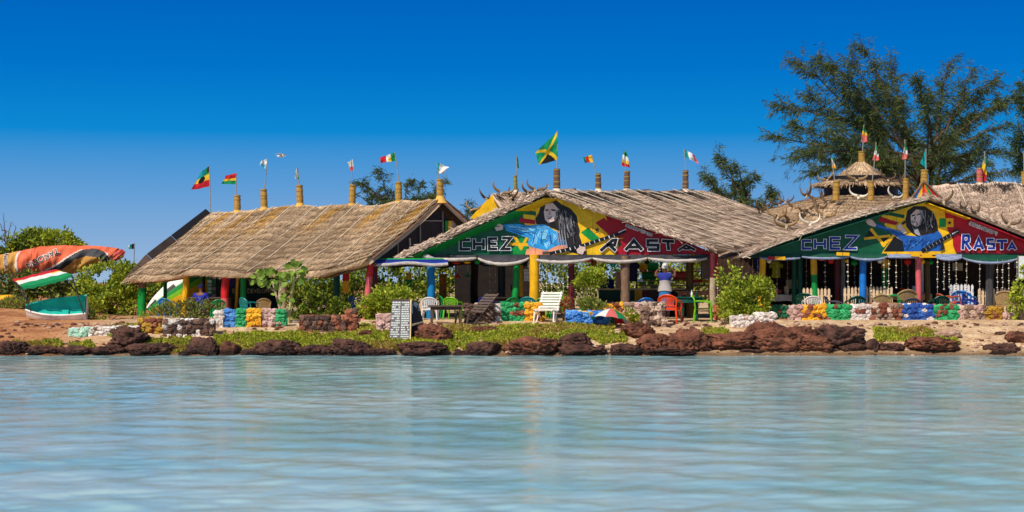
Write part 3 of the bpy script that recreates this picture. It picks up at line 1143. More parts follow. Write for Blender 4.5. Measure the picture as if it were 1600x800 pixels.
for i in range(90):
    x0 = rnd.uniform(1345, 1475); y0 = rnd.uniform(290, 480)
    if y0 < 290 + (x0 - 1345) * .4: y0 += 60
    L_ = rnd.uniform(40, 130)
    x1 = x0 + rnd.uniform(0, 30); 
    mu.stroke(c3((x0, y0), (x0 + (x1 - x0) * .3, y0 + L_ * .5), (min(x1, 1520), min(y0 + L_, 670))), rnd.uniform(.5, 1.3), rnd.choice([LGREY, MGREY, MGREY, INK, INK, LGREY]))
for x in (1335, 1352, 1372, 1395):
    mu.stroke(c3((x, 480), (x + 14, 570), (x + 30, 640)), 1.3, LGREY)
mu.poly(c3((797, 415), (850, 423), (888, 438), (884, 474), (830, 485), (815, 455), (838, 440)), SKIN)
mu.stroke(c3((822, 445), (860, 450)), 1.0, INK)
mu.poly(c3((1070, 684), (1080, 640), (1130, 622), (1250, 650), (1330, 608), (1400, 600), (1436, 640), (1300, 684)), PEACH)
mu.poly(c3((1215, 655), (1270, 655), (1265, 682), (1212, 682)), WOOD)
mu.stroke([(858, 396.5), (905, 385.5), (962, 367), (977, 360.5)], 5.2, INK)
for i in range(13):
    x = 868 + i * 7.6
    y = np.interp(x, [858, 905, 962, 977], [396.5, 385.5, 367, 360.5])
    mu.stroke([(x - .8, y - 2.1), (x + .8, y + 2.1)], .8 + .5 * (i % 2), MINK)
mu.stroke([(966, 363.5), (978, 358)], 1.4, MINK)
mu.poly(c4((215, 640), (250, 612), (290, 618), (292, 660), (262, 682), (225, 670)), SKIN)
mu.poly(c4((280, 650), (300, 655), (296, 676), (270, 684)), DARKHAIR)
# telephone number along the right rake
ang = math.degrees(math.atan2(22, 57))
mu.text('00221776576381', 998.5, 360.2, 6.0, ang, MINK, offset=.55, sx=1.08)
mu.text('00221776576381', 998.5, 360.2, 6.0, ang, INK, offset=0, sx=1.08)
seams(mu, (700, 745, 790, 836, 881, 926, 972, 1018, 1062), lambda x: 399 - (x - 640) * .395 if x < 868 else 309 + (x - 868) * .345)
mobj = mu.build('mural', gb2)
mobj['label'] = 'painted gable with a long-haired guitarist in a light blue shirt'
mu2 = Mural(G2)
mu2.d = mu.d + .002
w, o = 4.3, .8
ls = letter_C(720, 375, 735, 389.5) + letter_H(741, 373.5, 755.5, 389.5) + letter_E(764.5, 373, 777, 389) + letter_Z(784.5, 372, 798, 389)
mu2.letters(ls, w, o, INK, MINK)
o1 = mu2.build('lettering', gb2)
o1['label'] = 'word CHEZ in black letters outlined in white'
mu3 = Mural(G2)
mu3.d = mu.d + .002
mu3.letters([([(938, 392), (957, 375.5), (962, 375.5), (960, 383), (948, 383)], False), ([(953, 384), (962, 392)], False)], 5, .8, INK, MINK)
mu3.letters(letter_A(977, 376, 1003, 391), 5, .8, INK, MINK)
mu3.letters(letter_S(1012, 376, 1028, 390), 4.6, .8, INK, MINK)
mu3.letters([([(1034, 376.5), (1053, 377.5)], False), ([(1043, 377), (1044.5, 391)], False)], 4.8, .8, INK, MINK)
mu3.letters([([(1060, 391), (1071.5, 383.4), (1086, 391)], False), ([(1067, 388.4), (1078, 388.4)], False)], 3.6, .7, INK, MINK)
o1 = mu3.build('lettering', gb2)
o1['label'] = 'word RASTA in black letters outlined in white'
m = MB()
m.beam(at(660, 400.5, G2 - .05), at(1108, 399.5, G2 - .05), .10, .05, DWOOD)
m.build('eave_beam', p2)

def p2_ref(): return p2
def swag(parent, x0, x1, y0, ysag, Y, cloth_m, roll_m, depth=.18):
    """rolled-up awning cloth hanging between two ties"""
    rows = []
    n = 18
    for j in range(5):
        row = []
        for i in range(n + 1):
            t = i / n
            s_ = 4 * t * (1 - t)
            yb = y0 + 5 + (ysag - y0 - 5) * s_ ** .8
            y = y0 + (yb - y0) * j / 4
            p = at(x0 + (x1 - x0) * t, y, Y)
            p.y -= depth * s_ * (j / 4) ** 2 + .02 * noise.noise(Vector((t * 14, j * .5, x0)))
            row.append(p)
        rows.append(row)
    m = MB()
    m.sheet(rows, cloth_m)
    o = m.build('awning_cloth', parent, smooth=60)
    m = MB()
    pts = [p + Vector((0, -.03, .0)) for p in rows[-1]]
    rr = [((.062 if parent is p2_ref() else .045) + .02 * noise.noise(Vector((i * .9, x0, 0)))) * (.55 + .45 * (4 * (i / n) * (1 - i / n)) ** .5) for i in range(n + 1)]
    m.tube(pts, rr, roll_m, n=8)
    m.build('awning_roll', o, smooth=50)
    return o
for x0, x1, ys_ in ((668, 744, 406), (747, 826, 413), (828, 924, 410), (926, 1011, 409), (1013, 1104, 408)):
    swag(p2, x0, x1, 398.5, ys_, G2 - .18, TARPD, TARPP)
m = MB()
m.tube([at(662, 401, G2 - .3), at(668, 403, G2 - .34), at(678, 405, G2 - .3)], [.09, .14, .06], TARPP, n=8)
m.build('awning_roll', p2, smooth=50)
PF = 59.36
post(p2, 674, 400, 478, PF - .05, 12.5, PBLU, px1=673)
post(p2, 639, 426, 476, 62.5, 8.5, YEL, GRN, 437)
post(p2, 692, 428, 470, 64, 12, paint('ochre', 176, 110, 20))
post(p2, 741, 404, 474, 66, 12, DWOOD)
post(p2, 784, 412, 478, PF + 1.5, 12, BLK)
post(p2, 808, 412, 472, PF + .35, 10.5, GRN, px1=804)
post(p2, 814, 414, 470, PF + 2, 6.5, YEL)
post(p2, 835, 398, 478, PF - .05, 15, YEL)
post(p2, 893, 404, 474, PF + .3, 10, MAROON)
post(p2, 928, 404, 446, 64, 9, paint('ochre', 176, 110, 20))
post(p2, 977, 400, 480, PF - .05, 14, LOG)
post(p2, 1078, 404, 474, PF + 1.2, 12, paint('olive', 86, 64, 16))
post(p2, 1103, 396, 436, PF + .6, 15, WOOD, round_=False)
post(p2, 1114, 396, 504, 58.4, 9.5, MAROON, PALELOG, 434)
post(p2, 1120, 396, 436, 60, 5, RED)

# ================================================================ right pavilion
p3 = thing('thatched_pavilion', 'right pavilion with blue lettered gable mural, horned hut roof and picket fence inside', 'pavilion', tuple(at(1400, 500, 61.5)))
A3 = at(1452, 308, 58.6)
E3, D3 = at(1160, 400, 58.6), at(1668, 392, 58.6)
G3 = 59.2
R3 = [A3, A3 + Vector((0, 8.5, .05))]
LE3 = [E3, at(1168, 397, 59.3), Vector((8.6, 67, 3.2))]
def curve_rake():
    """left slope with a soft eyebrow curve towards the apex"""
    rid = [A3, A3 + Vector((0, 4, .02)), A3 + Vector((0, 8.5, .05))]
    return rid
sl3 = Slope([A3, A3 + Vector((0, 3, 0)), A3 + Vector((0, 6, 0.02)), A3 + Vector((0, 8.5, .05))], [E3, E3 + Vector((0.05, 3, 0.02)), E3 + Vector((.1, 6, .04)), E3 + Vector((.1, 8.5, .05))], courses=12, amp=.04, sag=-.17)
thatch(p3, sl3, 15000, mat=THATCHG, nu=60, thick=.05)
sl3r = Slope([A3, A3 + Vector((0, 8.5, .05))], [D3, D3 + Vector((0, 8.5, .05))], courses=12, amp=.04, sag=-.04)
thatch(p3, sl3r, 5000, mat=THATCHG, name='back_roof', nu=50, thick=.12)
# curved front edges
def rakept(a, b, t, bulge):
    p = a.lerp(b, t)
    return p + Vector((0, 0, bulge * math.sin(math.pi * t)))
m = MB()
m.tube([rakept(A3, E3, t / 16, .17) + Vector((0, -.02, -.06)) for t in range(17)], .028, ROPE, n=5)
m.build('rake_rope', p3)
for q0, q1, n_, b_ in ((A3, E3, 1300, .17), (A3, D3, 900, .04)):
    for i in range(6):
        rake_fringe(p3, rakept(q0, q1, i / 6, b_), rakept(q0, q1, (i + 1) / 6, b_), n_ // 6, THATCHG, up=.06, dn=.01, out=.05) if i == 0 else rake_fringe(p3, rakept(q0, q1, i / 6, b_), rakept(q0, q1, (i + 1) / 6, b_), n_ // 6, THATCHG, up=.06, dn=.01, out=.05)
m = MB()
GP = [at(1166, 400, G3), at(1230, 374, G3), at(1300, 347, G3), at(1360, 327, G3), at(1420, 315, G3), at(1455, 314, G3), at(1500, 327, G3), at(1560, 351, G3), at(1620, 375, G3), at(1660, 394, G3), at(1660, 399, G3)]
m.prism(GP, (0, .05, 0), DWOOD)
gb3 = m.build('gable_board', p3)
m = MB()
for t0, t1, mt in ((0, .30, MYEL), (.303, 1.0, MRED)):
    q = []
    for t, dy in ((t0, 0.02), (t1, 0.02), (t1, G3 - 58.6 - .01), (t0, G3 - 58.6 - .01)):
        q.append(rakept(A3, D3, t, .04) + Vector((0, dy, -.20)))
    m.prism(q, (0, 0, -.03), mt)
q = [rakept(A3, E3, t, .17) + Vector((0, dy, -.10)) for t, dy in ((0.01, 0.02), (.9, .02), (.9, .58), (0.01, .58))]
m.prism(q, (0, 0, -.03), DGRN)
m.build('soffit', p3)
mv = Mural(G3)
c6 = lambda *p: sub(1330, 310, 5.926, p)
c5 = lambda *p: sub(1080, 220, 4.0, p)
mv.poly([(1166, 400), (1230, 374), (1300, 347), (1360, 327), (1390, 322), (1384, 398), (1376, 399)], MGRN)
mv.poly([(1390, 322), (1420, 315.5), (1455, 314.5), (1478, 320.5), (1495, 398), (1376, 399)], MYEL)
mv.poly(c6((320, 110), (250, 190), (240, 260), (330, 290), (400, 340), (300, 480), (280, 510), (100, 520), (60, 300), (180, 130)), MGRN)
mv.poly([(1476, 329), (1500, 327.8), (1560, 351.5), (1620, 375.5), (1659, 394), (1659, 398.5), (1493, 394), (1489, 384), (1488.5, 374), (1481, 361), (1476.5, 337)], MRED)
mv.poly(c6((330, 122), (495, 152), (490, 186), (318, 150)), MGRN)
mv.poly(c6((262, 172), (300, 180), (442, 222), (400, 252), (250, 212)), MRED)
mv.stroke(c6((310, 238), (410, 262)), 4, MYEL)
mv.stroke(c6((285, 160), (470, 205)), 4.5, MYEL)
mv.poly(c6((170, 290), (120, 372), (230, 365)), INK)
mv.poly(c6((268, 365), (352, 362), (308, 420)), INK)
mv.stroke(c6((180, 280), (312, 445)), 4.6, YEL)
mv.stroke(c6((120, 373), (360, 346)), 4.0, YEL)
mv.stroke(c6((285, 440), (400, 340)), 5.0, YEL)
mv.poly(c6((300, 492), (400, 350), (480, 400), (492, 492)), INK)
mv.poly(c6((815, 184), (877, 184), (877, 266), (815, 266)), GRN)
mv.poly(c6((877, 184), (946, 184), (946, 266), (877, 266)), YEL)
star(mv, 1330 + 910 / 5.926, 310 + 226 / 5.926, 4, INK)
mv.poly(c6((500, 200), (520, 112), (580, 72), (680, 72), (750, 120), (790, 200), (806, 300), (760, 345), (640, 372), (560, 320), (508, 260)), DARKHAIR)
mv.poly(c6((220, 262), (240, 232), (340, 272), (450, 300), (500, 340), (620, 352), (760, 322), (806, 300), (840, 340), (850, 400), (830, 488), (490, 490), (480, 400), (360, 312)), SHIRT2)
for i in range(60):
    x0, y0 = rnd.uniform(500, 800), rnd.uniform(345, 440)
    if y0 < 352 + abs(x0 - 620) * .1: y0 += 30
    mv.stroke(c6((x0, y0), (x0 + rnd.uniform(-30, 10), y0 + 18), (x0 + rnd.uniform(-50, 10), min(y0 + rnd.uniform(30, 48), 484))), rnd.uniform(.5, 1.2), rnd.choice([SHIRT2_L, SHIRT2_D, SHIRT2_D, SHIRT2]))
for i in range(16):
    x0 = rnd.uniform(240, 440)
    y0 = 245 + (x0 - 220) * .24 + rnd.uniform(0, 22)
    mv.stroke(c6((x0, y0), (x0 + 40, y0 + 8), (x0 + 75, y0 + 22)), rnd.uniform(.5, 1.0), rnd.choice([SHIRT2_L, SHIRT2_D]))
mv.poly(c6((560, 250), (610, 265), (640, 350), (590, 330)), LGREY)
mv.poly(c6((550, 152), (600, 102), (662, 112), (672, 172), (640, 242), (600, 266), (556, 236), (548, 190)), SKIN)
mv.poly(c6((625, 110), (662, 112), (672, 172), (640, 242), (620, 250), (640, 180)), LGREY)
for q in (((560, 160), (590, 150), (588, 162), (562, 170)), ((605, 152), (640, 142), (640, 154), (608, 162)), ((556, 205), (592, 200), (588, 222), (562, 226)), ((585, 160), (596, 190), (580, 194)), ((556, 240), (600, 266), (640, 242), (630, 275), (580, 285))):
    mv.poly(c6(*q), DARKHAIR)
mv.poly(c6((562, 208), (588, 204), (584, 212), (564, 214)), MINK)
mv.stroke(c6((558, 158), (574, 152), (590, 154)), .8, INK)
mv.stroke(c6((606, 148), (624, 140), (644, 144)), .8, INK)
mv.poly(c6((566, 168), (584, 163), (586, 170), (568, 174)), MINK)
mv.poly(c6((610, 160), (636, 152), (636, 160), (612, 167)), MINK)
mv.stroke(c6((592, 165), (580, 192), (592, 196)), .8, MGREY)
mv.stroke(c6((600, 215), (612, 240), (596, 262)), 1.6, MGREY)
mv.stroke(c6((648, 150), (654, 190), (640, 235)), 1.4, MGREY)
for i in range(26):
    x0 = rnd.uniform(655, 770); y0 = rnd.uniform(110, 240)
    mv.stroke(c6((x0, y0), (x0 + rnd.uniform(-10, 12), y0 + 50), (x0 + rnd.uniform(-25, 20), min(y0 + rnd.uniform(70, 110), 345))), rnd.uniform(.6, 1.3), rnd.choice([LGREY, MGREY, INK, INK]))
mv.poly(c6((130, 215), (150, 188), (192, 198), (232, 248), (212, 266), (150, 242)), SKIN)
mv.poly(c6((412, 258), (452, 234), (512, 312), (482, 330)), SKIN)
mv.stroke(c6((468, 240), (498, 214)), 3.6, INK)
mv.stroke(c6((650, 490), (990, 298)), 6.4, INK)
for i in range(9):
    x, y = 690 + i * 32, 468 - i * 18
    mv.stroke(c6((x - 7, y - 12), (x + 7, y + 12)), .7, LGREY)
mv.stroke(c6((930, 330), (985, 302)), 1.2, MINK)
mv.poly(c6((830, 400), (850, 410), (862, 470), (820, 488)), DARKHAIR)
mv.text('00221776576381', 1535.8, 357.6, 6.6, 21.3, MINK, offset=.8, sx=1.02)
mv.text('00221776576381', 1535.8, 357.6, 6.6, 21.3, INK, offset=0, sx=1.02)
seams(mv, (1216, 1262, 1308, 1354, 1400, 1446, 1492, 1538, 1584), lambda x: 400 - (x - 1166) * .32 if x < 1430 else 316 + (x - 1450) * .37)
mobj = mv.build('mural', gb3)
mobj['label'] = 'painted gable with a long-haired singer in a dark blue shirt and a microphone'
mw = Mural(G3)
mw.d = mv.d + .002
mw.letters(letter_C(1254, 376.5, 1267, 388.5) + letter_H(1273, 374, 1288.5, 388.5) + letter_E(1297.5, 372, 1312, 388.5) + letter_Z(1320.5, 369.5, 1338, 388.5), 3.6, .85, ROYAL, MINK)
o1 = mw.build('lettering', gb3)
o1['label'] = 'word CHEZ in blue letters outlined in white'
mw = Mural(G3)
mw.d = mv.d + .002
mw.letters([([(1503.5, 390), (1504.5, 368.5), (1512, 368.5), (1513, 372), (1512.5, 377), (1505, 379)], False), ([(1508, 379), (1515.5, 390)], False)], 4.4, .9, ROYAL, MINK)
mw.letters(letter_A(1521.5, 373, 1535, 390), 4.2, .9, ROYAL, MINK)
mw.letters(letter_S(1542.5, 374.5, 1552, 388), 3.8, .9, ROYAL, MINK)
mw.letters(letter_T(1556, 376.5, 1573, 390), 4.2, .9, ROYAL, MINK)
mw.letters(letter_A(1574.5, 379.5, 1586, 390), 3.4, .8, ROYAL, MINK)
o1 = mw.build('lettering', gb3)
o1['label'] = 'word RASTA in blue letters outlined in white'
m = MB()
m.beam(at(1170, 401.5, G3 - .05), at(1384, 401.5, G3 - .05), .12, .05, DGRN)
m.beam(at(1384.5, 401.5, G3 - .05), at(1470, 401.5, G3 - .05), .05, .05, YEL)
m.beam(at(1470.5, 401.5, G3 - .05), at(1660, 401.5, G3 - .05), .12, .05, DGRN)
m.build('eave_beam', p3)
for x0, x1, y0, ys_ in ((1188, 1250, 398, 405), (1252, 1326, 396, 404), (1328, 1386, 396, 406), (1388, 1436, 397, 402), (1462, 1503, 397, 406), (1504, 1592, 398, 411), (1594, 1650, 398, 406)):
    swag(p3, x0, x1, y0, ys_, G3 - .16, DGRN if x0 > 1500 or x0 < 1385 else TARPB, TARPB, depth=.1)
PG = 59.38
post(p3, 1192, 400, 476, PG, 10, YEL, px1=1189)
post(p3, 1241, 402, 474, PG + .8, 8, DGRN)
post(p3, 1250, 402, 474, PG + .8, 8, DGRN)
post(p3, 1271, 400, 462, PG + .3, 10, YEL, GRN, 429, px1=1273)
post(p3, 1308, 402, 476, PG + 1, 8, MAROON)
post(p3, 1317, 402, 472, PG + 1.3, 7, GREY)
post(p3, 1348, 402, 478, PG, 11, BLU)
post(p3, 1382, 404, 452, PG + 2.5, 9.5, YEL, GRN, 419)
post(p3, 1435, 396, 480, PG - .1, 9, PINK)
post(p3, 1449, 408, 478, PG + .5, 8.5, paint('olive', 86, 64, 16))
post(p3, 1441, 400, 462, PG + 2.5, 4, WHT)
post(p3, 1546, 404, 480, PG, 12, M('grey_log', (44, 42, 44), (92, 88, 88), rough=.9, scale=5, stretch=(3, 3, .6), bump=.6))
for x0, x1, y0, mt in ((1307, 1316, 394.5, YEL), (1317, 1327, 394.8, YEL), (1423, 1437, 396, YEL), (1440, 1456, 396, YEL), (1200, 1211, 401, MRED), (1211, 1227, 401, YEL)):
    m = MB()
    m.beam(at(x0, y0 + 2, G3 - .32), at(x1, y0 + 2.5, G3 - .32), .05, .11, mt)
    m.build('painted_beam_end', p3)
# back wall of the dining room
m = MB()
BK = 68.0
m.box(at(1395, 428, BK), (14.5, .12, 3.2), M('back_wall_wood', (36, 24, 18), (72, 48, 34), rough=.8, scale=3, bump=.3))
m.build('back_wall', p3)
for px, py, w, h, mt in ((1496, 417, 16, 12, CREAM), (1478, 415, 9, 11, CREAM), (1470, 436, 30, 16, paint('back_panel', 150, 116, 84)), (1300, 416, 9, 9, WOOD), (1590, 414, 12, 10, GREY), (1392, 430, 12, 14, WOOD), (1240, 444, 24, 14, CREAM), (1550, 420, 8, 14, paint('olive', 86, 64, 16))):
    m = MB()
    m.box(at(px, py, BK - .1), (w * .025, .05, h * .025), mt)
    m.build('wall_picture', p3)
# main roof of the right building, behind the painted gable
sl5 = Slope([at(1441, 291, 66), at(1500, 288, 66), at(1560, 286, 66), at(1690, 285, 66)], [at(1462, 395, 60.6), at(1530, 395, 60.6), at(1620, 395, 60.6), at(1730, 395, 60.6)], courses=11, amp=.05, sag=.03)
thatch(p3, sl5, 28000, mat=THATCHG, name='roof', dark=[(.22, .95, .13)], nu=70)
for u in (.22, .58):
    rope_down(p3, sl5, u, u + .06, r=.016)
m = MB()
t0, t1, t2 = at(1422, 316, 64.6), at(1443, 286, 64.6), at(1474, 316, 64.6)
cols = [SKYB, YEL, RED, paint('tile_orange', 220, 96, 30), GRN, RED]
base = [t0.lerp(t2, i / 6) for i in range(7)]
tops = [t1 + Vector((-.06 + .02 * i, 0, 0)) for i in range(7)]
for i in range(6):
    m.prism([base[i], base[i + 1], tops[i + 1], tops[i]], (0, .05, 0), cols[i])
m.build('striped_gable', p3)
m = MB()
m.tube([t0 + Vector((-.08, -.03, -.05)), t1 + Vector((0, -.03, .08)), t2 + Vector((.1, -.03, -.02))], .05, LOG, n=7)
m.build('rake_roll', p3, smooth=50)

# horned round hut roof with its lantern, a building of its own behind the right gable
HX, HY = at(1345, 400, 71).x, 71.0
hut = thing('round_hut', 'round thatched hut with a small lantern roof on top, behind the right gable', 'hut', (HX, HY, .95))
def circ(x, y, z, r, a0=180, a1=540, n=33):
    return [Vector((x + r * math.cos(R(a0 + (a1 - a0) * i / (n - 1))), y + r * math.sin(R(a0 + (a1 - a0) * i / (n - 1))), z)) for i in range(n)]
ztop, rtop, reave = 2.2 + 133 * HY / F, 1.6, 6.9
zeave = ztop - 1.5
cone = Slope(circ(HX, HY, ztop, rtop), circ(HX, HY, zeave, reave), courses=10, amp=.05, sag=-.08)
thatch(hut, cone, 30000, mat=THATCH, nu=100, closed=True)
zl0, zl1 = 2.2 + 157 * (HY - 1.9) / F, 2.2 + 187 * HY / F
lant = Slope(circ(HX, HY, zl1, .16), circ(HX, HY, zl0, 1.95), courses=5, amp=.03, sag=.2)
thatch(hut, lant, 7000, mat=THATCH, name='lantern_roof', nu=70, closed=True, thick=.12, ragged=.5, bw=.02)
m = MB()
m.lathe([(1.5, ztop - .3), (1.5, zl0 + .3)], (HX, HY, 0), BLK, n=24)  # black drum stands in for the shade in the gap below the lantern roof
m.build('lantern_gap_shade', hut, smooth=40)
m = MB()
m.lathe([(4.3, .9), (4.3, zeave + .2)], (HX, HY, 0), DWOOD, n=28)
m.build('wall', hut, smooth=40)

# small thatched hut behind the middle pavilion
hb = thing('thatched_hut', 'small thatched hut with yellow soffit and horned ridge, behind the middle mural', 'hut', tuple(at(790, 470, 69)))
q0, q1 = at(768, 303, 68), at(900, 296, 71)
sl6 = Slope([q0, q1], [at(810, 352, 65.5), at(960, 350, 68)], courses=6, amp=.05)
thatch(hb, sl6, 4500, mat=THATCHG, dark=[(.0, .5, .25), (.5, 1, .4)], nu=40)
sl6b = Slope([q0 + Vector((.3, 1, -.05)), q1], [at(742, 343, 69.5), at(800, 345, 73)], courses=5, amp=.05)
thatch(hb, sl6b, 1500, mat=THATCHG, name='back_roof', nu=30)
m = MB()
m.prism([at(734, 341, 67.8), at(768, 304.5, 67.8), at(812, 354, 67.8)], (0, .05, 0), MYEL)
m.prism([at(732, 342, 67.75), at(812, 355, 67.75), at(812, 375, 67.75), at(732, 375, 67.75)], (0, .05, 0), DGRN)
m.build('gable_wall', hb)
m = MB()
m.box(at(770, 420, 69.5), (3.0, 2.0, 2.9), M('hut_wall', (24, 19, 17), (44, 34, 29), rough=.9, scale=5, bump=.4))
m.build('wall', hb)

# ================================================================ tarpaulin between the left and middle pavilions
tp = thing('tarpaulin_awning', 'green, blue and white tarpaulin strung between the left and middle pavilions', 'awning', tuple(at(630, 405, 59)))
rows = []
for j in range(5):
    row = []
    for i in range(21):
        t = i / 20
        x = 577 + (700 - 577) * t
        y = 403.5 + 2 * j + (1.5 * math.sin(t * math.pi * 3) if j > 2 else 0)
        p = at(x, y, 58.6 + t * .5)
        p.y -= .04 * j
        row.append(p)
    rows.append(row)
m = MB()
m.sheet(rows, GRN, lambda i, j: (YEL if j < 2 and i < 1 else GRN if i < 1 else NAVY if i < 3 else BLU))
m.build('awning_cloth', tp)
m = MB()
m.tube([p + Vector((0, -.04, -.03)) for p in rows[-1]], [.06 + .025 * noise.noise(Vector((i * .8, 0, 0))) for i in range(21)], TARPP, n=7)
m.build('awning_roll', tp, smooth=50)
m = MB()
m.tube([at(578, 408, 58.5), at(584, 409, 58.5), at(592, 410, 58.6)], [.1, .11, .07], NAVY, n=8)
m.build('blue_roll', tp, smooth=50)
# ---------------------------------------------------------------- placing things on what is already built
bpy.context.view_layer.update()
DG = bpy.context.evaluated_depsgraph_get()
def hit(px, py):
    d = Vector(((px - 800) / F, 1, -(py - 441) / F)).normalized()
    ok, loc, nor, idx, ob, _ = S.ray_cast(DG, Vector((0, 0, H)), d)
    return (loc, nor) if ok else (at(px, py, 66), Vector((0, -1, 0)))

# ================================================================ flags on the ridges
def px_hut(x): return 1290 < x < 1420
def flag_post(label, Y, sock, pole, quad, stripes, axis='v', mat=BAMB, sw=10, extra=None, wave=.08, cat='flag', foot=True, group='flags along the roof ridges', pw=1.5):
    """sock: (px, ytop, ybase) or None; pole: ((px,py),(px,py)); quad: hoist-top, hoist-bottom, fly-bottom, fly-top pixels"""
    base = at(sock[0], sock[2], Y) if sock else at(pole[0][0], pole[0][1], Y)
    t = thing('flag_post', label, cat, tuple(base), group)
    k = Y / F
    if sock:
        m = MB()
        a, b = at(sock[0], sock[2] + 4, Y), at(sock[0] + rnd.uniform(-1.3, 1.3), sock[1] + rnd.uniform(-1, 1), Y)
        r = sw * k / 2
        n = 9
        pts = [a.lerp(b, i / n) for i in range(n + 1)]
        m.tube(pts, [r * (1.12 - .14 * i / n + .05 * math.sin(i * 2.1)) for i in range(n + 1)], mat, n=12)
        so = m.build('bamboo_sleeve', t, smooth=50)
        for q in (.30 + rnd.uniform(-.05, .05), .52 + rnd.uniform(-.06, .06), .74 + rnd.uniform(-.05, .05), .95):
            m = MB()
            c = a.lerp(b, q)
            m.tube([c - Vector((0, 0, .018)), c + Vector((0, 0, .018))], r * 1.12, BIND, n=12)
            m.build('binding', so, smooth=50)
        if foot and not (66.2 < Y < 72 and px_hut(sock[0])):
            m = MB()
            m.lathe([(r * 2.3, -.12), (r * 1.5, .02), (r * 1.15, .14)], a + Vector((0, 0, .02)), STRAW if mat is BAMB else THATCHG, n=10)
            m.build('straw_collar', so, smooth=50)
    m = MB()
    p0, p1_ = at(pole[0][0], pole[0][1] + 4, Y), at(pole[1][0], pole[1][1], Y)
    m.tube([p0, p0.lerp(p1_, .5) + Vector((.01, 0, 0)), p1_], pw * k / 2, STEEL, n=6)
    m.build('pole', t, smooth=50)
    th, bh, bf, tf = [Vector(at(x, y, Y)) for x, y in quad]
    nu_, nv_ = (56, 48) if extra else (22, 18)
    rows = []
    sd_ = rnd.uniform(0, 50)
    for j in range(nv_ + 1):
        v = j / nv_
        row = []
        for i in range(nu_ + 1):
            u = i / nu_
            p = th.lerp(tf, u).lerp(bh.lerp(bf, u), v)
            p.y += wave * u * math.sin(u * 7 + v * 3.0 + sd_) + wave * .5 * noise.noise(Vector((u * 3, v * 3, sd_)))
            p.z += .03 * u * noise.noise(Vector((u * 4, v * 2, sd_ + 9)))
            row.append(p)
        rows.append(row)
    m = MB()
    def mf(i, j):
        u, v = (j + .5) / nu_, (i + .5) / nv_
        if extra:
            e = extra(u, v)
            if e: return e
        q = v if axis == 'v' else u
        for lim, c in stripes:
            if q <= lim: return c
        return stripes[-1][1]
    m.sheet(rows, stripes[0][1], mf)
    m.build('flag', t, smooth=60)
    return t

def saltire(u, v):
    if abs(u - v) < .085 or abs(u + v - 1) < .085: return CYEL
    return CBLK if abs(u - .5) < abs(v - .5) and v > .5 else CGRN
def Yr(px):
    r = RIDGE1
    for i in range(300):
        p = lerp_poly(r, np.array([i / 299]))[0]
        if 800 + F * p[0] / p[1] >= px: return float(p[1])
    return 61.5
flag_post('green, yellow and red flag with black emblem at the far left end of the ridge', Yr(333), None, ((329, 334), (327, 258)), [(327, 259), (328, 291), (299, 297), (312, 271)],
          [(.38, CGRN), (.66, CYEL), (1, CRED)], extra=lambda u, v: CBLK if ((u - .55) ** 2 / .06 + (v - .55) ** 2 / .03 < 1 or (u < .2 and v < .3)) else (CTEAL if v < .4 and u > .4 else None))
flag_post('small red, yellow and green flag flying left from the leftmost bamboo sleeve', Yr(371), (371, 304, 331), ((369, 306), (369, 270)), [(369, 270), (369, 288), (346, 287), (352, 275)], [(.42, CRED), (.68, CYEL), (1, CGRN)])
flag_post('white and pale blue flag flying left from a tall leaning pole above the left roof', Yr(413), (413, 296, 326), ((412, 298), (418, 248)), [(418, 248), (415, 264), (404, 257), (410, 251)], [(.6, CLOTHW), (1, CSKY)])
flag_post('small limp green and white flag on the left roof, hanging straight down', Yr(469), (469, 289, 320), ((467, 292), (465, 261)), [(465, 261), (467, 281), (461, 279), (462, 266)], [(.35, CGRN), (1, CLOTHW)], axis='u')
flag_post('white flag with a red lower end on a white pole on the left roof', Yr(550), (550, 289, 321), ((549, 291), (549, 250)), [(551, 249), (553, 266), (547, 267), (543, 254)], [(.62, CLOTHW), (1, CPINK)])
flag_post('green, white and red flag stretched left from a leaning dark pole', Yr(623), (623, 284, 317), ((624, 287), (617, 238)), [(617, 238), (619, 251), (595, 255), (594, 246)], [(.3, CGRN), (.62, CLOTHW), (1, CRED)], axis='u', extra=lambda u, v: CYEL if .3 < u < .5 and v > .4 else None)
flag_post('cream flag with a dark green hoist flying right above the dark gable end', Yr(688), (688, 279, 309), ((685, 282), (683, 255)), [(684, 254), (682, 271), (692, 271), (702, 262)], [(.22, CTEAL), (1, CLOTHW)], axis='u', extra=lambda u, v: CORG if u > .8 and v > .7 else None)
flag_post('narrow green flag on the thin sleeve of the small hut', 69, (806, 274, 299), ((807, 277), (807, 243)), [(808, 243), (808, 262), (811, 263), (810, 250)], [(1, CGRN)], sw=6, mat=M('green_bamboo', (96, 110, 60), (150, 150, 84), rough=.7, scale=10))
def Y2(px): return A2.y + (B2.y - A2.y) * (px - 850) / 246
flag_post('large black, green and yellow saltire flag at the middle roof peak', Y2(870), (870, 264, 298), ((870, 268), (871, 204)), [(872, 204), (871, 250), (842, 258), (837, 238)], [(1, CGRN)], mat=BROWNB, sw=10, extra=saltire, wave=.12)
flag_post('small yellow, red and green flag flying left from a leaning sleeve on the middle roof', Y2(935), (935, 272, 298), ((933, 275), (925, 243)), [(924, 242), (928, 254), (914, 254), (911, 246)], [(.4, CYEL), (.75, CRED), (1, CGRN)], mat=BROWNB, sw=8.5, axis='u')
flag_post('crumpled green, white and yellow flag hanging beside its pole on the middle roof', Y2(979), (979, 267, 298), ((978, 270), (975, 236)), [(974, 234), (971, 259), (984, 262), (980, 240)], [(.3, CGRN), (.55, CLOTHW), (.8, CYEL), (1, CRED)], mat=BROWNB, sw=9)
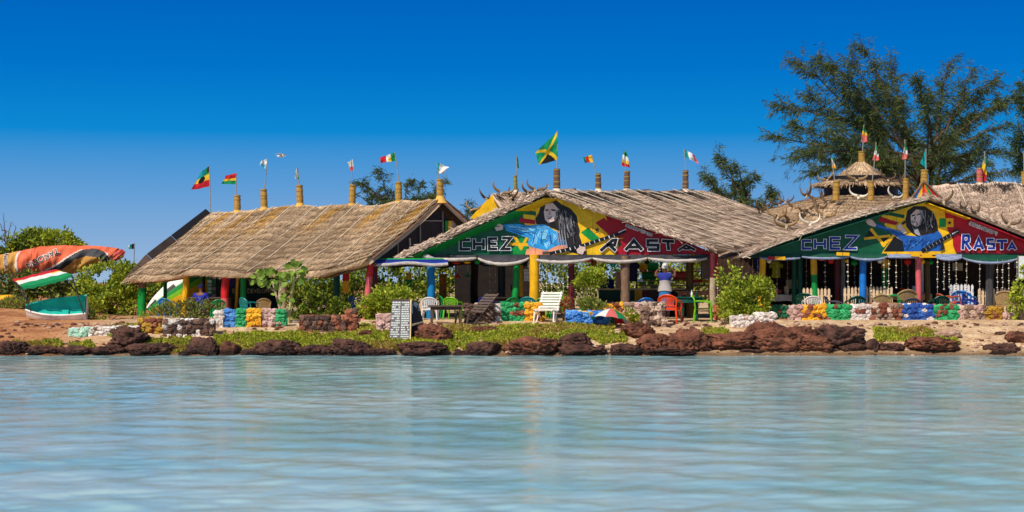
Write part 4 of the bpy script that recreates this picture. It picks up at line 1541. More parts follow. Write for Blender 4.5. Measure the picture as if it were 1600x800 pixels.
flag_post('green, cream and pink flag flying right at the end of the middle ridge', Y2(1071), (1071, 266, 298), ((1072, 269), (1069, 233)), [(1069, 233), (1070, 246), (1092, 255), (1085, 242)], [(.3, CTEAL), (.72, CLOTHW), (1, CPINK)], axis='u', mat=BROWNB, sw=9)
flag_post('white and orange flag on a leaning pole left of the lantern roof', 67.5, (1306, 283, 309), ((1305, 285), (1299, 246)), [(1299, 243), (1300, 262), (1306, 264), (1303, 250)], [(.3, CGRN), (.62, CLOTHW), (1, CORG)])
flag_post('pink flag with green and yellow top hanging from the very top of the lantern roof', 71, (1347, 237, 257), ((1347, 240), (1350, 195)), [(1349, 197), (1345, 222), (1356, 222), (1353, 203)], [(.25, CGRN), (.5, CYEL), (1, CPINK)], sw=10)
flag_post('green, cream and pink flag on a leaning pole before the lantern roof', 66.5, (1361, 284, 309), ((1362, 287), (1369, 222)), [(1369, 227), (1363, 250), (1373, 251), (1372, 236)], [(.3, CGRN), (.62, CLOTHW), (1, CPINK)], sw=9)
flag_post('green, cream and red flag on an upright pole right of the lantern roof', 66.5, (1415, 278, 308), ((1414, 281), (1414, 218)), [(1414, 223), (1409, 249), (1419, 248), (1417, 232)], [(.25, CGRN), (.6, CLOTHW), (1, CPINK)], sw=9)
flag_post('plain teal pointed flag above the little striped gable', 65.6, (1444, 264, 289), ((1446, 268), (1447, 232)), [(1447, 232), (1448, 265), (1438, 255), (1442, 244)], [(1, CTEAL)], sw=11, wave=.05)
flag_post('green, yellow and red flag hanging on a pinkish sleeve on the far right roof', 66, (1531, 262, 288), ((1536, 268), (1539, 236)), [(1538, 236), (1531, 280), (1540, 284), (1543, 258)], [(.3, CGRN), (.6, CYEL), (1, CRED)], mat=PINK, sw=9)
flag_post('green flag on a yellow sleeve at the right edge of the photo', 66, (1600, 268, 290), ((1600, 272), (1599, 236)), [(1599, 238), (1600, 262), (1607, 264), (1606, 246)], [(.5, CGRN), (1, CYEL)], sw=8)
flag_post('small black, green and white flag beyond the bushes left of the roof', 74, None, ((207, 490), (210, 380)), [(210, 380), (209, 389), (199, 389), (200, 384)], [(.4, CBLK), (.75, CTEAL), (1, CLOTHW)], axis='u', group=None)

# ================================================================ horns on the roofs
def make_horns(hm, bm_):
    t = thing('horned_skull', 'x', 'skull')
    m = MB()
    lump(m, (0, -.02, .02), (.07, .05, .045), bm_, sub=2, amp=.12, rotz=0, seed=3)
    m.lathe([(.045, .02), (.034, -.07), (.024, -.12), (.012, -.14)], (0, -.03, .01), bm_, n=10, rot=(R(-42), 0, 0))
    m.build('skull', t, smooth=60)
    for s in (-1, 1):
        m = MB()
        pts, rr = [], []
        for i in range(13):
            k = i / 12
            a = k * 1.9
            pts.append(Vector((s * (.07 + .36 * math.sin(a)), -.02 - .10 * k, .08 + .34 * (1 - math.cos(a)) * .8)))
            rr.append(.062 * (1 - k) ** .75 + .006)
        m.tube(pts, rr, hm, n=8)
        m.build('horn', t, smooth=60)
    return t
HORNS = [  # px, py, scale, yaw, tilt, pale?, label
    (1186, 331, .8, 25, 10, 0, 'dark horned skull lowest on the left flank of the hut roof, beside the valley'),
    (1198, 326, .7, -30, 0, 0, 'horned skull at the left skyline of the hut roof, next to the lowest one'),
    (1216, 322, .8, 35, -8, 0, 'dark curved horns on the left skyline of the hut roof, under the sparse tree'),
    (1227, 318, .75, -15, 8, 0, 'pair of upright dark horns on the skyline of the hut roof'),
    (1239, 327, .9, 20, 0, 1, 'pale skull with dark horns just below the skyline pair'),
    (1216, 342, 1.0, -35, 12, 1, 'long pale horns at the lower left of the hut roof'),
    (1234, 348, 1.05, 30, -6, 1, 'wide pale horn ring in the middle of the lower hut roof'),
    (1228, 356, 1.0, 0, 10, 1, 'wide horned skull lowest on the hut roof, above the word on the gable'),
    (1262, 308, 1.0, -40, 5, 0, 'dark thick horns high on the hut roof left of the lantern'),
    (1270, 313, .9, 15, -5, 1, 'bleached skull with dark horns high on the hut roof'),
    (1284, 311, .9, 40, 10, 0, 'dark horns leaning right, just left of the leaning flag sleeve'),
    (1294, 318, .8, -20, 0, 0, 'dark twisted horns below the leaning flag sleeve'),
    (1264, 331, .95, 10, -10, 0, 'dark broad horns in the centre of the hut roof'),
    (1280, 326, .9, -35, 6, 0, 'dark horns right of centre on the hut roof'),
    (1264, 353, 1.0, 25, 0, 2, 'chalk-white horned skull close to the gable edge'),
    (1288, 340, 1.0, -15, 8, 1, 'pale long horns low on the right of the hut roof'),
    (1252, 340, .9, 45, 0, 0, 'dark horns between the pale ring and the white skull'),
    (1338, 284, 1.05, 0, 0, 1, 'white skull with long spread horns in the middle of the lantern roof'),
    (1293, 283, .9, -30, 4, 1, 'pale horned skull at the left eave of the lantern roof'),
    (1386, 283, .9, 15, 4, 0, 'dark horned skull on the right half of the lantern roof'),
    (1406, 285, .8, 40, 0, 0, 'horned skull at the right eave of the lantern roof'),
    (1341, 310, .9, -10, 0, 2, 'white crescent horns below the lantern between two flag sleeves'),
    (1394, 310, .8, 15, 0, 2, 'white horns at the right foot of the lantern'),
    (1474, 318, .9, -20, 0, 0, 'black horns right of the little striped gable'),
    (1524, 336, .9, 25, 0, 0, 'dark horns low on the far right roof, above the red gable edge'),
    (1576, 352, .8, -30, 0, 0, 'dark horns nearest the right edge, on the far right roof'),
    (1503, 328, .7, 20, 0, 0, 'small dark horns on the far right roof between two larger pairs'),
    (758, 312, .8, 30, 0, 0, 'black horn on the left rake of the small hut behind the mural'),
    (737, 330, .8, -20, 0, 1, 'curled pale horn at the lowest left corner of the small hut'),
    (783, 304, 1.0, 10, 0, 1, 'long pale horns on the ridge of the small hut, left of its sleeve'),
    (800, 311, 1.0, -30, 0, 0, 'dark twisted horns lying on the front of the small hut roof'),
    (823, 303, .9, 30, 0, 1, 'horns on the small hut ridge right of its thin sleeve'),
    (836, 300, .8, -10, 0, 0, 'dark horns at the right end of the small hut ridge'),
]
SKULL = M('weathered_skull', (140, 118, 92), (200, 178, 144), rough=.8, scale=8, bump=.3)
hp = [make_horns(HORN, SKULL), make_horns(M('two_tone_horn', (60, 44, 32), (186, 150, 102), rough=.45, scale=2.5, contrast=.3), SKULL), make_horns(BONE, BONE)]
used = [False] * 3
for px, py, s_, yaw, tilt, kind, lab in HORNS:
    loc, nor = hit(px, py)
    q = Euler((R(-12 + rnd.uniform(-25, 20)), R(tilt + rnd.uniform(-22, 22)), R(yaw * 1.6 + rnd.uniform(-20, 20))))
    pr = hp[kind]
    if not used[kind]:
        used[kind] = True
        o = pr
        o['label'] = lab; o['group'] = 'horned skulls on the roofs'
        o.location, o.rotation_euler, o.scale = loc + Vector((0, -.05, .02)), q, (s_,) * 3
    else:
        copy_tree(pr, lab, 'horned skulls on the roofs', loc + Vector((0, -.05, .02)), q, s_)

# ================================================================ stone walls
def stone_wall(label, secs, size=.165, cat='stone wall', group=None, knob=.18):
    """secs: (x0, x1, ytop, ybot, mat, knob material); each painted stretch is a part of the wall"""
    yb = gy(0, np.mean([s_[3] for s_ in secs]))
    c = at((secs[0][0] + secs[-1][1]) / 2, secs[0][3], yb)
    t = thing('stone_wall', label, cat, (c.x, c.y, gz(c.x, c.y)), group)
    for x0, x1, yt, ybot, mat, alt in secs:
        Y = min(gy(0, ybot), 57.2)
        a, b = at(x0, ybot, Y), at(x1, ybot, Y)
        zt = at(0, yt, Y).z
        zb = min(a.z, gz(a.x, Y)) - .06
        hgt = zt - zb
        m = MB()
        m.box(((a.x + b.x) / 2, Y + .225, (zt + zb) / 2 - .03), (b.x - a.x - .004, .34, hgt - .05), MORTAR if mat in (DSTONE, RSTONE) else mat)
        nxs, nzs = max(1, round((b.x - a.x) / size)), max(1, round(hgt / (size * .8)))
        dx, dz = (b.x - a.x) / nxs, hgt / nzs
        for i in range(nxs):
            for j in range(nzs):
                px_ = a.x + (i + .5 + (.25 if j % 2 else -.25) * (0 if nxs < 3 else 1)) * dx + rnd.uniform(-.2, .2) * dx
                px_ = min(max(px_, a.x + dx * .4), b.x - dx * .4)
                pz = zb + (j + .5) * dz + rnd.uniform(-.15, .15) * dz
                s2 = rnd.uniform(.75, 1.2)
                mt = alt if rnd.random() < knob else mat
                lump(m, (px_, Y + .06 + rnd.uniform(-.03, .03), pz), (dx * rnd.uniform(.52, .72) * s2, .065 * rnd.uniform(.7, 1.3), dz * rnd.uniform(.54, .72) * s2), mt, sub=2, amp=.55, freq=1.6)
            for dy in (.2, .36):
                lump(m, (a.x + (i + .5) * dx, Y + dy, zt - .02 + rnd.uniform(-.03, .02)), (dx * .62, .11, .06), alt if rnd.random() < knob + .15 else mat, sub=1, amp=.45)
        m.build('wall_section', t)
    return t
stone_wall('long low wall before the right pavilion, painted green, yellow, white and blue', [
    (1204, 1232, 478, 500, SP_DG, BSTONE), (1232, 1254, 478, 499, SP_P, RSTONE), (1254, 1291, 477, 499, SP_Y, BSTONE), (1291, 1330, 477, 498, SP_G, BSTONE),
    (1330, 1362, 476, 498, SP_W, BSTONE), (1362, 1411, 475, 498, RSTONE, BSTONE), (1411, 1459, 476, 497, SP_DB, SP_W), (1459, 1498, 477, 497, SP_G, BSTONE),
    (1498, 1541, 478, 497, RSTONE, SP_P), (1541, 1567, 480, 497, SP_O, BSTONE), (1567, 1606, 489, 498, SP_P, RSTONE)], knob=.22)
stone_wall('whitewashed rubble bed under the bush beside the pinkish post', [(1142, 1180, 494, 512, SP_W, RSTONE), (1180, 1212, 490, 510, SP_W, BSTONE)])
stone_wall('rubble bench of pinkish and brown stones left of the orange chair', [(976, 1002, 474, 502, SP_P, RSTONE), (1002, 1041, 473, 511, RSTONE, DSTONE)], knob=.4)
stone_wall('blue flower bed wall with a yellow roundel, behind the beach umbrella', [(884, 910, 487, 509, SP_B, SP_W), (910, 934, 487, 509, SP_B, SP_Y), (934, 952, 487, 509, SP_B, SP_DB)], knob=.16)
stone_wall('short yellow wall behind the beach umbrella', [(938, 976, 474, 497, SP_Y, BSTONE)], knob=.3)
stone_wall('green and yellow stone wall between the dark and the white wooden loungers', [(725, 772, 476, 503, DSTONE, RSTONE), (772, 783, 475, 502, SP_W, RSTONE), (783, 820, 474, 502, SP_G, BSTONE), (820, 852, 474, 502, SP_Y, BSTONE)])
stone_wall('wall under the left pavilion painted blue, green and yellow in turn', [(334, 348, 486, 512, SP_W, RSTONE), (348, 368, 484, 511, SP_B, SP_W), (368, 385, 484, 511, SP_G, RSTONE), (385, 407, 484, 511, SP_Y, BSTONE), (407, 431, 484, 510, SP_P, RSTONE), (431, 447, 485, 511, SP_G, RSTONE)], knob=.12)
stone_wall('crumbling low wall at the far left in pale teal, white and ochre', [(106, 146, 513, 526, SP_T, SP_W), (146, 214, 511, 526, SP_W, RSTONE), (214, 250, 498, 521, SP_O, BSTONE)], knob=.3)
stone_wall('dark and white rubble wall under the low plants of the left pavilion', [(254, 334, 500, 526, DSTONE, SP_W)], knob=.35)
stone_wall('dark dry stone wall between two bushes below the left pavilion', [(467, 540, 494, 519, DSTONE, BSTONE), (540, 558, 484, 518, BSTONE, DSTONE)])
stone_wall('pale boulder wall end left of the chalk sign', [(587, 612, 492, 521, SP_P, PROCK)], size=.3)

# ================================================================ lava boulders along the water
def boulder(px, pyb, w, h, label, mat=ROCK, seed=0, depth=.8, group='lava boulders along the shore', name='boulder', sub_=4, rough_=1.0):
    Y = gy(px, pyb)
    c = at(px, pyb, Y)
    k = Y / F
    W_, H_ = w * k / 2, h * k
    vs, fs = ICO[sub_]
    off = Vector((seed * 3.7, seed * 1.3, seed * 7.1))
    out = []
    rr = random.Random(seed * 7 + 1)
    cuts = []
    for _ in range(16):
        d_ = Vector((rr.gauss(0, 1), rr.gauss(0, 1), rr.gauss(0, .8))).normalized()
        cuts.append((d_, rr.uniform(.62, .92)))
    for p in vs:
        q = Vector((p.x, p.y, p.z))
        for d_, c_ in cuts:
            e_ = q.dot(d_) - c_
            if e_ > 0:
                q -= d_ * e_ * .9
        q *= 1.14
        n1 = noise.noise(q * 1.0 + off)
        n2 = noise.noise(q * 2.3 + off)
        n3 = abs(noise.noise(q * 4.8 + off))
        n4 = noise.noise(q * 9 + off)
        n5 = abs(noise.noise(q * 16 + off))
        r = 1 + rough_ * (.26 * n1 + .16 * n2 - .30 * n3 + .20 * n4 - .20 * n5)
        q = q * r
        # blocky shoulders
        q = Vector((math.copysign(abs(q.x) ** .85, q.x), math.copysign(abs(q.y) ** .85, q.y), math.copysign(abs(q.z) ** .8, q.z)))
        out.append(Vector((q.x * W_, q.y * W_ * depth, q.z * H_ * .62)) + Vector((c.x, c.y + W_ * depth * .7, c.z + H_ * .36)))
    m = MB()
    m.add(out, fs, mat)
    o = m.build(name, smooth=180)
    tag(o, label, 'rock', group)
    return o
BOULD = [
    (14, 554, 56, 22, 'dark boulder at the left edge of the shore', ROCK), (66, 554, 70, 13, 'low flat boulder left of the first grass patch', ROCK),
    (120, 554, 60, 14, 'low dark boulder under the pale teal wall', ROCK), (196, 543, 64, 30, 'big dark boulder in front of the crumbling white wall', ROCK),
    (166, 555, 62, 14, 'flat boulder at the waterline below the big dark one', ROCK), (232, 556, 72, 18, 'long low boulder at the waterline right of the big dark one', ROCK),
    (316, 556, 50, 27, 'blocky dark boulder in the grass below the left pavilion', ROCK), (356, 556, 34, 23, 'smaller boulder touching the blocky dark one', RROCK),
    (290, 557, 30, 9, 'tiny low stone left of the blocky boulder', ROCK), (434, 557, 76, 25, 'wide boulder below the palm sapling', ROCK), (392, 557, 36, 12, 'low stone left of the wide boulder', ROCK),
    (488, 557, 62, 18, 'low rounded boulder right of the wide one', ROCK), (543, 556, 60, 26, 'humped boulder below the dry stone wall', ROCK), (590, 557, 54, 12, 'flat shore stone left of the chalk sign foot', ROCK),
    (655, 557, 90, 23, 'broad boulder at the waterline below the round one', ROCK), (678, 535, 60, 26, 'round boulder right of the chalk sign', RROCK), (722, 557, 30, 9, 'low stone right of the broad waterline boulder', ROCK),
    (752, 557, 54, 22, 'peaked small boulder below the dark lounger', ROCK), (826, 556, 92, 26, 'long smooth reddish boulder below the white lounger', RROCK), (898, 543, 50, 20, 'boulder in the grass below the blue flower bed', ROCK),
    (908, 557, 74, 16, 'flat boulder at the waterline below the beach umbrella', ROCK), (752, 520, 44, 10, 'flat reddish rock in the grass in front of the green wall', RROCK), (570, 527, 26, 11, 'small rust stone in the grass left of the sign', RROCK),
    (978, 556, 56, 16, 'low boulder right of the flat umbrella boulder', ROCK), (998, 526, 48, 22, 'reddish boulder under the rubble bench', RROCK), (1024, 550, 54, 28, 'boulder left of the tall round one', RROCK),
    (1079, 550, 58, 35, 'tall round boulder below the orange chair', RROCK), (1046, 557, 86, 14, 'long flat stone at the waterline under the tall round boulder', ROCK),
    (1152, 546, 92, 26, 'left sloping part of the big rock outcrop', RROCK), (1226, 549, 104, 37, 'middle block of the big rock outcrop', RROCK), (1316, 545, 96, 38, 'tall right block of the big rock outcrop', ROCK), (1276, 549, 70, 24, 'front foot of the big rock outcrop', RROCK),
    (1200, 530, 70, 24, 'upper rear hump of the big rock outcrop', RROCK), (1332, 552, 42, 14, 'small stone in front of the tall right block', ROCK), (1364, 548, 22, 18, 'small upright stone right of the outcrop', ROCK),
    (1394, 548, 46, 11, 'low stone left of the pyramid-shaped boulder', ROCK), (1458, 549, 92, 22, 'wide pyramid-shaped boulder on the right sand', RROCK), (1484, 528, 40, 13, 'pale flat rock on the right sand', PROCK),
    (1574, 554, 54, 15, 'dark boulder at the waterline near the right edge', ROCK), (1594, 537, 40, 20, 'reddish boulder at the right edge of the photo', RROCK), (1548, 547, 26, 9, 'small stone left of the right edge boulders', ROCK), (1564, 524, 18, 6, 'tiny dark stone alone on the right sand', ROCK),
    (1172, 552, 40, 7, 'thin waterline stone below the outcrop', ROCK),
]
for i, b in enumerate(BOULD):
    boulder(b[0], b[1], b[2] * 1.04, b[3] * 1.05, b[4], b[5], seed=i + 3, sub_=4 if b[2] > 40 else 3)
# loose pebbles and wrack on the beach: nobody could count them
m = MB()
for i in range(1500):
    x = rnd.uniform(-16, 16.5)
    y = rnd.choice([rnd.gauss(52.6, .35), rnd.uniform(52.4, 56.2), rnd.gauss(55.4, .25)])
    s_ = rnd.choice([.02, .03, .035, .05, .07]) * rnd.uniform(.7, 1.3)
    lump(m, (x, y, gz(x, y) + s_ * .2), (s_ * 1.3, s_, s_ * .7), rnd.choice([ROCK, RROCK, PROCK, PROCK]), sub=0 if s_ < .06 else 1, amp=.3)
o = m.build('pebbles', base=(0, 54, 0))
tag(o, 'small dark and pale pebbles strewn along the sand above the water', 'pebbles', kind='stuff')
# ================================================================ furniture
def fl(px, Y):
    p = at(px, 500, Y)
    return Vector((p.x, Y, gz(p.x, Y)))

def plastic_chair(mat, wicker=False):
    """armchair facing -Y, back at +Y"""
    t = thing('plastic_chair', 'x', 'chair')
    m = MB()
    rows = []
    for j in range(7):
        rows.append([Vector((-.23 + .46 * i / 6, -.24 + .48 * j / 6, .43 + .02 * ((i - 3) / 3) ** 2 - .02 * j / 6)) for i in range(7)])
    m.sheet(rows, mat)
    m.sheet([[p - Vector((0, 0, .025)) for p in r] for r in rows], mat)
    m.beam((-.24, -.25, .42), (.24, -.25, .42), .03, .05, mat)
    m.beam((-.24, .24, .40), (.24, .24, .40), .03, .05, mat)
    m.build('seat', t, smooth=50)
    m = MB()
    def bk(a, h):                       # a: -1..1 across, h: 0..1 up
        top = .84 - .13 * abs(a) ** 2.4
        z = .44 + (top - .44) * h
        return Vector((a * (.235 + .04 * h), .235 + .12 * h - .09 * a * a * h, z))
    m.tube([bk(-1, i / 8) for i in range(9)] + [bk(-1 + 2 * i / 12, 1) for i in range(1, 12)] + [bk(1, 1 - i / 8) for i in range(9)], .024, mat, n=7)
    if wicker:
        rows = [[bk(-1 + 2 * i / 10, j / 8) for i in range(11)] for j in range(9)]
        m.sheet(rows, mat)
    else:
        m.tube([bk(-.95 + 1.9 * i / 8, .18) for i in range(9)], .018, mat, n=6)
        for a in (-.66, -.4, -.13, .13, .4, .66):
            rows = [[bk(a - .085, j / 6) , bk(a + .085, j / 6)] for j in range(7)]
            m.sheet(rows, mat)
        rows = [[bk(-1 + 2 * i / 10, h) for i in range(11)] for h in (.78, .9, 1.0)]
        m.sheet(rows, mat)
    m.build('backrest', t, smooth=50)
    for s in (-1, 1):
        m = MB()
        m.tube([(s * .25, .27, .66), (s * .285, .1, .665), (s * .29, -.12, .65), (s * .28, -.24, .60), (s * .265, -.26, .44)], [.022, .028, .03, .028, .022], mat, n=7)
        m.build('arm', t, smooth=50)
        for y0, y1 in ((-.24, -.27), (.24, .30)):
            m = MB()
            m.tube([(s * .24, y0, .43), (s * .275, y1, 0)], [.032, .022], mat, n=6)
            m.build('leg', t, smooth=50)
    return t

WICK = M('wicker', (128, 100, 62), (196, 164, 112), rough=.8, scale=30, bump=.8, bscale=60)
GREYP = paint('plastic_grey', 70, 72, 76)
CH_MATS = {'white': PLASTW, 'dgreen': paint('plastic_dark_green', 8, 70, 56, rough=.35), 'green': paint('plastic_green', 10, 140, 70, rough=.35),
           'blue': paint('plastic_blue', 24, 110, 190, rough=.35), 'orange': paint('plastic_orange', 228, 72, 20, rough=.35), 'lime': paint('plastic_lime', 112, 178, 24, rough=.35),
           'wicker': WICK, 'grey': GREYP, 'rust': paint('plastic_rust', 176, 84, 60), 'navy': NAVY, 'teal': paint('plastic_teal', 20, 128, 128, rough=.35)}
CHAIRS = [  # px, Y, colour, yaw, lean (deg), scale, label
    (1047, 56.25, 'orange', 158, 0, 1.06, 'orange plastic armchair with its back to the water, beside the dark table'),
    (1099, 56.4, 'lime', 80, 0, 1.03, 'lime green plastic armchair at the dark table, next to the pinkish post'),
    (1268, 57.8, 'white', 180, 0, .98, 'white plastic chair back showing above the yellow part of the wall'),
    (1262, 58.8, 'dgreen', 150, 0, 1.1, 'dark green chair behind the white chair back, under the yellow and green post'),
    (1303, 58.3, 'grey', 70, 0, .98, 'grey chair turned sideways beside the maroon post'),
    (1336, 58.2, 'dgreen', 185, 0, 1.0, 'dark green chair back just left of the bright blue post'),
    (1378, 58.2, 'wicker', 170, 0, 1.05, 'woven beige chair back just right of the bright blue post'),
    (1404, 58.9, 'green', 60, -18, 1.15, 'bright green armchair tipped against a table, left of the pink post'),
    (1412, 59.25, 'wicker', 190, 0, 1.25, 'tall woven chair standing behind the tipped green armchair'),
    (1424, 58.1, 'grey', 175, 0, .92, 'dark chair back directly left of the pink post, above the blue wall'),
    (1466, 58.2, 'dgreen', 190, 0, 1.0, 'dark green chair back right of the pink post'),
    (1506, 59.4, 'blue', 150, 0, 1.2, 'blue chair with a pale rim beside the white picket fence'),
    (1490, 58.6, 'rust', 100, -14, 1.1, 'rust coloured chair tipped before the white picket fence'),
    (1512, 57.9, 'navy', 60, 12, .9, 'small dark blue chair tilted above the rubble part of the wall'),
    (1574, 59.0, 'wicker', 150, 0, 1.2, 'woven yellowish chair near the right edge, before the cream pickets'),
    (672, 57.3, 'white', 176, 0, 1.0, 'white plastic chair behind the blue post and the chalk sign'),
    (708, 58.2, 'lime', 160, 0, 1.0, 'lime and green chair back behind the dark wooden table'),
    (702, 59.2, 'green', 100, 0, 1.05, 'green armchair right of the blue post, behind the lime one'),
    (764, 58.0, 'navy', 140, 0, 1.0, 'dark blue chair behind the green wall, right of the dark lounger'),
    (795, 58.4, 'green', 215, 0, 1.0, 'green chair at the foot of the green post'),
    (826, 58.6, 'teal', 170, 0, 1.0, 'teal chair left of the yellow post with the white carving'),
    (846, 59.2, 'green', 200, 0, 1.0, 'green chair just right of the yellow post, left of the white lounger'),
    (868, 58.9, 'lime', 170, 0, 1.15, 'lime chair whose top shows above the white lounger'),
    (921, 58.0, 'green', 135, 0, 1.0, 'green chair behind the small clipped tree'),
    (1007, 58.2, 'blue', 190, 0, .98, 'blue chair back above the rubble bench'),
    (262, 61.0, 'blue', 160, 0, 1.0, 'blue chair at the left end of the left pavilion, by the green post'),
    (340, 60.4, 'green', 200, 0, .95, 'green chair left of the red post of the left pavilion'),
    (389, 59.9, 'teal', 130, 0, 1.05, 'blue-green chair right of the green post in the left pavilion'),
    (412, 60.6, 'wicker', 190, 0, 1.0, 'brown woven chair in front of the dark lettered board'),
    (560, 60.8, 'blue', 120, 0, 1.0, 'blue chair beside the red and yellow square post'),
]
protos = {}
for px, Y, col, yaw, lean, s_, lab in CHAIRS:
    s_ *= .80 if px < 480 else .88 if px < 1020 else 1.0 if px < 1150 else .94
    loc = fl(px, Y)
    rot = (R(lean), 0, R(yaw))
    lift = Vector((0, 0, .10)) if lean else Vector((0, 0, 0))
    if col not in protos:
        o = plastic_chair(CH_MATS[col], col == 'wicker')
        protos[col] = o
        o['label'], o['group'] = lab, 'chairs of the beach restaurant'
        o.location, o.rotation_euler, o.scale = loc + lift, rot, (s_ * 1.08, s_, s_)
    else:
        copy_tree(protos[col], lab, 'chairs of the beach restaurant', loc + lift, rot, (s_ * 1.08, s_, s_))

def lounger(mat, label, px, pyb, yaw, sc=1.0):
    """slatted wooden deck chair facing -Y"""
    t = thing('deck_chair', label, 'deck chair')
    wd = .66
    for i in range(7):
        k = (i + .5) / 7
        m = MB()
        m.box((0, .02 + .64 * k, .34 + .62 * k), (wd, .02, .085), mat, rot=(R(-46), 0, 0))
        m.build('back_slat', t, bevel=.004)
    for i in range(5):
        m = MB()
        m.box((0, -.56 + .125 * i, .40 - .012 * i), (wd, .095, .02), mat)
        m.build('seat_slat', t, bevel=.004)
    for s in (-1, 1):
        m = MB()
        m.beam((s * .28, .70, .97), (s * .28, -.32, -.02), .045, .03, mat, up=(1, 0, 0))
        m.build('back_rail', t)
        m = MB()
        m.beam((s * .235, -.62, .37), (s * .235, .46, .0), .045, .03, mat, up=(1, 0, 0))
        m.build('seat_rail', t)
        m = MB()
        m.beam((s * .30, -.52, .36), (s * .30, -.62, 0), .05, .035, mat, up=(1, 0, 0))
        m.build('leg', t)
    Y = gy(px, pyb)
    t.location = at(px, pyb, Y)
    t.location.z = gz(t.location.x, Y + .2)
    t.rotation_euler = (0, 0, R(yaw))
    t.scale = (sc * 1.08, sc, sc)
    return t
lounger(paint('white_boards', 226, 220, 206, rough=.6), 'white slatted wooden deck chair before the yellow wall', 856, 503, -14, 1.0)
lounger(M('grey_boards', (70, 58, 50), (112, 94, 82), rough=.8, scale=5, stretch=(1, 5, 5), bump=.3), 'dark weathered wooden deck chair facing left, before the green wall', 744, 505, -52, .98)

def wood_table(px, pyb, w, d, h, mat, label, topmat=None, leg=.08, yaw=0):
    t = thing('wooden_table', label, 'table')
    m = MB()
    m.box((0, 0, h - .025), (w, d, .05), topmat or mat)
    m.build('tabletop', t, bevel=.006)
    m = MB()
    m.box((0, -d / 2 + .08, h - .10), (w - .2, .03, .10), mat)
    m.build('apron', t)
    for sx in (-1, 1):
        for sy in (-1, 1):
            m = MB()
            m.box((sx * (w / 2 - .12), sy * (d / 2 - .10), (h - .05) / 2), (leg, leg, h - .05), mat)
            m.build('leg', t)
    Y = gy(px, pyb)
    t.location = at(px, pyb, Y)
    t.location.z = gz(t.location.x, Y)
    t.rotation_euler = (0, 0, R(yaw))
    return t
wood_table(697, 507, 1.16, .6, .60, WOOD, 'low dark wooden table right of the chalk sign', yaw=4)
def inner_table(px, Y, w, d, h, mat, label):
    t = wood_table(px, 500, w, d, h, mat, label)
    t.location = fl(px, Y)
    return t
inner_table(1090, 60.5, 1.5, .7, .95, LOG, 'rough brown wooden table behind the dark round table')
inner_table(1215, 61.5, 1.9, .8, .80, DWOOD, 'dark dining table behind the yellow post of the right pavilion')
inner_table(1420, 61.0, 1.5, .8, .85, DWOOD, 'dark dining table behind the pink post')
inner_table(790, 60.2, 1.6, .8, .74, DWOOD, 'dark dining table behind the black and green posts')
inner_table(330, 62.2, 1.5, .8, .7, WOOD, 'dark table beside the seated person in blue')
def cloth_top(px, Y, w, h0, mat, label):
    c = fl(px, Y)
    c.z += h0
    m = MB()
    rows = [[c + Vector((-w / 2 + w * i / 12, y, z + .012 * math.sin(i * 1.9 + j))) for i in range(13)] for j, (y, z) in enumerate(((-.42, -.22), (-.41, .0), (-.2, .012), (.2, .012), (.41, .0), (.42, -.2)))]
    m.sheet(rows, mat)
    tag(m.build('tablecloth', smooth=40), label, 'tablecloth')
cloth_top(1215, 61.5, 1.8, .80, CLOTHW, 'white cloth over the dining table behind the left yellow post')
cloth_top(1420, 61.0, 1.45, .85, cloth('sand', 200, 176, 140), 'sand coloured cloth over the dining table behind the pink post')
for px_, w_, h_, mt_, lb_ in ((1203, .16, .22, CREAM, 'tall cream box on the white tablecloth'), (1216, .3, .14, PINK, 'pink bowl on the white tablecloth'), (1229, .2, .26, CREAM, 'cream jug on the white tablecloth, next to the green posts'), (1410, .22, .16, ORG, 'orange bowl on the sand coloured tablecloth'), (1428, .16, .24, PLASTW, 'white jug on the sand coloured tablecloth')):
    Yt = 61.5 if px_ < 1300 else 61.0
    c = fl(px_, Yt)
    c.z += .83 if px_ < 1300 else .88
    m = MB()
    m.lathe([(w_ * .36, 0), (w_ * .5, h_ * .35), (w_ * .42, h_ * .8), (w_ * .5, h_), (w_ * .4, h_ * .96)], c, mt_, n=14)
    tag(m.build('tableware', smooth=40), lb_, 'tableware')
# round table with bottles
t = thing('round_table', 'dark green round table between the orange and the lime chair', 'table', tuple(fl(1077, 56.9)))
b = t.location
m = MB()
m.lathe([(.50, .74), (.52, .755), (.52, .775), (.50, .79)], b, CH_MATS['dgreen'], n=28)
m.build('tabletop', t, smooth=40)
m = MB()
m.lathe([(.49, .60), (.47, .74)], b, CH_MATS['dgreen'], n=28)
m.build('table_skirt', t, smooth=40)
for a in range(4):
    x, y = .30 * math.cos(R(45 + 90 * a)), .30 * math.sin(R(45 + 90 * a))
    m = MB()
    m.tube([b + Vector((x, y, .75)), b + Vector((x * 1.15, y * 1.15, 0))], [.05, .035], CH_MATS['dgreen'], n=7)
    m.build('leg', t, smooth=50)
def bottle(px, dy, h, mat, label):
    p = Vector((at(px, 470, 56.9 + dy).x, 56.9 + dy, t.location.z + .79))
    m = MB()
    m.lathe([(.036, 0), (.038, .02), (.038, h * .55), (.014, h * .75), (.014, h * .95), (.018, h)], p, mat, n=10)
    o = m.build('bottle', smooth=40)
    tag(o, label, 'bottle', 'bottles on the dark round table')
bottle(1074, -.05, .27, M('bottle_brown', (50, 26, 14), rough=.15), 'brown bottle at the left of the dark round table')
bottle(1081, -.12, .23, PLASTW, 'white bottle beside the brown one on the dark round table')
bottle(1089, .05, .2, M('bottle_green', (22, 60, 30), rough=.15), 'short green bottle at the right of the dark round table')

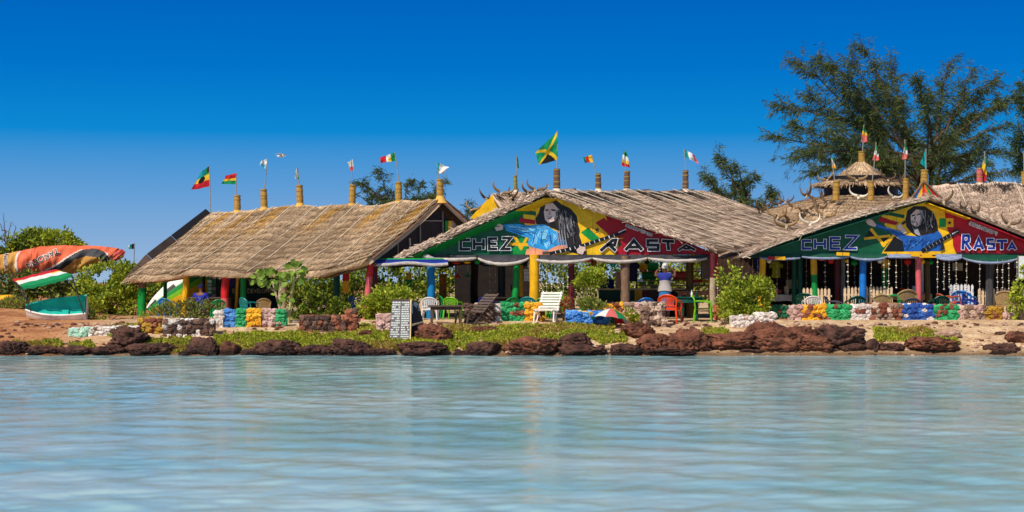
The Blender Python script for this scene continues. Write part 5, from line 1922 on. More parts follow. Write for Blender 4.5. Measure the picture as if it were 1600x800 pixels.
# ---------------------------------------------------------------- sign, umbrella, counter, kegs
Ys = gy(0, 532)
t = thing('chalk_sign', 'upright folding menu board covered with pale lettered strips, standing in the grass', 'sign', tuple(at(624, 531, Ys)))
def spt(px, py, lean):        # board leaning back towards the top
    return at(px, py, Ys + lean * (532 - py) / 63)
m = MB()
q = [spt(612.5, 469, .35), spt(641, 469, .35), spt(640, 533, .35), spt(608, 532, .35)]
m.prism(q, (0, .03, 0), M('slate', (84, 82, 80), (116, 112, 108), rough=.8, scale=6))
PALEP = M('pale_lettering', (176, 176, 172), (226, 226, 220), rough=.7, scale=30)
for r_ in range(17):
    y = 471.5 + r_ * 3.55
    k = (y - 469) / 63
    x0, x1 = 612.8 - 4.2 * k, 640.2 - .8 * k
    mid = x0 + (x1 - x0) * .52
    for a, bb in ((x0 + .8, mid - 1.2), (mid + 1, x1 - .6)):
        x = a
        while x < bb - 1:
            w = rnd.uniform(1.2, 4.2)
            e = min(x + w, bb)
            if rnd.random() < .9:
                p = [spt(x, y, .35), spt(e, y, .35), spt(e, y + 2.15, .35), spt(x, y + 2.15, .35)]
                m.prism([v - Vector((0, .006, 0)) for v in p], (0, .010, 0), PALEP)
            x = e + .5
m.build('panel', t)
m = MB()
m.beam(spt(642, 468, .35), spt(641, 533, .35), .035, .05, CREAM)
m.build('frame_strip', t)
m = MB()
m.beam(spt(611, 468.5, .35), spt(642, 468.5, .35), .03, .05, WOOD)
m.build('frame_strip', t)
m = MB()
q = [spt(643.5, 470, .36), at(652, 471, Ys + .62), at(665, 520, Ys + .55), at(642, 532, Ys + .05)]
m.prism(q, (.02, .03, 0), BLK)
b2_ = m.build('panel', t)
m = MB()
q2 = [q[0].lerp(q[3], .03), q[1].lerp(q[2], .03), q[1].lerp(q[2], .30), q[0].lerp(q[3], .33)]
m.prism([v + Vector((0, -.012, 0)) for v in q2], (0, .005, 0), M('faded_picture', (40, 44, 52), (186, 196, 204), rough=.6, scale=7, contrast=.12))
m.build('picture', b2_)
m = MB()
m.beam(q[0].lerp(q[3], .62) + Vector((0, -.03, 0)), q[1].lerp(q[2], .66) + Vector((0, -.03, 0)), .03, .05, CREAM)
m.build('batten', t)

Yu = gy(0, 513)
uc = at(954, 511, Yu)
t = thing('beach_umbrella', 'open beach umbrella lying on its rim, with white, pink, green and yellow panels', 'umbrella', tuple(uc))
rm = Euler((R(-10), R(7), 0)).to_matrix()
def upt(a, r):
    z = .38 * (1 - r ** 1.7)
    return uc + Vector((0, .2, .20)) + rm @ Vector((.66 * r * math.cos(a), .66 * r * math.sin(a), z)) * 1.0
gm = [CLOTHW, CRED, CGRN, CYEL, CGRN, cloth('blue', 40, 120, 200), CLOTHW, CPINK, CGRN, CORG]
m = MB()
ng = 10
for g_ in range(ng):
    a0 = 2 * math.pi * g_ / ng
    rows = []
    for j in range(8):
        r = j / 7
        rows.append([upt(a0 + 2 * math.pi / ng * i / 4, max(r, .01) * (1 - .05 * math.sin(math.pi * i / 4) * r)) for i in range(5)])
    m.sheet(rows, gm[g_])
m.build('canopy', t, smooth=30)
m = MB()
m.tube([uc + Vector((0, .2, .20)) + rm @ Vector((0, 0, .44)), uc + Vector((0, .2, .20)) + rm @ Vector((0, 0, -.02))], .014, STEEL, n=7)
m.build('pole', t)
for g_ in range(ng):
    a0 = 2 * math.pi * g_ / ng
    m = MB()
    m.tube([upt(a0, .02) - Vector((0, 0, .01)), upt(a0, .5) - Vector((0, 0, .012)), upt(a0, 1) - Vector((0, 0, .01))], .006, STEEL, n=4)
    m.build('rib', t)

Yb = 63.6
cb = thing('bar_counter', 'bar counter with pale top and green, yellow and red front panels', 'counter', tuple(fl(1000, Yb)))
zc = 2.2 - 10.5 * Yb / F
m = MB()
m.beam(at(934, 451.5, Yb), at(1074, 451.5, Yb), .6, .06, CREAM)
m.build('countertop', cb)
for x0, x1, mt in ((936, 972, DGRN), (972, 980, YEL), (980, 992, DGRN), (992, 1003, YEL), (1003, 1015, MAROON), (1015, 1030, WOOD), (1030, 1073, DWOOD)):
    m = MB()
    a, b = at(x0 + .1, 453, Yb - .2), at(x1 - .1, 453, Yb - .2)
    m.box(((a.x + b.x) / 2, Yb - .2, (a.z + .95) / 2), (b.x - a.x, .05, a.z - .95), mt)
    m.build('front_panel', cb)
# goods on the counter
for i, (px, w, h, mt, nm, lab) in enumerate(((944, .25, .08, CREAM, 'tray', 'pale tray at the left end of the bar counter'), (955, .2, .12, PINK, 'bowl', 'pink bowl on the bar counter near the left end'), (966, .22, .1, CREAM, 'bowl', 'cream bowl on the bar counter beside the log post'),
                                           (1006, .24, .09, CREAM, 'bowl', 'cream bowl on the bar counter right of the log post'), (1022, .3, .1, GREY, 'basket', 'grey basket on the bar counter left of the standing person'))):
    p = at(px, 450.6, Yb)
    p.z = at(px, 451.5, Yb).z + .03
    m = MB()
    m.lathe([(w * .35, 0), (w * .5, h * .6), (w * .55, h), (w * .5, h), (w * .42, h * .4)], p, mt, n=14)
    tag(m.build(nm, smooth=40), lab, nm, 'dishes on the bar counter')

Yk = 65.5
rk = thing('shelf_rack', 'wooden rack behind the bar carrying painted kegs', 'rack', tuple(fl(1030, Yk)))
for y in (424.5, 438, 446):
    m = MB()
    m.beam(at(994, y, Yk), at(1112, y, Yk), .4, .035, RED if y < 430 else LOG)
    m.build('shelf', rk)
for x in (995, 1033, 1075, 1111):
    m = MB()
    a = at(x, 404, Yk)
    m.beam(a, Vector((a.x, a.y, .95)), .06, .06, DWOOD, up=(0, 1, 0))
    m.build('upright', rk)
m = MB()
for x0, x1, mt in ((1082, 1097, RED), (1097, 1111, YEL)):
    m.beam(at(x0, 439, Yk - .25), at(x1, 439, Yk - .25), .04, .13, mt)
m.build('painted_rail', rk)
def keg(px, py, w, mt, label):
    p = at(px, py, Yk)
    L_ = w * Yk / F / 2
    m = MB()
    prof = [(.10, -L_), (.15, -L_), (.165, -L_ * .9), (.16, -L_ * .5), (.17, -L_ * .33), (.16, -L_ * .2), (.16, L_ * .2), (.17, L_ * .33), (.16, L_ * .5), (.165, L_ * .9), (.15, L_), (.10, L_)]
    m.lathe(prof, p, mt, n=16, rot=(0, R(90), 0))
    tag(m.build('keg', smooth=35), label, 'keg', 'painted kegs behind the bar')
zk = .165 * F / Yk
keg(1005, 424.5 - zk - .8, 12, YEL, 'yellow keg on the upper shelf behind the bar')
keg(1020, 424.5 - zk - .8, 16, GRN, 'green keg on the upper shelf, right of the yellow one')
keg(1014, 438 - zk - .8, 22, CH_MATS['green'], 'long green keg on the lower shelf behind the bar')
keg(1062, 438 - zk - .8, 20, paint('keg_coral', 216, 84, 70), 'coral red keg on the shelf right of the standing person')
for i, (px, yb_, mt) in enumerate(((1002, 411.5, 0),)):
    pass
def shelf_box(px, ybase, w, h, mt, label):
    p = at(px, ybase, Yk)
    k = Yk / F
    m = MB()
    m.box((p.x, Yk, p.z + h * k / 2 + .022), (w * k, .2, h * k), mt)
    m.box((p.x, Yk, p.z + h * k + .03), (w * k * .8, .16, .02), WHT)
    tag(m.build('crate', bevel=.01), label, 'box', 'boxes on the rack behind the bar')
shelf_box(1004, 446, 10, 5, paint('crate_lime', 150, 180, 50), 'lime box on the low shelf behind the bar, left end')
shelf_box(1017, 446, 9, 5.5, paint('crate_green', 90, 150, 60), 'green box on the low shelf left of the standing person')
shelf_box(1088, 446, 12, 5, CREAM, 'cream box on the low shelf near the pinkish post')

# ---------------------------------------------------------------- picket fences inside the right pavilion
def picket(x0, x1, ytop, Y, mat, label, step=5.6):
    c = fl((x0 + x1) / 2, Y)
    t = thing('picket_fence', label, 'fence', tuple(c), 'picket fences inside the right pavilion')
    zt = at(0, ytop, Y).z
    zb = .97
    for z in (zb + .25, zt - .3):
        m = MB()
        m.beam((at(x0, 0, Y).x, Y + .03, z), (at(x1, 0, Y).x, Y + .03, z), .025, .06, mat)
        m.build('rail', t)
    x = x0 + 2
    while x < x1 - 1:
        p = at(x, 0, Y)
        h = zt - rnd.uniform(0, .03)
        w = .042
        m = MB()
        m.prism([Vector((p.x - w, Y, zb)), Vector((p.x + w, Y, zb)), Vector((p.x + w, Y, h - .07)), Vector((p.x, Y, h)), Vector((p.x - w, Y, h - .07))], (0, -.02, 0), mat)
        m.build('picket', t)
        x += step * rnd.uniform(.95, 1.05)
    return t
PCREAM = paint('picket_cream', 228, 196, 156)
picket(1254, 1300, 449, 59.64, PCREAM, 'cream picket fence left of the maroon post')
picket(1318, 1344, 447, 59.64, PCREAM, 'cream picket fence between the maroon and the bright blue post')
picket(1352, 1396, 446, 59.64, PCREAM, 'cream picket fence right of the bright blue post')
picket(1484, 1522, 443, 59.5, PLASTW, 'white picket fence left of the dark log post')
picket(1528, 1584, 449, 59.66, PCREAM, 'weathered cream picket fence right of the dark log post')

# ---------------------------------------------------------------- hanging strings of shells, floats and gourds
def shell_string(n, gap):
    m = MB()
    m.tube([(0, 0, 0), (0, 0, -n * gap)], .004, ROPE, n=4)
    z = -.05
    for i in range(n):
        r = rnd.uniform(.016, .034)
        z -= gap * rnd.uniform(.45, 1.6)
        lump(m, (rnd.uniform(-.02, .02), 0, z), (r * 1.2, r, r * .85), BONE, sub=1, amp=.45)
    o = m.build('shell_string', base=(0, 0, 0), smooth=70)
    tag(o, 'x', 'shell string')
    return o
SPEC = [(4, .17), (5, .2), (6, .15), (7, .17), (8, .13), (8, .16), (9, .14), (10, .13)]
sp_ = [shell_string(*q) for q in SPEC]
SH3 = 'string of small white shells hanging under the gable of the right pavilion'
SH2 = 'string of small white shells hanging between the posts of the middle pavilion'
SH4 = 'string of small white shells at the dark left side of the right pavilion'
STR = []
x = 1204
while x < 1594:
    dense = x > 1470
    if not any(abs(x - q) < 6 for q in (1192, 1245, 1272, 1312, 1348, 1436, 1449, 1546)) and rnd.random() < (.95 if dense else .72):
        STR.append((x, 404 + rnd.uniform(-1, 4), 58.93 + rnd.uniform(0, .06) if dense or rnd.random() < .45 else 60.2 + rnd.uniform(0, .9), SH3))
    x += rnd.uniform(7, 12.5)
for x in (846, 854, 862, 872, 880, 887):
    STR.append((x, 409 + rnd.uniform(0, 5), 59.35, SH2))
for x in (765, 774, 822, 827, 817):
    STR.append((x, 416, 62, SH2))
for x in (1118, 1121, 1141, 1153, 1160, 1169, 1176, 1184):
    STR.append((x, 404 + rnd.uniform(0, 8), 59.5 + rnd.uniform(0, 1.5), SH4))
uu = [False] * 8
for x, y, Y, lab in STR:
    k = rnd.choice([4, 5, 6, 7, 6]) if x > 1470 else rnd.choice([0, 1, 2, 3, 5])
    p = at(x, y, Y)
    if not uu[k]:
        uu[k] = True
        o = sp_[k]
        o.location = p
    else:
        o = copy_tree(sp_[k], loc=p, rot=(0, 0, rnd.uniform(0, 6)))
    o['label'] = lab
    o['group'] = 'shell strings of the ' + ('middle pavilion' if lab == SH2 else 'right pavilion' if lab == SH3 else 'dark left side')
for q, o in zip(uu, sp_):
    if not q:
        bpy.data.objects.remove(o)

def gourd(px, py, r, mat, label, Y=59.9, shape=0):
    p = at(px, py, Y)
    k = r * Y / F
    t = thing('hanging_gourd', label, 'lantern', tuple(p), 'coloured gourds and floats hanging under the eaves')
    m = MB()
    prof = {0: [(.15, -.85), (.7, -.6), (1, 0), (.75, .55), (.3, .9), (.2, 1.2)], 1: [(.9, -.8), (1.05, -.6), (.5, .2), (.25, .8), (.1, 1.3)], 2: [(.5, -.4), (1.1, -.1), (1.2, .15), (.5, .5), (.2, .7)]}[shape]
    m.lathe([(a * k, z * k) for a, z in prof], p, mat, n=14)
    m.build('gourd_body', t, smooth=50)
    m = MB()
    m.tube([p + Vector((0, 0, k * .7)), p + Vector((0, 0, k * 1.2 + .25))], .006, ROPE, n=4)
    m.build('cord', t)
for a in ((684, 410, 4.6, BLU, 'blue gourd hanging right beside the blue post'), (694, 409, 4.5, ORG, 'orange flat float right of the blue gourd', 60.2, 2), (713, 411, 5, RED, 'red flat float under the left awning', 60.2, 2), (730, 410, 5, YEL, 'yellow flat float under the left awning', 60.2, 2),
          (746, 409, 5, GRN, 'green gourd where the two left awnings meet'), (715, 431, 4.2, RED, 'red cone-shaped lamp hanging low in the middle pavilion', 61.5, 1), (731, 430, 4, GRN, 'green cone-shaped lamp hanging low in the middle pavilion', 61.5, 1), (761, 412, 4, BLU, 'blue float half behind the second awning', 60.3, 2),
          (919, 408, 5, RED, 'red gourd above the clipped tree', 60.2, 2), (938, 409, 4, CREAM, 'cream gourd right of the red one'), (958, 413, 5, TEAL, 'teal gourd left of the log post', 61, 0), (1008, 405, 3.4, CREAM, 'small cream gourd above the kegs', 61), (1011, 410, 4, BLK, 'black gourd above the kegs', 61.5),
          (1284, 406, 4, PINK, 'pinkish flat float left of the maroon post', 60, 2), (1298, 408, 5, RED, 'red gourd beside the maroon post'), (1335, 411, 5, GRN, 'green gourd left of the bright blue post'), (1357, 408, 4.4, BLU, 'blue gourd touching the bright blue post', 59.9, 2), (1375, 408, 4.5, PLASTW, 'white gourd right of the bright blue post'),
          (1418, 409, 6, RED, 'big red gourd left of the pink post'), (1441, 409, 4.5, YEL, 'yellow gourd right of the pink post', 59.5), (1454, 410, 4.5, GRN, 'green gourd right of the yellow one'), (1489, 405, 3.6, PLASTW, 'white gourd hanging over the white picket fence'), (1512, 404, 4, GRN, 'small green cone lamp under the right awning', 59.5, 1),
          (1590, 408, 4.5, GRN, 'green gourd nearest the right edge'), (1202, 408, 4, PLASTW, 'white gourd just right of the left yellow post', 60, 0), (1323, 408, 3, YEL, 'tiny yellow gourd beside the grey post')):
    gourd(*a)

def star_lantern(px, py, r, Y, label, mat):
    m = MB()
    pts = []
    k = r * Y / F
    c = at(px, py, Y)
    for i in range(12):
        q = k if i % 2 == 0 else k * .62
        pts.append(c + Vector((q * math.sin(math.pi * i / 6), 0, q * math.cos(math.pi * i / 6))))
    m.prism(pts, (0, .06, 0), mat)
    tag(m.build('star_ornament'), label, 'ornament')
star_lantern(843, 404, 6.5, 59.5, 'yellow star-shaped ornament at the top of the yellow post', YEL)
star_lantern(1386, 412, 7, 60.8, 'yellow star-shaped ornament on the green back post', YEL)
m = MB()
c = at(829.5, 417, 59.85)
lump(m, c + Vector((0, 0, .08)), (.11, .07, .17), BONE, sub=2, amp=.3, rotz=0, seed=8)
lump(m, c + Vector((.0, 0, -.13)), (.075, .06, .14), BONE, sub=2, amp=.3, rotz=0, seed=12)
tag(m.build('bone_carving', smooth=60), 'white bone carving tied to the yellow post', 'carving')
m = MB()
c = at(823, 430, 61.2)
m.box(c, (.20, .20, .42), PLASTW)
for i in range(9):
    m.box(c + Vector((-.06 + .06 * (i % 3), -.101, -.14 + .14 * (i // 3))), (.025, .01, .03), BLK)
tag(m.build('box_lantern', bevel=.01), 'white box lantern with dark dots left of the yellow post', 'lantern')

# ---------------------------------------------------------------- hanging clothes and cloths
def shirt(px, py, w, h, Y, mat, label, cat='shirt'):
    k = Y / F
    c = at(px, py, Y)
    W_, H_ = w * k / 2, h * k
    m = MB()
    outline = [(-.35, 0), (-.12, .0), (0, -.06), (.12, 0), (.35, 0), (1.0, -.25), (.85, -.45), (.55, -.32), (.58, -1), (-.58, -1), (-.55, -.32), (-.85, -.45), (-1.0, -.25)]
    pts = [c + Vector((x * W_, .03 * math.sin(x * 5), z * H_)) for x, z in outline]
    m.prism(pts, (0, .07, 0), mat)
    tag(m.build('hanging_shirt', bevel=.015), label, cat)
shirt(988, 406, 24, 34, 61.2, cloth('navy', 26, 30, 70), 'dark blue shirt hanging beside the log post')
shirt(1213, 408, 22, 26, 61.0, cloth('olive_yellow', 150, 150, 30), 'yellow-green shirt hanging behind the shell strings')
shirt(1184, 402, 14, 20, 60.3, cloth('dark_blue', 24, 32, 96), 'dark blue shirt hanging left of the yellow post')
shirt(968, 424, 22, 24, 62.0, cloth('dusty', 170, 140, 126), 'dusty pink shirt hanging left of the log post')
rows = [[at(938 + 2.4 * i, 436 + 1.8 * j + .6 * math.sin(i), 62.8 + .05 * math.sin(i * 1.7)) for i in range(10)] for j in range(9)]
m = MB()
m.sheet(rows, cloth('deep_navy', 18, 34, 110))
tag(m.build('hanging_cloth', smooth=60), 'deep blue cloth hung in front of the bar counter', 'cloth')
m = MB()
c = at(1598, 418, 58.9)
m.box(c, (.3, .03, .78), M('white_plaque', (190, 196, 186), (226, 228, 222), rough=.6, scale=14))
m.box(c + Vector((-.16, 0, 0)), (.03, .05, .82), GREY)
tag(m.build('wall_plaque'), 'tall white plaque at the right edge above the bush', 'sign')
m = MB()
c = fl(1121, 57.0)
c.z = at(0, 487, 57).z
m.lathe([(.10, -.5), (.11, 0), (.15, .18), (.16, .22), (.13, .22)], c, paint('terracotta', 214, 96, 80), n=14)
tag(m.build('flower_pot', smooth=40), 'salmon pink pot beside the pinkish post', 'pot')

# ---------------------------------------------------------------- inside the left pavilion
sb = thing('sign_board', 'dark green board with pale lettering at the back of the left pavilion', 'sign', tuple(fl(395, 65.2)))
m = MB()
a, b = at(336, 424, 65.2), at(447, 424, 65.2)
m.box(((a.x + b.x) / 2, 65.23, (a.z + .95) / 2), (b.x - a.x, .05, a.z - .95), M('board_green', (8, 40, 30), (16, 62, 48), rough=.6))
bo = m.build('board', sb)
for w_ in (('TE', 392.5, 441, 11, 0, CREAM, 0, .95), ('E', 365, 455, 10, 0, CREAM, 0, .95), ('DEVELOPMENT', 413, 455, 10, 0, CREAM, 0, .78)):
    mm = Mural(65.2)
    mm.text(*w_)
    mm.build('lettering', bo)
mm = Mural(65.2)
mm.poly([(352, 427), (369, 427), (369, 449), (352, 449)], NAVY)
mm.build('blue_panel', bo)
m = MB()
Yp = 63.4
a = at(332, 421, Yp)
m.box((a.x, Yp, (a.z + .95) / 2), (.32, .3, a.z - .95), MORTAR)
for j in range(13):
    for i in range(2):
        z = .98 + j * (a.z - .95) / 13
        m.box((a.x - .08 + .16 * i, Yp - .15, z + .06), (.14, .04, .10), rnd.choice([SP_DG, SP_T, SP_DG, GREY]))
m.build('tiled_pillar', p1)
# painted pirogue lying on its side
pa, pb = at(231, 484, 66.4), at(352, 402, 67.4)
t = thing('pirogue', 'long white, green and yellow painted pirogue lying on its side under the left roof', 'boat', (pa.x, pa.y, 1.0))
ax = (pb - pa)
axn = ax.normalized()
upv = Vector((-axn.z, 0, axn.x)).normalized()
fw = axn.cross(upv).normalized()
if fw.y > 0: fw = -fw
bands = [WHT, WHT, WHT, BLK, GRN, LIME, YEL, YEL, PEACH, PEACH, GRN, WHT]
rows = []
NB = 36
for i in range(25):
    s_ = i / 24
    r = .86 * (math.sin(math.pi * (.03 + .60 * s_)) ** .6)
    c = pa + ax * s_ - upv * (.40 * s_ + .1)
    rows.append([c + (upv * math.cos(th) + fw * math.sin(th) * .45) * r for th in [math.pi * j / NB for j in range(NB + 1)]])
m = MB()
m.sheet(rows, WHT, lambda i, j: bands[min(11, int(j / NB * 12))] if not (bands[min(11, int(j / NB * 12))] is BLK and (i // 3) % 2) else WHT)
m.build('hull', t, smooth=60)
m = MB()
rows2 = [[r_[0] - fw * .03, r_[0].lerp(r_[-1], .5) - fw * .12, r_[-1] - fw * .03] for r_ in rows]
m.sheet(rows2, WOOD)
m.build('inner_planking', t, smooth=60)

# ================================================================ people
def skin_body(name, joints, edges, mat, parent, sub_=2):
    """joints: list of (x, y, z, rx, ry)"""
    me = bpy.data.meshes.new(name)
    o = np.array(origin_of(parent))
    me.from_pydata([tuple(np.array(j[:3])) for j in joints], edges, [])
    ob = bpy.data.objects.new(name, me)
    COL.objects.link(ob)
    ob.parent = parent
    md = ob.modifiers.new('skin', 'SKIN')
    md.use_smooth_shade = True
    for i, j in enumerate(joints):
        me.skin_vertices[0].data[i].radius = (j[3], j[4] if len(j) > 4 else j[3])
    me.skin_vertices[0].data[0].use_root = True
    sb_ = ob.modifiers.new('sub', 'SUBSURF')
    sb_.levels = sb_.render_levels = sub_
    me.materials.append(mat)
    return ob
SKINB = M('skin_brown', (92, 58, 42), (122, 80, 60), rough=.5, scale=6)
def hand_joints(base, w, d, side, spread):
    """palm and five curled fingers appended to base lists: wrist index w, direction d, side vector"""
    J, E = base
    d, side = d.normalized(), side.normalized()
    n = d.cross(side).normalized()
    p0 = Vector(J[w][:3])
    palm = p0 + d * .07
    J.append((*palm, .036, .018)); pi_ = len(J) - 1
    E.append((w, pi_))
    for k, ln in ((-1.5, .062), (-.5, .074), (.5, .080), (1.5, .070)):
        a = palm + side * k * .017 + d * .025
        b = a + d * ln * .55 + n * .012
        c = b + d * ln * .40 + n * .03
        J += [(*a, .010, .010), (*b, .009, .009), (*c, .007, .007)]
        q = len(J)
        E += [(pi_, q - 3), (q - 3, q - 2), (q - 2, q - 1)]
    a = p0 + d * .035 + side * .035
    b = a + d * .03 + side * .028
    J += [(*a, .012, .012), (*b, .009, .009)]
    q = len(J)
    E += [(pi_, q - 2), (q - 2, q - 1)]

def head_mesh(parent, c, r, yaw, mat, hair=None):
    """skull with brow, nose, chin, ears; part of the body colour"""
    pass

# standing person, back to the water, hands raised to the head scarf
t = thing('person', 'standing person in pale apron and blue skirt, hands raised to a white head scarf', 'person', tuple(fl(1039, 59.05)))
Hs = 1.10
def Z(*a): return a
J = [(0, 0, .98, .14, .11), (0, .0, 1.12, .125, .10), (0, .01, 1.28, .145, .105), (0, .01, 1.40, .15, .10), (0, 0, 1.47, .06, .06), (0, -.01, 1.54, .055, .055), (0, 0, 1.60, .085, .10), (0, 0, 1.68, .088, .105), (0, 0, 1.745, .06, .07),
     (.17, 0, 1.41, .06, .06), (.31, .05, 1.37, .046, .046), (.29, .16, 1.53, .036, .036), (.15, .15, 1.63, .026, .026),
     (-.17, 0, 1.41, .06, .06), (-.32, .05, 1.39, .046, .046), (-.28, .16, 1.55, .036, .036), (-.14, .15, 1.64, .026, .026),
     (.09, 0, .90, .10, .10), (.10, -.01, .50, .06, .065), (.10, .02, .10, .04, .045), (.11, -.12, .03, .035, .025),
     (-.09, 0, .90, .10, .10), (-.10, -.01, .50, .06, .065), (-.10, .02, .10, .04, .045), (-.11, -.12, .03, .035, .025)]
E = [(0, 1), (1, 2), (2, 3), (3, 4), (4, 5), (5, 6), (6, 7), (7, 8), (3, 9), (9, 10), (10, 11), (11, 12), (3, 13), (13, 14), (14, 15), (15, 16), (0, 17), (17, 18), (18, 19), (19, 20), (0, 21), (21, 22), (22, 23), (23, 24)]
hand_joints((J, E), 12, Vector((-.6, -.1, .6)), Vector((0, .3, 1)), 1)
hand_joints((J, E), 16, Vector((.6, -.1, .6)), Vector((0, .3, 1)), 1)
body = skin_body('body', J, E, SKINB, t)
shirt_j = [(0, 0, 1.0, .165, .135), (0, 0, 1.14, .15, .125), (0, .01, 1.28, .19, .15), (0, .01, 1.385, .185, .145), (.16, .01, 1.405, .098, .098), (.245, .03, 1.39, .072, .072), (-.16, .01, 1.405, .098, .098), (-.255, .03, 1.40, .072, .072)]
skin_body('blouse', shirt_j, [(0, 1), (1, 2), (2, 3), (3, 4), (4, 5), (3, 6), (6, 7)], cloth('indigo', 50, 60, 150), t)
rows = []
for j in range(11):
    k = j / 10
    z = 1.24 - .34 * k
    w_ = .182 - .012 * math.sin(math.pi * min(k * 1.5, 1)) + .05 * k * k
    rows.append([Vector((w_ * math.cos(a), (w_ * .80) * math.sin(a) + .008, z + .012 * math.sin(a * 3))) for a in [2 * math.pi * i / 24 for i in range(25)]])
def local_sheet(rows, mat, name, parent):
    m = MB()
    m.sheet([[Vector(p) + parent.location for p in r] for r in rows], mat)
    return m.build(name, parent, smooth=60)
local_sheet(rows, cloth('apron', 196, 186, 180), 'apron', t)
rows = []
for j in range(11):
    k = j / 10
    z = .99 - .72 * k
    rr = .165 + .10 * k
    rows.append([Vector(((rr + .016 * math.sin(a * 7 + 1) * k) * math.cos(a), (rr * .85 + .016 * math.sin(a * 7) * k) * math.sin(a), z)) for a in [2 * math.pi * i / 40 for i in range(41)]])
local_sheet(rows, cloth('skirt_blue', 50, 128, 180), 'skirt', t)
m = MB()
m.lathe([(.02, .125), (.075, .10), (.10, .05), (.112, 0), (.108, -.04), (.10, -.06)], t.location + Vector((0, .01, 1.68)), CLOTHW, n=18, sx=.92, sy=1.08)
m.lathe([(.03, .05), (.055, .02), (.05, -.02), (.02, -.04)], t.location + Vector((.02, -.12, 1.72)), CLOTHW, n=10)
m.build('head_scarf', t, smooth=60)
m = MB()                                       # face on the far side
hc = t.location + Vector((0, 0, 1.66))
m.lathe([(.004, .035), (.012, .01), (.018, -.02), (.004, -.03)], hc + Vector((0, .105, 0)), SKINB, n=8)
for s in (-1, 1):
    m.lathe([(.004, .006), (.010, 0), (.004, -.006)], hc + Vector((s * .035, .098, .025)), PLASTW, n=8)
    m.lathe([(.01, .03), (.016, 0), (.008, -.03)], hc + Vector((s * .092, .0, -.005)), SKINB, n=8)
m.lathe([(.004, .006), (.022, 0), (.004, -.006)], hc + Vector((0, .098, -.055)), MAROON, n=8)
m.build('face', t, smooth=60)
t.rotation_euler = (0, 0, R(-12))
t.scale = (1.08, 1.08, 1.06)

# seated person seen from behind
t = thing('person', 'seated person seen from behind in a royal blue T-shirt and dark blue cap', 'person', tuple(fl(314, 61.9)))
J = [(0, 0, .34, .15, .12), (0, -.02, .48, .145, .11), (0, -.04, .64, .165, .115), (0, -.02, .78, .165, .105), (0, 0, .87, .06, .06), (0, .02, .93, .056, .056), (0, .02, 1.0, .082, .098), (0, .02, 1.08, .086, .102), (0, .02, 1.14, .06, .07),
     (.20, -.02, .79, .065, .065), (.27, .02, .56, .048, .048), (.20, .25, .47, .036, .036), (.14, .36, .47, .027, .022),
     (-.20, -.02, .79, .065, .065), (-.27, .02, .56, .048, .048), (-.20, .25, .47, .036, .036), (-.14, .36, .47, .027, .022),
     (.10, .06, .33, .095, .09), (.16, .44, .36, .065, .065), (.16, .40, .02 + .06, .045, .045), (.16, .52, .035, .035, .028),
     (-.10, .06, .33, .095, .09), (-.16, .44, .36, .065, .065), (-.16, .40, .08, .045, .045), (-.16, .52, .035, .035, .028)]
E = [(0, 1), (1, 2), (2, 3), (3, 4), (4, 5), (5, 6), (6, 7), (7, 8), (3, 9), (9, 10), (10, 11), (11, 12), (3, 13), (13, 14), (14, 15), (15, 16), (0, 17), (17, 18), (18, 19), (19, 20), (0, 21), (21, 22), (22, 23), (23, 24)]
hand_joints((J, E), 12, Vector((-.2, 1, -.1)), Vector((-1, -.2, 0)), 1)
hand_joints((J, E), 16, Vector((.2, 1, -.1)), Vector((1, -.2, 0)), 1)
skin_body('body', J, E, SKINB, t)
CB = cloth('royal_blue', 40, 52, 168)
skin_body('t_shirt', [(0, 0, .33, .168, .135), (0, -.02, .48, .165, .13), (0, -.04, .64, .18, .13), (0, -.02, .785, .178, .118), (.205, -.02, .795, .085, .085), (.262, 0, .63, .075, .075), (-.205, -.02, .795, .085, .085), (-.262, 0, .63, .075, .075)],
          [(0, 1), (1, 2), (2, 3), (3, 4), (4, 5), (3, 6), (6, 7)], CB, t)
skin_body('trousers', [(0, .02, .32, .165, .125), (.10, .08, .33, .11, .105), (.16, .45, .36, .082, .082), (.16, .41, .14, .06, .06), (-.10, .08, .33, .11, .105), (-.16, .45, .36, .082, .082), (-.16, .41, .14, .06, .06)],
          [(0, 1), (1, 2), (2, 3), (0, 4), (4, 5), (5, 6)], cloth('dark_grey', 50, 50, 58), t)
m = MB()
m.lathe([(.015, .105), (.07, .09), (.102, .05), (.112, 0), (.110, -.03)], t.location + Vector((0, .02, 1.075)), cloth('cap_navy', 22, 30, 84), n=18, sx=.94, sy=1.08)
m.prism([t.location + Vector((x * .09, .10 + .11 * (1 - x * x), 1.05)) for x in (-1, -.6, -.2, .2, .6, 1)] + [t.location + Vector((.09, .06, 1.05)), t.location + Vector((-.09, .06, 1.05))], (0, 0, .012), cloth('cap_navy', 22, 30, 84))
m.build('cap', t, smooth=60)
m = MB()
hc = t.location + Vector((0, .02, 1.04))
m.lathe([(.004, .035), (.012, .01), (.018, -.02), (.004, -.03)], hc + Vector((0, .105, -.01)), SKINB, n=8)
for s in (-1, 1):
    m.lathe([(.004, .006), (.010, 0), (.004, -.006)], hc + Vector((s * .035, .098, .015)), PLASTW, n=8)
    m.lathe([(.01, .03), (.016, 0), (.008, -.03)], hc + Vector((s * .09, 0, -.01)), SKINB, n=8)
m.lathe([(.004, .006), (.022, 0), (.004, -.006)], hc + Vector((0, .098, -.06)), MAROON, n=8)
m.build('face', t, smooth=60)
t.rotation_euler = (0, 0, R(-14))
t.scale = (1.04, 1.0, 1.0)
sx = t.location
m = MB()
m.box((sx.x, sx.y, sx.z + .20), (.34, .30, .04), WOOD)
for a in (-1, 1):
    for b_ in (-1, 1):
        m.box((sx.x + a * .13, sx.y + b_ * .11, sx.z + .09), (.04, .04, .18), WOOD)
tag(m.build('low_stool'), 'low wooden stool under the seated person in blue', 'stool')

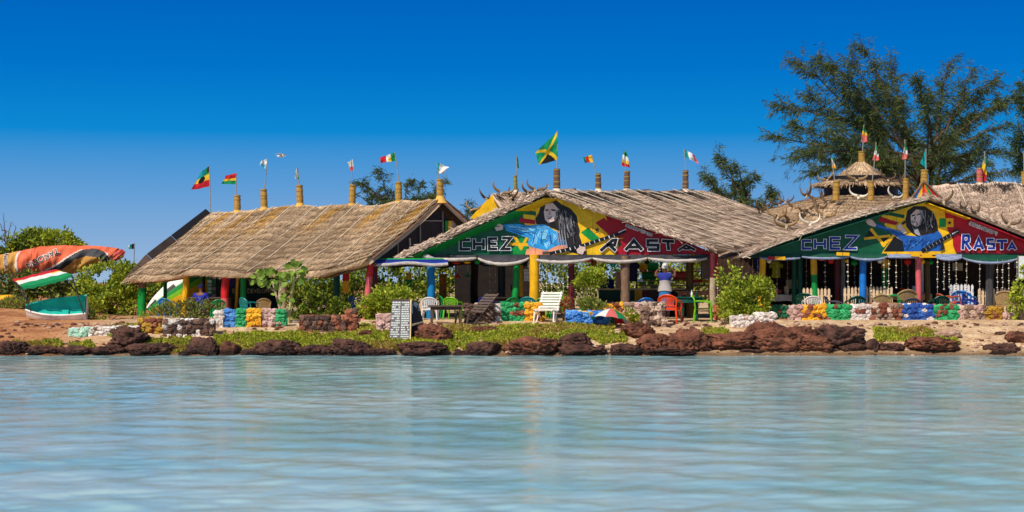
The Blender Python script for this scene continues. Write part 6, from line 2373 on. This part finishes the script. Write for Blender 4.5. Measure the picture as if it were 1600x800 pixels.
# ================================================================ left beach: dinghy with canopy, kite, kayak
Yd = 57.3
dc = at(86, 500, Yd)
t = thing('dinghy', 'small white dinghy with turquoise inside and a red, white and green canopy on poles', 'boat', (dc.x, dc.y, gz(dc.x, dc.y)))
TUR = paint('turquoise', 26, 176, 156)
LB, WB, DB = 1.95, .62, .46
rmb = Euler((R(29), R(-6), R(8))).to_matrix()
bo = Vector((dc.x, dc.y + .15, gz(dc.x, dc.y) + .40))
def bpt(s_, a, inner=0):
    """s: 0 bow (left) .. 1 stern (right); a: -1..1 around the section"""
    w = WB * (1 - .75 * (1 - s_) ** 3.2) - inner
    d = DB * (1 - .25 * (1 - s_) ** 2) - inner * .7
    x = (s_ - .5) * LB
    y = w * math.copysign(abs(math.sin(a * math.pi / 2)) ** .6, a)
    z = -d * (math.cos(a * math.pi / 2) ** .55) if abs(a) < 1 else 0
    return bo + rmb @ Vector((x, y, z + .12 * (1 - s_) ** 2))
def hullsheet(inner, s0, s1): return [[bpt(s0 + (s1 - s0) * i / 16, -1 + 2 * j / 16, inner) for j in range(17)] for i in range(17)]
m = MB()
h_ = hullsheet(0, 0, 1)
m.sheet(h_, WHT)
m.add([p for p in h_[-1]], [tuple(range(17))], WHT)
m.add([p for p in h_[0]], [tuple(range(17))], WHT)
m.build('hull', t, smooth=50)
m = MB()
h_ = hullsheet(.035, .03, .97)
m.sheet(h_, TUR)
m.add([p for p in h_[-1]], [tuple(range(17))], TUR)
m.add([p for p in h_[0]], [tuple(range(17))], TUR)
m.build('lining', t, smooth=50)
for j in (0, 16):
    m = MB()
    m.tube([bpt(i / 16, -1 + 2 * j / 16, .015) for i in range(17)], .03, WHT if j == 0 else TUR, n=6)
    m.build('gunwale', t, smooth=50)
m = MB()
m.beam(bpt(.62, -.5, .04), bpt(.62, .5, .04), .22, .03, TUR)
m.build('thwart', t)
cq = [at(19, 437, Yd + .85), at(84, 421, Yd + .95), at(112, 429, Yd + .05), at(33, 448, Yd + .0)]
rows = []
for j in range(13):
    v = j / 12
    row = []
    for i in range(25):
        u = i / 24
        p = cq[0].lerp(cq[1], u).lerp(cq[3].lerp(cq[2], u), v)
        p.z += .02 * math.sin(math.pi * v) + .035 * noise.noise(Vector((u * 7, v * 3, 0))) - .05 * math.sin(math.pi * u) * (v > .9)
        row.append(p)
    rows.append(row)
m = MB()
m.sheet(rows, CRED, lambda i, j: CRED if i < 4 else (CYEL if (i < 5 and (j < 3 or j > 18)) else CLOTHW if i < 9 else CGRN))
m.sheet([[p + Vector((0, -.01, -.10 * k - .02 * k * math.sin(i * 1.3))) for i, p in enumerate(rows[-1])] for k in (0, .5, 1)], CGRN)
m.build('canopy', t, smooth=60)
for top, bot in ((cq[0], bpt(.06, 1)), (cq[1], bpt(.9, 1)), (cq[2], bpt(.97, -1)), (cq[3], bpt(.1, -1))):
    m = MB()
    m.tube([top, bot], .022, BLK, n=6)
    m.build('canopy_pole', t, smooth=50)

# big kite sail spread over the bushes
Yk_ = 66.0
TOPK = [(-30, 407), (0, 398), (25, 393), (50, 388), (62, 385), (100, 383), (150, 384), (180, 387), (192, 390), (196, 393)]
BOTK = [(-30, 430), (0, 429), (25, 432), (50, 432), (62, 431), (88, 430), (115, 428), (150, 419), (178, 410), (193, 402)]
def kite_pt(u, v, off=0):
    """u: 0..1 along, v: 0..1 top to bottom; bulges towards the viewer"""
    x = np.interp(u, np.linspace(0, 1, len(TOPK)), [p[0] for p in TOPK]), np.interp(u, np.linspace(0, 1, len(BOTK)), [p[0] for p in BOTK])
    y = np.interp(u, np.linspace(0, 1, len(TOPK)), [p[1] for p in TOPK]), np.interp(u, np.linspace(0, 1, len(BOTK)), [p[1] for p in BOTK])
    px, py = x[0] + (x[1] - x[0]) * v, y[0] + (y[1] - y[0]) * v
    h = (y[1] - y[0]) * Yk_ / F
    bulge = h * .30 * math.sin(math.pi * v) * (1 + .0 * u)
    wr = .035 * math.sin(u * 60 + 6 * v) * math.sin(math.pi * v) + .08 * noise.noise(Vector((u * 16, v * 3, 2))) + .06 * noise.noise(Vector((u * 40, v * 2, 7)))
    p = at(px, py, Yk_)
    p.y -= bulge + wr + off
    return p, (px, py)
def inside(pt, poly):
    x, y = pt
    c = False
    n = len(poly)
    for i in range(n):
        x1, y1 = poly[i]
        x2, y2 = poly[(i + 1) % n]
        if (y1 > y) != (y2 > y) and x < (x2 - x1) * (y - y1) / (y2 - y1) + x1:
            c = not c
    return c
KO = M('kite_orange', (222, 92, 58), (240, 136, 100), rough=.85, scale=3, transl=.2, spec=.1)
KT = M('kite_tan', (196, 138, 62), (222, 170, 92), rough=.85, scale=3, transl=.2, spec=.1)
KB = M('kite_black', (40, 40, 44), (64, 62, 64), rough=.6, scale=3)
KW = M('kite_white', (226, 206, 190), (240, 230, 220), rough=.85, scale=3, transl=.2, spec=.1)
KR = M('kite_red', (190, 60, 54), (220, 110, 96), rough=.6, scale=10, transl=.2)
kk = lambda *p: [(x / 7.27, 340 + y / 7.27) for x, y in p]
K_TAN_L = kk((-240, 300), (210, 300), (190, 400), (180, 520), (190, 700), (-240, 700))
K_SEAM = kk((210, 380), (235, 375), (205, 480), (210, 560), (235, 640), (195, 645), (178, 540), (185, 450))
K_BLACK = kk((540, 610), (700, 520), (850, 410), (950, 362), (1080, 345), (1180, 375), (1250, 440), (1255, 490), (1180, 520), (1110, 450), (1000, 435), (880, 470), (760, 560), (640, 625))
K_TAN = kk((640, 640), (760, 560), (880, 470), (1000, 435), (1110, 450), (1180, 520), (1000, 590), (850, 650))
K_WH = kk((480, 612), (700, 500), (840, 400), (930, 355), (960, 352), (850, 412), (700, 520), (540, 612))
K_WH2 = kk((1180, 372), (1230, 400), (1290, 490), (1262, 495), (1250, 440))
K_END = kk((1330, 340), (1440, 340), (1440, 470), (1330, 470), (1300, 440))
t = thing('kite_sail', 'large orange and tan kite sail with black arch, draped over the bushes', 'kite', tuple(at(95, 432, Yk_)))
NU, NV = 190, 40
grid = [[kite_pt(i / NU, j / NV) for i in range(NU + 1)] for j in range(NV + 1)]
def kcol(j, i):
    pt = grid[j][i][1]
    for poly, mt in ((K_SEAM, KW), (K_TAN_L, KT), (K_WH2, KW), (K_BLACK, KB), (K_TAN, KT), (K_WH, KW), (K_END, KR)):
        if inside(pt, poly): return mt
    return KO
m = MB()
m.sheet([[g_[0] for g_ in r] for r in grid], KO, kcol)
m.sheet([[at(*kite_pt(i / 40, j / 6)[1], Yk_ + .25 * math.sin(math.pi * j / 6)) for i in range(41)] for j in range(7)], KO)
ks = m.build('sail', t, smooth=80)
def kite_text(body, cx, cy, size, ang, mat, off, d, sx=1.0):
    vs, fs = text_geo(body, size, off)
    ca, sa = math.cos(R(ang)), math.sin(R(ang))
    out = []
    for v in vs:
        x, y = v.x * sx, -v.y
        px, py = cx + x * ca - y * sa, cy + x * sa + y * ca
        # find u, v on the sail
        u = .5
        for _ in range(30):
            tx = np.interp(u, np.linspace(0, 1, len(TOPK)), [p[0] for p in TOPK]); bx = np.interp(u, np.linspace(0, 1, len(BOTK)), [p[0] for p in BOTK])
            ty = np.interp(u, np.linspace(0, 1, len(TOPK)), [p[1] for p in TOPK]); by = np.interp(u, np.linspace(0, 1, len(BOTK)), [p[1] for p in BOTK])
            vv = (py - ty) / (by - ty)
            ex = px - (tx + (bx - tx) * vv)
            u = min(max(u + ex / 226, 0), 1)
        p, _q = kite_pt(u, min(max(vv, 0), 1), d)
        out.append(p)
    m = MB()
    m.add(out, fs, mat)
    return m
for body, a in (('TAKOON', (69.5, 403.5, 13, 153, .98)), ('NOVA', (11, 407, 7.5, 84, 1.0))):
    mw_ = kite_text(body, a[0], a[1], a[2], a[3], KW, .9, .035, a[4])
    mk_ = kite_text(body, a[0], a[1], a[2], a[3], KB, .1, .05, a[4])
    mw_.add(mk_.v, mk_.f, KB)
    mw_.build('lettering', ks)
m = MB()
rows = []
a, b = at(-40, 469, 63), at(22, 468.5, 63)
for i in range(13):
    k = i / 12
    r = .17 * (1 - abs(2 * k - 1) ** 4) ** .5 + .005
    c = a.lerp(b, k) + Vector((0, 0, .12 * abs(2 * k - 1) ** 3))
    rows.append([c + Vector((0, math.cos(q) * r * 1.6, math.sin(q) * r)) for q in [2 * math.pi * j / 14 for j in range(15)]])
m.sheet(rows, YEL)
tag(m.build('kayak', smooth=60), 'yellow kayak lying on the bank at the left edge of the photo', 'kayak')
# a gull over the left roof
m = MB()
c = at(438, 244, 75)
lump(m, c, (.16, .06, .05), PLASTW, sub=2, amp=.1, rotz=0, seed=4)
for s in (-1, 1):
    m.prism([c + Vector((-.06, 0, .02)), c + Vector((.08, 0, .02)), c + Vector((.10 + .02 * s, s * .22, .11)), c + Vector((.22 * s, s * .42, .05)), c + Vector((-.04, s * .2, .09))], (0, 0, .012), PLASTW)
m.prism([c + Vector((.12, .03, 0)), c + Vector((.12, -.03, 0)), c + Vector((.24, -.05, .01)), c + Vector((.24, .05, .01))], (0, 0, .01), PLASTW)
o = m.build('gull', smooth=40)
tag(o, 'white gull flying above the left thatched roof', 'bird')
# ================================================================ plants
def soft(p, f, s):
    """cheap smooth 3D variation, -1..1"""
    x, y, z = p[:, 0] * f, p[:, 1] * f, p[:, 2] * f
    return (np.sin(x + 1.7 * np.sin(y * .9 + s)) + np.sin(y * 1.3 + 1.3 * np.sin(z * 1.1 + s * 2)) + np.sin(z * 1.2 + 1.5 * np.sin(x * .8 + s * 3))) / 3

def leaves(parent, name, blobs, n, size, mats, aspect=.55, hole=-.25, freq=3.2, up=.35, weights=None, shell=.55):
    B = np.array([[*c, *r] for c, r in blobs], dtype=float)
    w = (B[:, 3] * B[:, 5]) ** .9
    w /= w.sum()
    k = rng.choice(len(B), n, p=w)
    d = rng.normal(0, 1, (n, 3))
    d /= np.linalg.norm(d, axis=1, keepdims=True)
    s_ = rng.uniform(0, 50)
    r = shell + (1 - shell) * rng.uniform(0, 1, n) ** .7
    bump = 1 + .42 * soft(d * 2.2 + B[k, :3], 1.6, s_)
    stray = np.where(rng.uniform(0, 1, n) < .16, rng.uniform(1.0, 1.4, n), 1)
    p = B[k, :3] + d * B[k, 3:] * (r * bump * stray)[:, None]
    keep = soft(p, freq, s_ + 4) > hole - .12 * rng.uniform(0, 1, n)
    p, d = p[keep], d[keep]
    n = len(p)
    a = d * .7 + rng.normal(0, .65, (n, 3)) + np.array([0, 0, up])
    a /= np.linalg.norm(a, axis=1, keepdims=True)
    b = np.cross(a, rng.normal(0, 1, (n, 3)))
    b /= np.linalg.norm(b, axis=1, keepdims=True) + 1e-9
    c = np.cross(a, b)
    L = size * rng.uniform(.6, 1.35, n)[:, None]
    v = np.stack([p, p + a * L * .45 + b * L * aspect / 2 + c * L * .08, p + a * L, p + a * L * .45 - b * L * aspect / 2 + c * L * .08], 1).reshape(-1, 3)
    mi = rng.choice(len(mats), n, p=weights)
    return npmesh(name, v, np.arange(4 * n).reshape(-1, 4), mats, parent=parent, midx=mi)

def blob(px, py, rx, ry, Y, dep=None):
    k = Y / F
    return (tuple(at(px, py, Y)), (rx * k, (dep if dep is not None else min(rx, ry * 1.6) * .9) * k, ry * k))

def shrub(label, blobs, n, size, mats, Y, weights=None, group=None, cat='bush', name='bush', stems=5, hole=-.08, aspect=.55, up=.35, freq=3.4):
    """blobs: (px, py, rx, ry[, dY])"""
    bl = [blob(b[0], b[1], b[2], b[3], Y + (b[4] if len(b) > 4 else 0)) for b in blobs]
    xs_ = np.array([b[0] for b in bl])
    cx = xs_[:, 0].mean()
    cz = gz(cx, Y)
    t = thing(name, label, cat, (cx, Y, cz), group)
    leaves(t, 'foliage', bl, n, size, mats, weights=weights, hole=hole, aspect=aspect, up=up, freq=freq)
    m = MB()
    for c, r in bl:
        for i in range(max(1, stems // len(bl) + 1)):
            q = Vector(c) + Vector((rnd.uniform(-.6, .6) * r[0], rnd.uniform(-.5, .5) * r[1], rnd.uniform(-.2, .5) * r[2]))
            b0 = Vector((cx + rnd.uniform(-.012, .012), Y + rnd.uniform(-.012, .012), cz - .05))
            m.tube([b0, b0.lerp(q, .5) + Vector((rnd.uniform(-.06, .06), 0, .05)), q], [.022, .016, .006], BARK, n=5)
    m.build('stem', t, smooth=60)
    return t

shrub('large leafy bush behind the dinghy, left of the thatched roof', [(165, 438, 40, 26), (198, 432, 24, 20), (138, 462, 26, 20), (186, 468, 38, 26), (158, 478, 30, 16, -1)], 15000, .12, [L_MID, L_BRIGHT, L_LIME], 64.6, weights=[.4, .4, .2], hole=-.22)
shrub('low sprawling plants on the crumbling wall at the far left', [(140, 497, 22, 10), (170, 497, 26, 12), (205, 496, 22, 12)], 2200, .10, [L_BRIGHT, L_MID], 58.0)
shrub('dark undergrowth under the left end of the kite sail', [(-5, 450, 34, 26), (40, 447, 34, 23), (85, 448, 34, 19), (120, 447, 22, 15)], 8000, .15, [L_DARK, L_GREY, L_MID], 65.0, weights=[.4, .35, .25])
shrub('dry grassy tuft between dinghy and kayak', [(20, 478, 26, 10), (50, 486, 20, 12), (0, 486, 20, 8)], 2400, .16, [L_GREY, L_BRIGHT], 61.0, aspect=.2, up=1.2)
shrub('grey-green flowering plants on the dark and white rubble wall', [(258, 488, 18, 14), (288, 485, 24, 15), (318, 486, 26, 14), (335, 491, 12, 12)], 5000, .09, [L_GREY, L_MID, L_DARK], 57.7, weights=[.5, .3, .2])
shrub('dense dark bush right of the pale gnarled post', [(478, 468, 26, 20), (508, 476, 26, 18), (528, 484, 18, 14), (462, 486, 16, 22)], 6000, .11, [L_DARK, L_MID, L_BRIGHT], 58.2, weights=[.4, .4, .2])
shrub('bright green bush in front of the red post', [(602, 470, 34, 18), (592, 492, 22, 18), (630, 466, 20, 14), (575, 482, 14, 14), (596, 508, 16, 10, -1)], 8500, .11, [L_LIME, L_BRIGHT, L_MID], 57.4, weights=[.45, .4, .15])
shrub('leafy light green bush climbing between pinkish and yellow post', [(1138, 438, 16, 24), (1150, 470, 28, 26), (1178, 466, 28, 26), (1196, 452, 18, 16), (1140, 488, 22, 16), (1172, 490, 26, 14)], 8500, .11, [L_BRIGHT, L_MID, L_LIME], 57.0, weights=[.45, .3, .25], hole=-.15)
shrub('small lime green shrub at the foot of the pinkish post', [(1128, 504, 16, 11), (1136, 498, 10, 9)], 1100, .10, [L_LIME, L_BRIGHT], 55.7)
shrub('tall light bush at the right edge of the photo', [(1596, 452, 14, 16), (1590, 474, 16, 20), (1600, 496, 14, 14), (1602, 430, 8, 14)], 2600, .13, [L_LIME, L_BRIGHT], 56.8)
shrub('bed plants with small leaves in the blue flower bed', [(900, 478, 16, 9), (922, 474, 20, 10), (940, 480, 10, 8)], 2200, .08, [L_MID, L_BRIGHT, L_GREY], 56.5)
shrub('small lime plant between umbrella and rubble bench', [(984, 492, 12, 10), (994, 498, 8, 9)], 900, .09, [L_LIME, L_BRIGHT], 56.0)
shrub('reddish flowering plant beside the white deck chair', [(884, 474, 10, 9), (878, 482, 8, 7)], 700, .07, [M('petal_red', (150, 20, 40), (220, 60, 80), **LEAF), L_MID], 56.6, cat='plant', name='flowering_plant')
G_ = 'sunlit bushes growing behind the pavilions'
for i, (px, py, rx, ry, Y, lab) in enumerate(((236, 452, 40, 26, 72, 'bush seen behind the pirogue at the far left of the left pavilion'), (300, 445, 44, 30, 74, 'bush behind the seated person in blue'), (404, 448, 40, 26, 74, 'bush hidden behind the dark lettered board'),
                                          (478, 440, 44, 36, 72, 'bush behind the dark bush, under the left eave'), (546, 440, 40, 40, 73, 'bush behind the red and yellow square post'), (622, 436, 46, 38, 70, 'ivy-like bush behind the yellow and green post'),
                                          (690, 432, 42, 42, 76, 'bush behind the blue post of the middle pavilion'), (778, 432, 44, 40, 76, 'bright bush behind the black post of the middle pavilion'), (860, 432, 46, 42, 76, 'bush behind the yellow post of the middle pavilion'),
                                          (940, 430, 48, 44, 76, 'bush behind the bar counter, left of the log post'), (1020, 428, 46, 46, 75, 'bush behind the kegs'), (1085, 420, 40, 34, 72, 'dry yellowish bush behind the rack near the pinkish post'))):
    shrub(lab, [(px - rx * .4, py, rx * .7, ry), (px + rx * .4, py + 4, rx * .7, ry * .9), (px, py + 16, rx, ry)], 4200, .17, [L_MID, L_BRIGHT, L_DARK] if i != 11 else [L_GREY, L_BRIGHT, L_MID], Y, group=G_, stems=3)

def tree_base(name, label, px, pyb, Y, group=None):
    p = at(px, 441, Y)
    return thing(name, label, 'tree', (p.x, Y, gz(p.x, Y)), group)

# clipped little tree
t = tree_base('clipped_tree', 'small clipped tree with flat light crown on thin stems, before the maroon post', 917, 490, 57.0)
leaves(t, 'crown', [blob(908, 434, 18, 8, 57), blob(925, 428, 20, 10, 57), (blob(915, 440, 22, 7, 57)), blob(934, 436, 12, 9, 57)], 4200, .085, [L_LIME, L_BRIGHT, L_MID], weights=[.4, .4, .2], hole=-.3)
m = MB()
for a, b in (((908, 436), (914, 492)), ((915, 434), (918, 492)), ((932, 438), (934, 484))):
    p0, p1_ = at(*a, 57), at(*b, 57)
    m.tube([p0, p0.lerp(p1_, .5) + Vector((.03, 0, 0)), p1_], [.012, .02, .026], PALELOG, n=6)
m.build('trunk', t, smooth=60)

# broad-leaved sapling
t = tree_base('broad_leaved_sapling', 'young tree with very large pale green leaves before the left roof', 451, 520, 56.2)
YS = 56.2
m = MB()
m.tube([at(449, 522, YS), at(452, 490, YS), at(456, 458, YS), at(460, 436, YS), at(462, 418, YS)], [.055, .05, .045, .035, .02], M('sapling_stem', (160, 160, 90), (196, 190, 130), rough=.8, scale=8), n=8)
m.tube([at(447, 520, YS), at(437, 480, YS), at(430, 455, YS), at(424, 436, YS)], [.05, .045, .035, .02], PALELOG, n=8)
m.tube([at(430, 456, YS), at(412, 440, YS), at(405, 432, YS)], [.03, .022, .012], PALELOG, n=6)
m.tube([at(459, 440, YS), at(474, 428, YS)], [.025, .012], PALELOG, n=6)
m.build('trunk', t, smooth=60)
v, f = [], []
def bigleaf(c, ang, L, tilt):
    d = Vector((math.cos(ang), rnd.uniform(-.7, .3), math.sin(ang) * .8 + .1)).normalized()
    s_ = d.cross(Vector((rnd.uniform(-.4, .4), -1, .5 + tilt))).normalized()
    n = s_.cross(d)
    o = len(v)
    prof = [(0, .02), (.2, .28), (.45, .36), (.75, .27), (1, .02)]
    for k, w in prof:
        ce = c + d * L * k - Vector((0, 0, .12 * L * k * k))
        v.extend([ce - s_ * w * L + n * .07 * L, ce, ce + s_ * w * L + n * .07 * L])
    for i in range(4):
        a = o + i * 3
        f.extend([[a, a + 1, a + 4, a + 3], [a + 1, a + 2, a + 5, a + 4]])
for cx, cy, rx, ry, n in ((424, 434, 26, 16, 46), (460, 420, 18, 13, 28), (404, 434, 10, 8, 12), (456, 438, 18, 10, 16), (434, 462, 10, 14, 10), (476, 430, 8, 5, 6), (452, 464, 6, 6, 4)):
    for i in range(n):
        a = rnd.uniform(0, 6.28)
        q = rnd.uniform(.2, 1)
        bigleaf(at(cx + math.cos(a) * rx * q * .7, cy - math.sin(a) * ry * q * .7, YS) + Vector((0, rnd.uniform(-.35, .25), 0)), a + rnd.uniform(-.5, .5), rnd.uniform(.14, .28), rnd.uniform(-.8, .9))
npmesh('crown', np.array([tuple(x) for x in v]), np.array(f), [L_BROAD], parent=t)

# feathery casuarina-like trees
def feather_tree(label, px, pyb, Y, tips, fork, nb=20, nn=46, needle=.30, group=None, spread=3.0, limb=.10, trunk=.22, mats=(L_NEED,), droop=.45, dens=1.0, seed=1):
    r_ = random.Random(seed)
    t = tree_base('feathery_tree', label, px, pyb, Y, group)
    base = Vector(t.location)
    m = MB()
    forks = [at(x, y, Y) for x, y in fork]
    m.tube([base + Vector((0, 0, -.1))] + [f_ for f_ in forks], [trunk] + [trunk * .8] * len(forks), BARK, n=9)
    P, D, Lw = [], [], []
    for (tx, ty) in tips:
        yo = r_.uniform(-spread, spread)
        tip = at(tx, ty, Y + yo)
        f0 = forks[r_.randrange(len(forks))]
        mid = f0.lerp(tip, .5) + Vector((r_.uniform(-.3, .3), 0, (tip - f0).length * .10))
        N_ = 12
        pts = []
        for i in range(N_ + 1):
            k = i / N_
            q = f0 * (1 - k) ** 2 + mid * 2 * k * (1 - k) + tip * k * k
            q = q + Vector((noise.noise(Vector((tx, k * 4, 0))), noise.noise(Vector((ty, k * 4, 3))), noise.noise(Vector((tx, ty, k * 4)))) ) * .18
            pts.append(q)
        m.tube(pts, [limb * (1 - i / N_) ** .9 + .012 for i in range(N_ + 1)], BARK, n=6)
        L_ = (tip - f0).length
        for j in range(int(nb * (.6 + L_ / 9))):
            k = .25 + .75 * r_.random() ** .8
            i = min(int(k * N_), N_ - 1)
            s0 = pts[i].lerp(pts[i + 1], k * N_ - i)
            dr = (pts[i + 1] - pts[i]).normalized()
            rv = Vector((r_.gauss(0, 1), r_.gauss(0, 1), r_.gauss(0, .8)))
            bd = (dr * .8 + rv.normalized() * .75 + Vector((0, 0, .12))).normalized()
            bl = L_ * r_.uniform(.10, .24) * (1.15 - k * .6)
            q = [s0, s0 + bd * bl * .5, s0 + bd * bl + Vector((0, 0, -.12 * bl))]
            m.tube(q, [.012, .008, .004], BARK, n=4, cap=False)
            n_ = int(nn * dens * (.5 + bl))
            for _ in range(n_):
                u = r_.random()
                c = q[0].lerp(q[1], u * 2) if u < .5 else q[1].lerp(q[2], u * 2 - 1)
                P.append(tuple(c)); D.append(tuple(bd))
    m.build('trunk', t, smooth=60)
    P, D = np.array(P), np.array(D)
    n = len(P)
    rg = np.random.default_rng(seed)
    d = D * .6 + rg.normal(0, .45, (n, 3)) + np.array([0, 0, -droop])
    d /= np.linalg.norm(d, axis=1, keepdims=True)
    P = P + rg.normal(0, .07, (n, 3))
    b = np.cross(d, rg.normal(0, 1, (n, 3)))
    b /= np.linalg.norm(b, axis=1, keepdims=True)
    L = needle * rg.uniform(.5, 1.3, n)[:, None]
    w = .014 * rg.uniform(.7, 1.4, n)[:, None] * (needle / .3)
    v = np.stack([P - b * w * .5, P + b * w * .5, P + d * L * .6 + b * w, P + d * L + np.array([0, 0, -.05])], 1).reshape(-1, 3)
    npmesh('crown', v, np.arange(4 * n).reshape(-1, 4), list(mats), parent=t, midx=rg.integers(0, len(mats), n))
    return t
L_NEED2 = M('leaf_needle_olive', (44, 62, 26), (116, 124, 52), **LEAF)
BIG = [(1345, 70), (1240, 88), (1272, 92), (1300, 102), (1330, 96), (1392, 98), (1430, 118), (1482, 98), (1520, 110), (1556, 124), (1590, 150), (1216, 165), (1205, 212), (1242, 198), (1262, 150), (1232, 246), (1258, 276),
       (1572, 196), (1592, 240), (1452, 150), (1405, 160), (1522, 176), (1342, 148), (1302, 196), (1352, 206), (1484, 210), (1290, 250), (1330, 262), (1544, 256), (1500, 262), (1430, 220), (1380, 250), (1450, 262), (1408, 210), (1470, 180), (1560, 160), (1310, 140), (1372, 130), (1540, 220), (1580, 270)]
feather_tree('big feathery tree towering behind the right pavilion', 1445, 441, 82, BIG, [(1446, 340), (1448, 300), (1430, 262), (1462, 250)], nb=34, nn=21, spread=3.2, limb=.065, trunk=.17, mats=(L_NEED, L_NEED2), seed=5)
feather_tree('smaller feathery tree at the right edge of the photo', 1640, 441, 80, [(1600, 130), (1586, 150), (1590, 190), (1610, 110), (1584, 215), (1630, 120), (1592, 250), (1640, 160), (1620, 200)], [(1640, 330), (1634, 260)], nb=20, nn=38, spread=2, mats=(L_NEED,), seed=8)
feather_tree('sparse feathery tree rising between the middle and the right roof', 1180, 441, 78, [(1124, 236), (1096, 272), (1108, 284), (1130, 262), (1150, 256), (1178, 268), (1160, 300), (1205, 292), (1212, 306), (1120, 300), (1140, 300), (1180, 312), (1194, 318), (1160, 318), (1212, 322)], [(1178, 380), (1170, 332)], nb=13, nn=40, spread=1.4, limb=.05, trunk=.1, mats=(L_NEED, L_NEED2), seed=12)
feather_tree('thin feathery tree showing above the left thatched ridge', 625, 441, 82, [(560, 284), (575, 300), (590, 270), (600, 290), (612, 298), (640, 286), (660, 290), (680, 296), (695, 284), (585, 308), (605, 310), (650, 306), (672, 308), (560, 306), (632, 312)], [(625, 370), (624, 336)], nb=11, nn=40, spread=1.2, limb=.05, trunk=.1, mats=(L_NEED, L_NEED2), seed=21)
feather_tree('bare twiggy tree top at the far left edge', 12, 441, 92, [(6, 336), (18, 346), (0, 350), (24, 352)], [(12, 400), (11, 372)], nb=4, nn=2, spread=.6, limb=.03, trunk=.06, seed=3)
feather_tree('few green twigs behind the small hut with the yellow soffit', 740, 441, 86, [(734, 318), (742, 326), (728, 330), (750, 322)], [(740, 380), (740, 345)], nb=8, nn=30, spread=.6, limb=.04, trunk=.06, seed=4)
def crown_tree(label, px, Y, blobs, n, size, mats, weights=None):
    t = tree_base('bushy_tree', label, px, 441, Y, 'trees on the rise at the far left')
    bl = [blob(*b, Y) for b in blobs]
    leaves(t, 'crown', bl, n, size, mats, weights=weights, aspect=.4, hole=-.2, freq=2.0)
    m = MB()
    b0 = Vector(t.location)
    for c, r in bl:
        m.tube([b0 + Vector((0, 0, -.1)), b0.lerp(Vector(c), .5) + Vector((.1, 0, .1)), Vector(c)], [.14, .10, .03], BARK, n=6)
    m.build('trunk', t, smooth=60)
crown_tree('broad sunlit tree on the rise behind the kite, at the left edge', 18, 86, [(0, 384, 30, 20), (22, 378, 30, 18), (40, 374, 20, 15), (10, 400, 30, 16)], 5200, .22, [L_DARK, L_MID, L_BRIGHT], [.3, .4, .3])
crown_tree('flat-topped light green tree behind the middle of the kite', 82, 88, [(62, 372, 26, 13), (88, 376, 30, 14), (112, 384, 22, 9), (80, 392, 40, 12)], 5200, .22, [L_MID, L_BRIGHT, L_LIME], [.35, .45, .2])

# ---------------------------------------------------------------- ground cover on the bank: nobody could count it
PATCH = [((22, 536), (92, 534), (96, 546), (20, 548)), ((108, 538), (142, 536), (146, 546), (112, 548)), ((200, 532), (300, 528), (300, 551), (205, 549)), ((335, 526), (470, 518), (474, 549), (335, 549)),
         ((440, 524), (612, 520), (612, 549), (440, 548)), ((600, 528), (700, 530), (700, 546), (604, 548)), ((690, 512), (800, 510), (960, 512), (952, 530), (860, 536), (780, 546), (700, 548)), ((860, 508), (960, 510), (950, 532), (872, 530)),
         ((1098, 516), (1136, 514), (1140, 532), (1104, 532)), ((1364, 514), (1440, 514), (1474, 524), (1440, 534), (1368, 534)), ((930, 530), (980, 522), (975, 534), (940, 538)), ((1440, 528), (1500, 532), (1490, 537), (1450, 536)), ((148, 516), (230, 506), (240, 520), (160, 528)), ((560, 508), (610, 512), (606, 526), (560, 524))]
GP_ = []
L_DRY = M('leaf_dry', (130, 106, 40), (196, 168, 84), **LEAF)
for poly in PATCH:
    xs_, ys_ = [p[0] for p in poly], [p[1] for p in poly]
    area = (max(xs_) - min(xs_)) * (max(ys_) - min(ys_))
    for _ in range(int(area * 6.0)):
        q = (rnd.uniform(min(xs_), max(xs_)), rnd.uniform(min(ys_), max(ys_)))
        e = 3.5 * noise.noise(Vector((q[0] * .08, q[1] * .2, 0)))
        if inside((q[0] + e * 3, q[1] + e), poly) and noise.noise(Vector((q[0] * .09, q[1] * .25, 7))) + .5 * noise.noise(Vector((q[0] * .4, q[1] * .8, 2))) > -.18:
            Y = gy(q[0], q[1])
            x = (q[0] - 800) * Y / F
            Y += rnd.gauss(0, .04)
            GP_.append((x, Y, gz(x, Y)))
GP_ = np.array(GP_)
n = len(GP_)
a = rng.normal(0, .8, (n, 3)) + np.array([0, 0, .9])
a /= np.linalg.norm(a, axis=1, keepdims=True)
b = np.cross(a, rng.normal(0, 1, (n, 3)))
b /= np.linalg.norm(b, axis=1, keepdims=True)
hb_ = .05 + .045 * soft(GP_, 2.5, 3)
GP_[:, 2] += rng.uniform(-.01, 1, n) * np.clip(hb_, .01, .2)
L = rng.uniform(.05, .11, n)[:, None]
v = np.stack([GP_, GP_ + a * L * .45 + b * L * .28, GP_ + a * L, GP_ + a * L * .45 - b * L * .28], 1).reshape(-1, 3)
tag(npmesh('ground_cover', v, np.arange(4 * n).reshape(-1, 4), [L_GRASS, L_LIME, L_MID, L_DRY], base=(0, 54, 0), midx=np.where(soft(GP_, 1.7, 9) + rng.normal(0, .25, n) > .45, 3, rng.choice(3, n, p=[.55, .2, .25]))),
    'low yellow-green creeping plants covering the bank between boulders and walls', 'ground cover', kind='stuff')
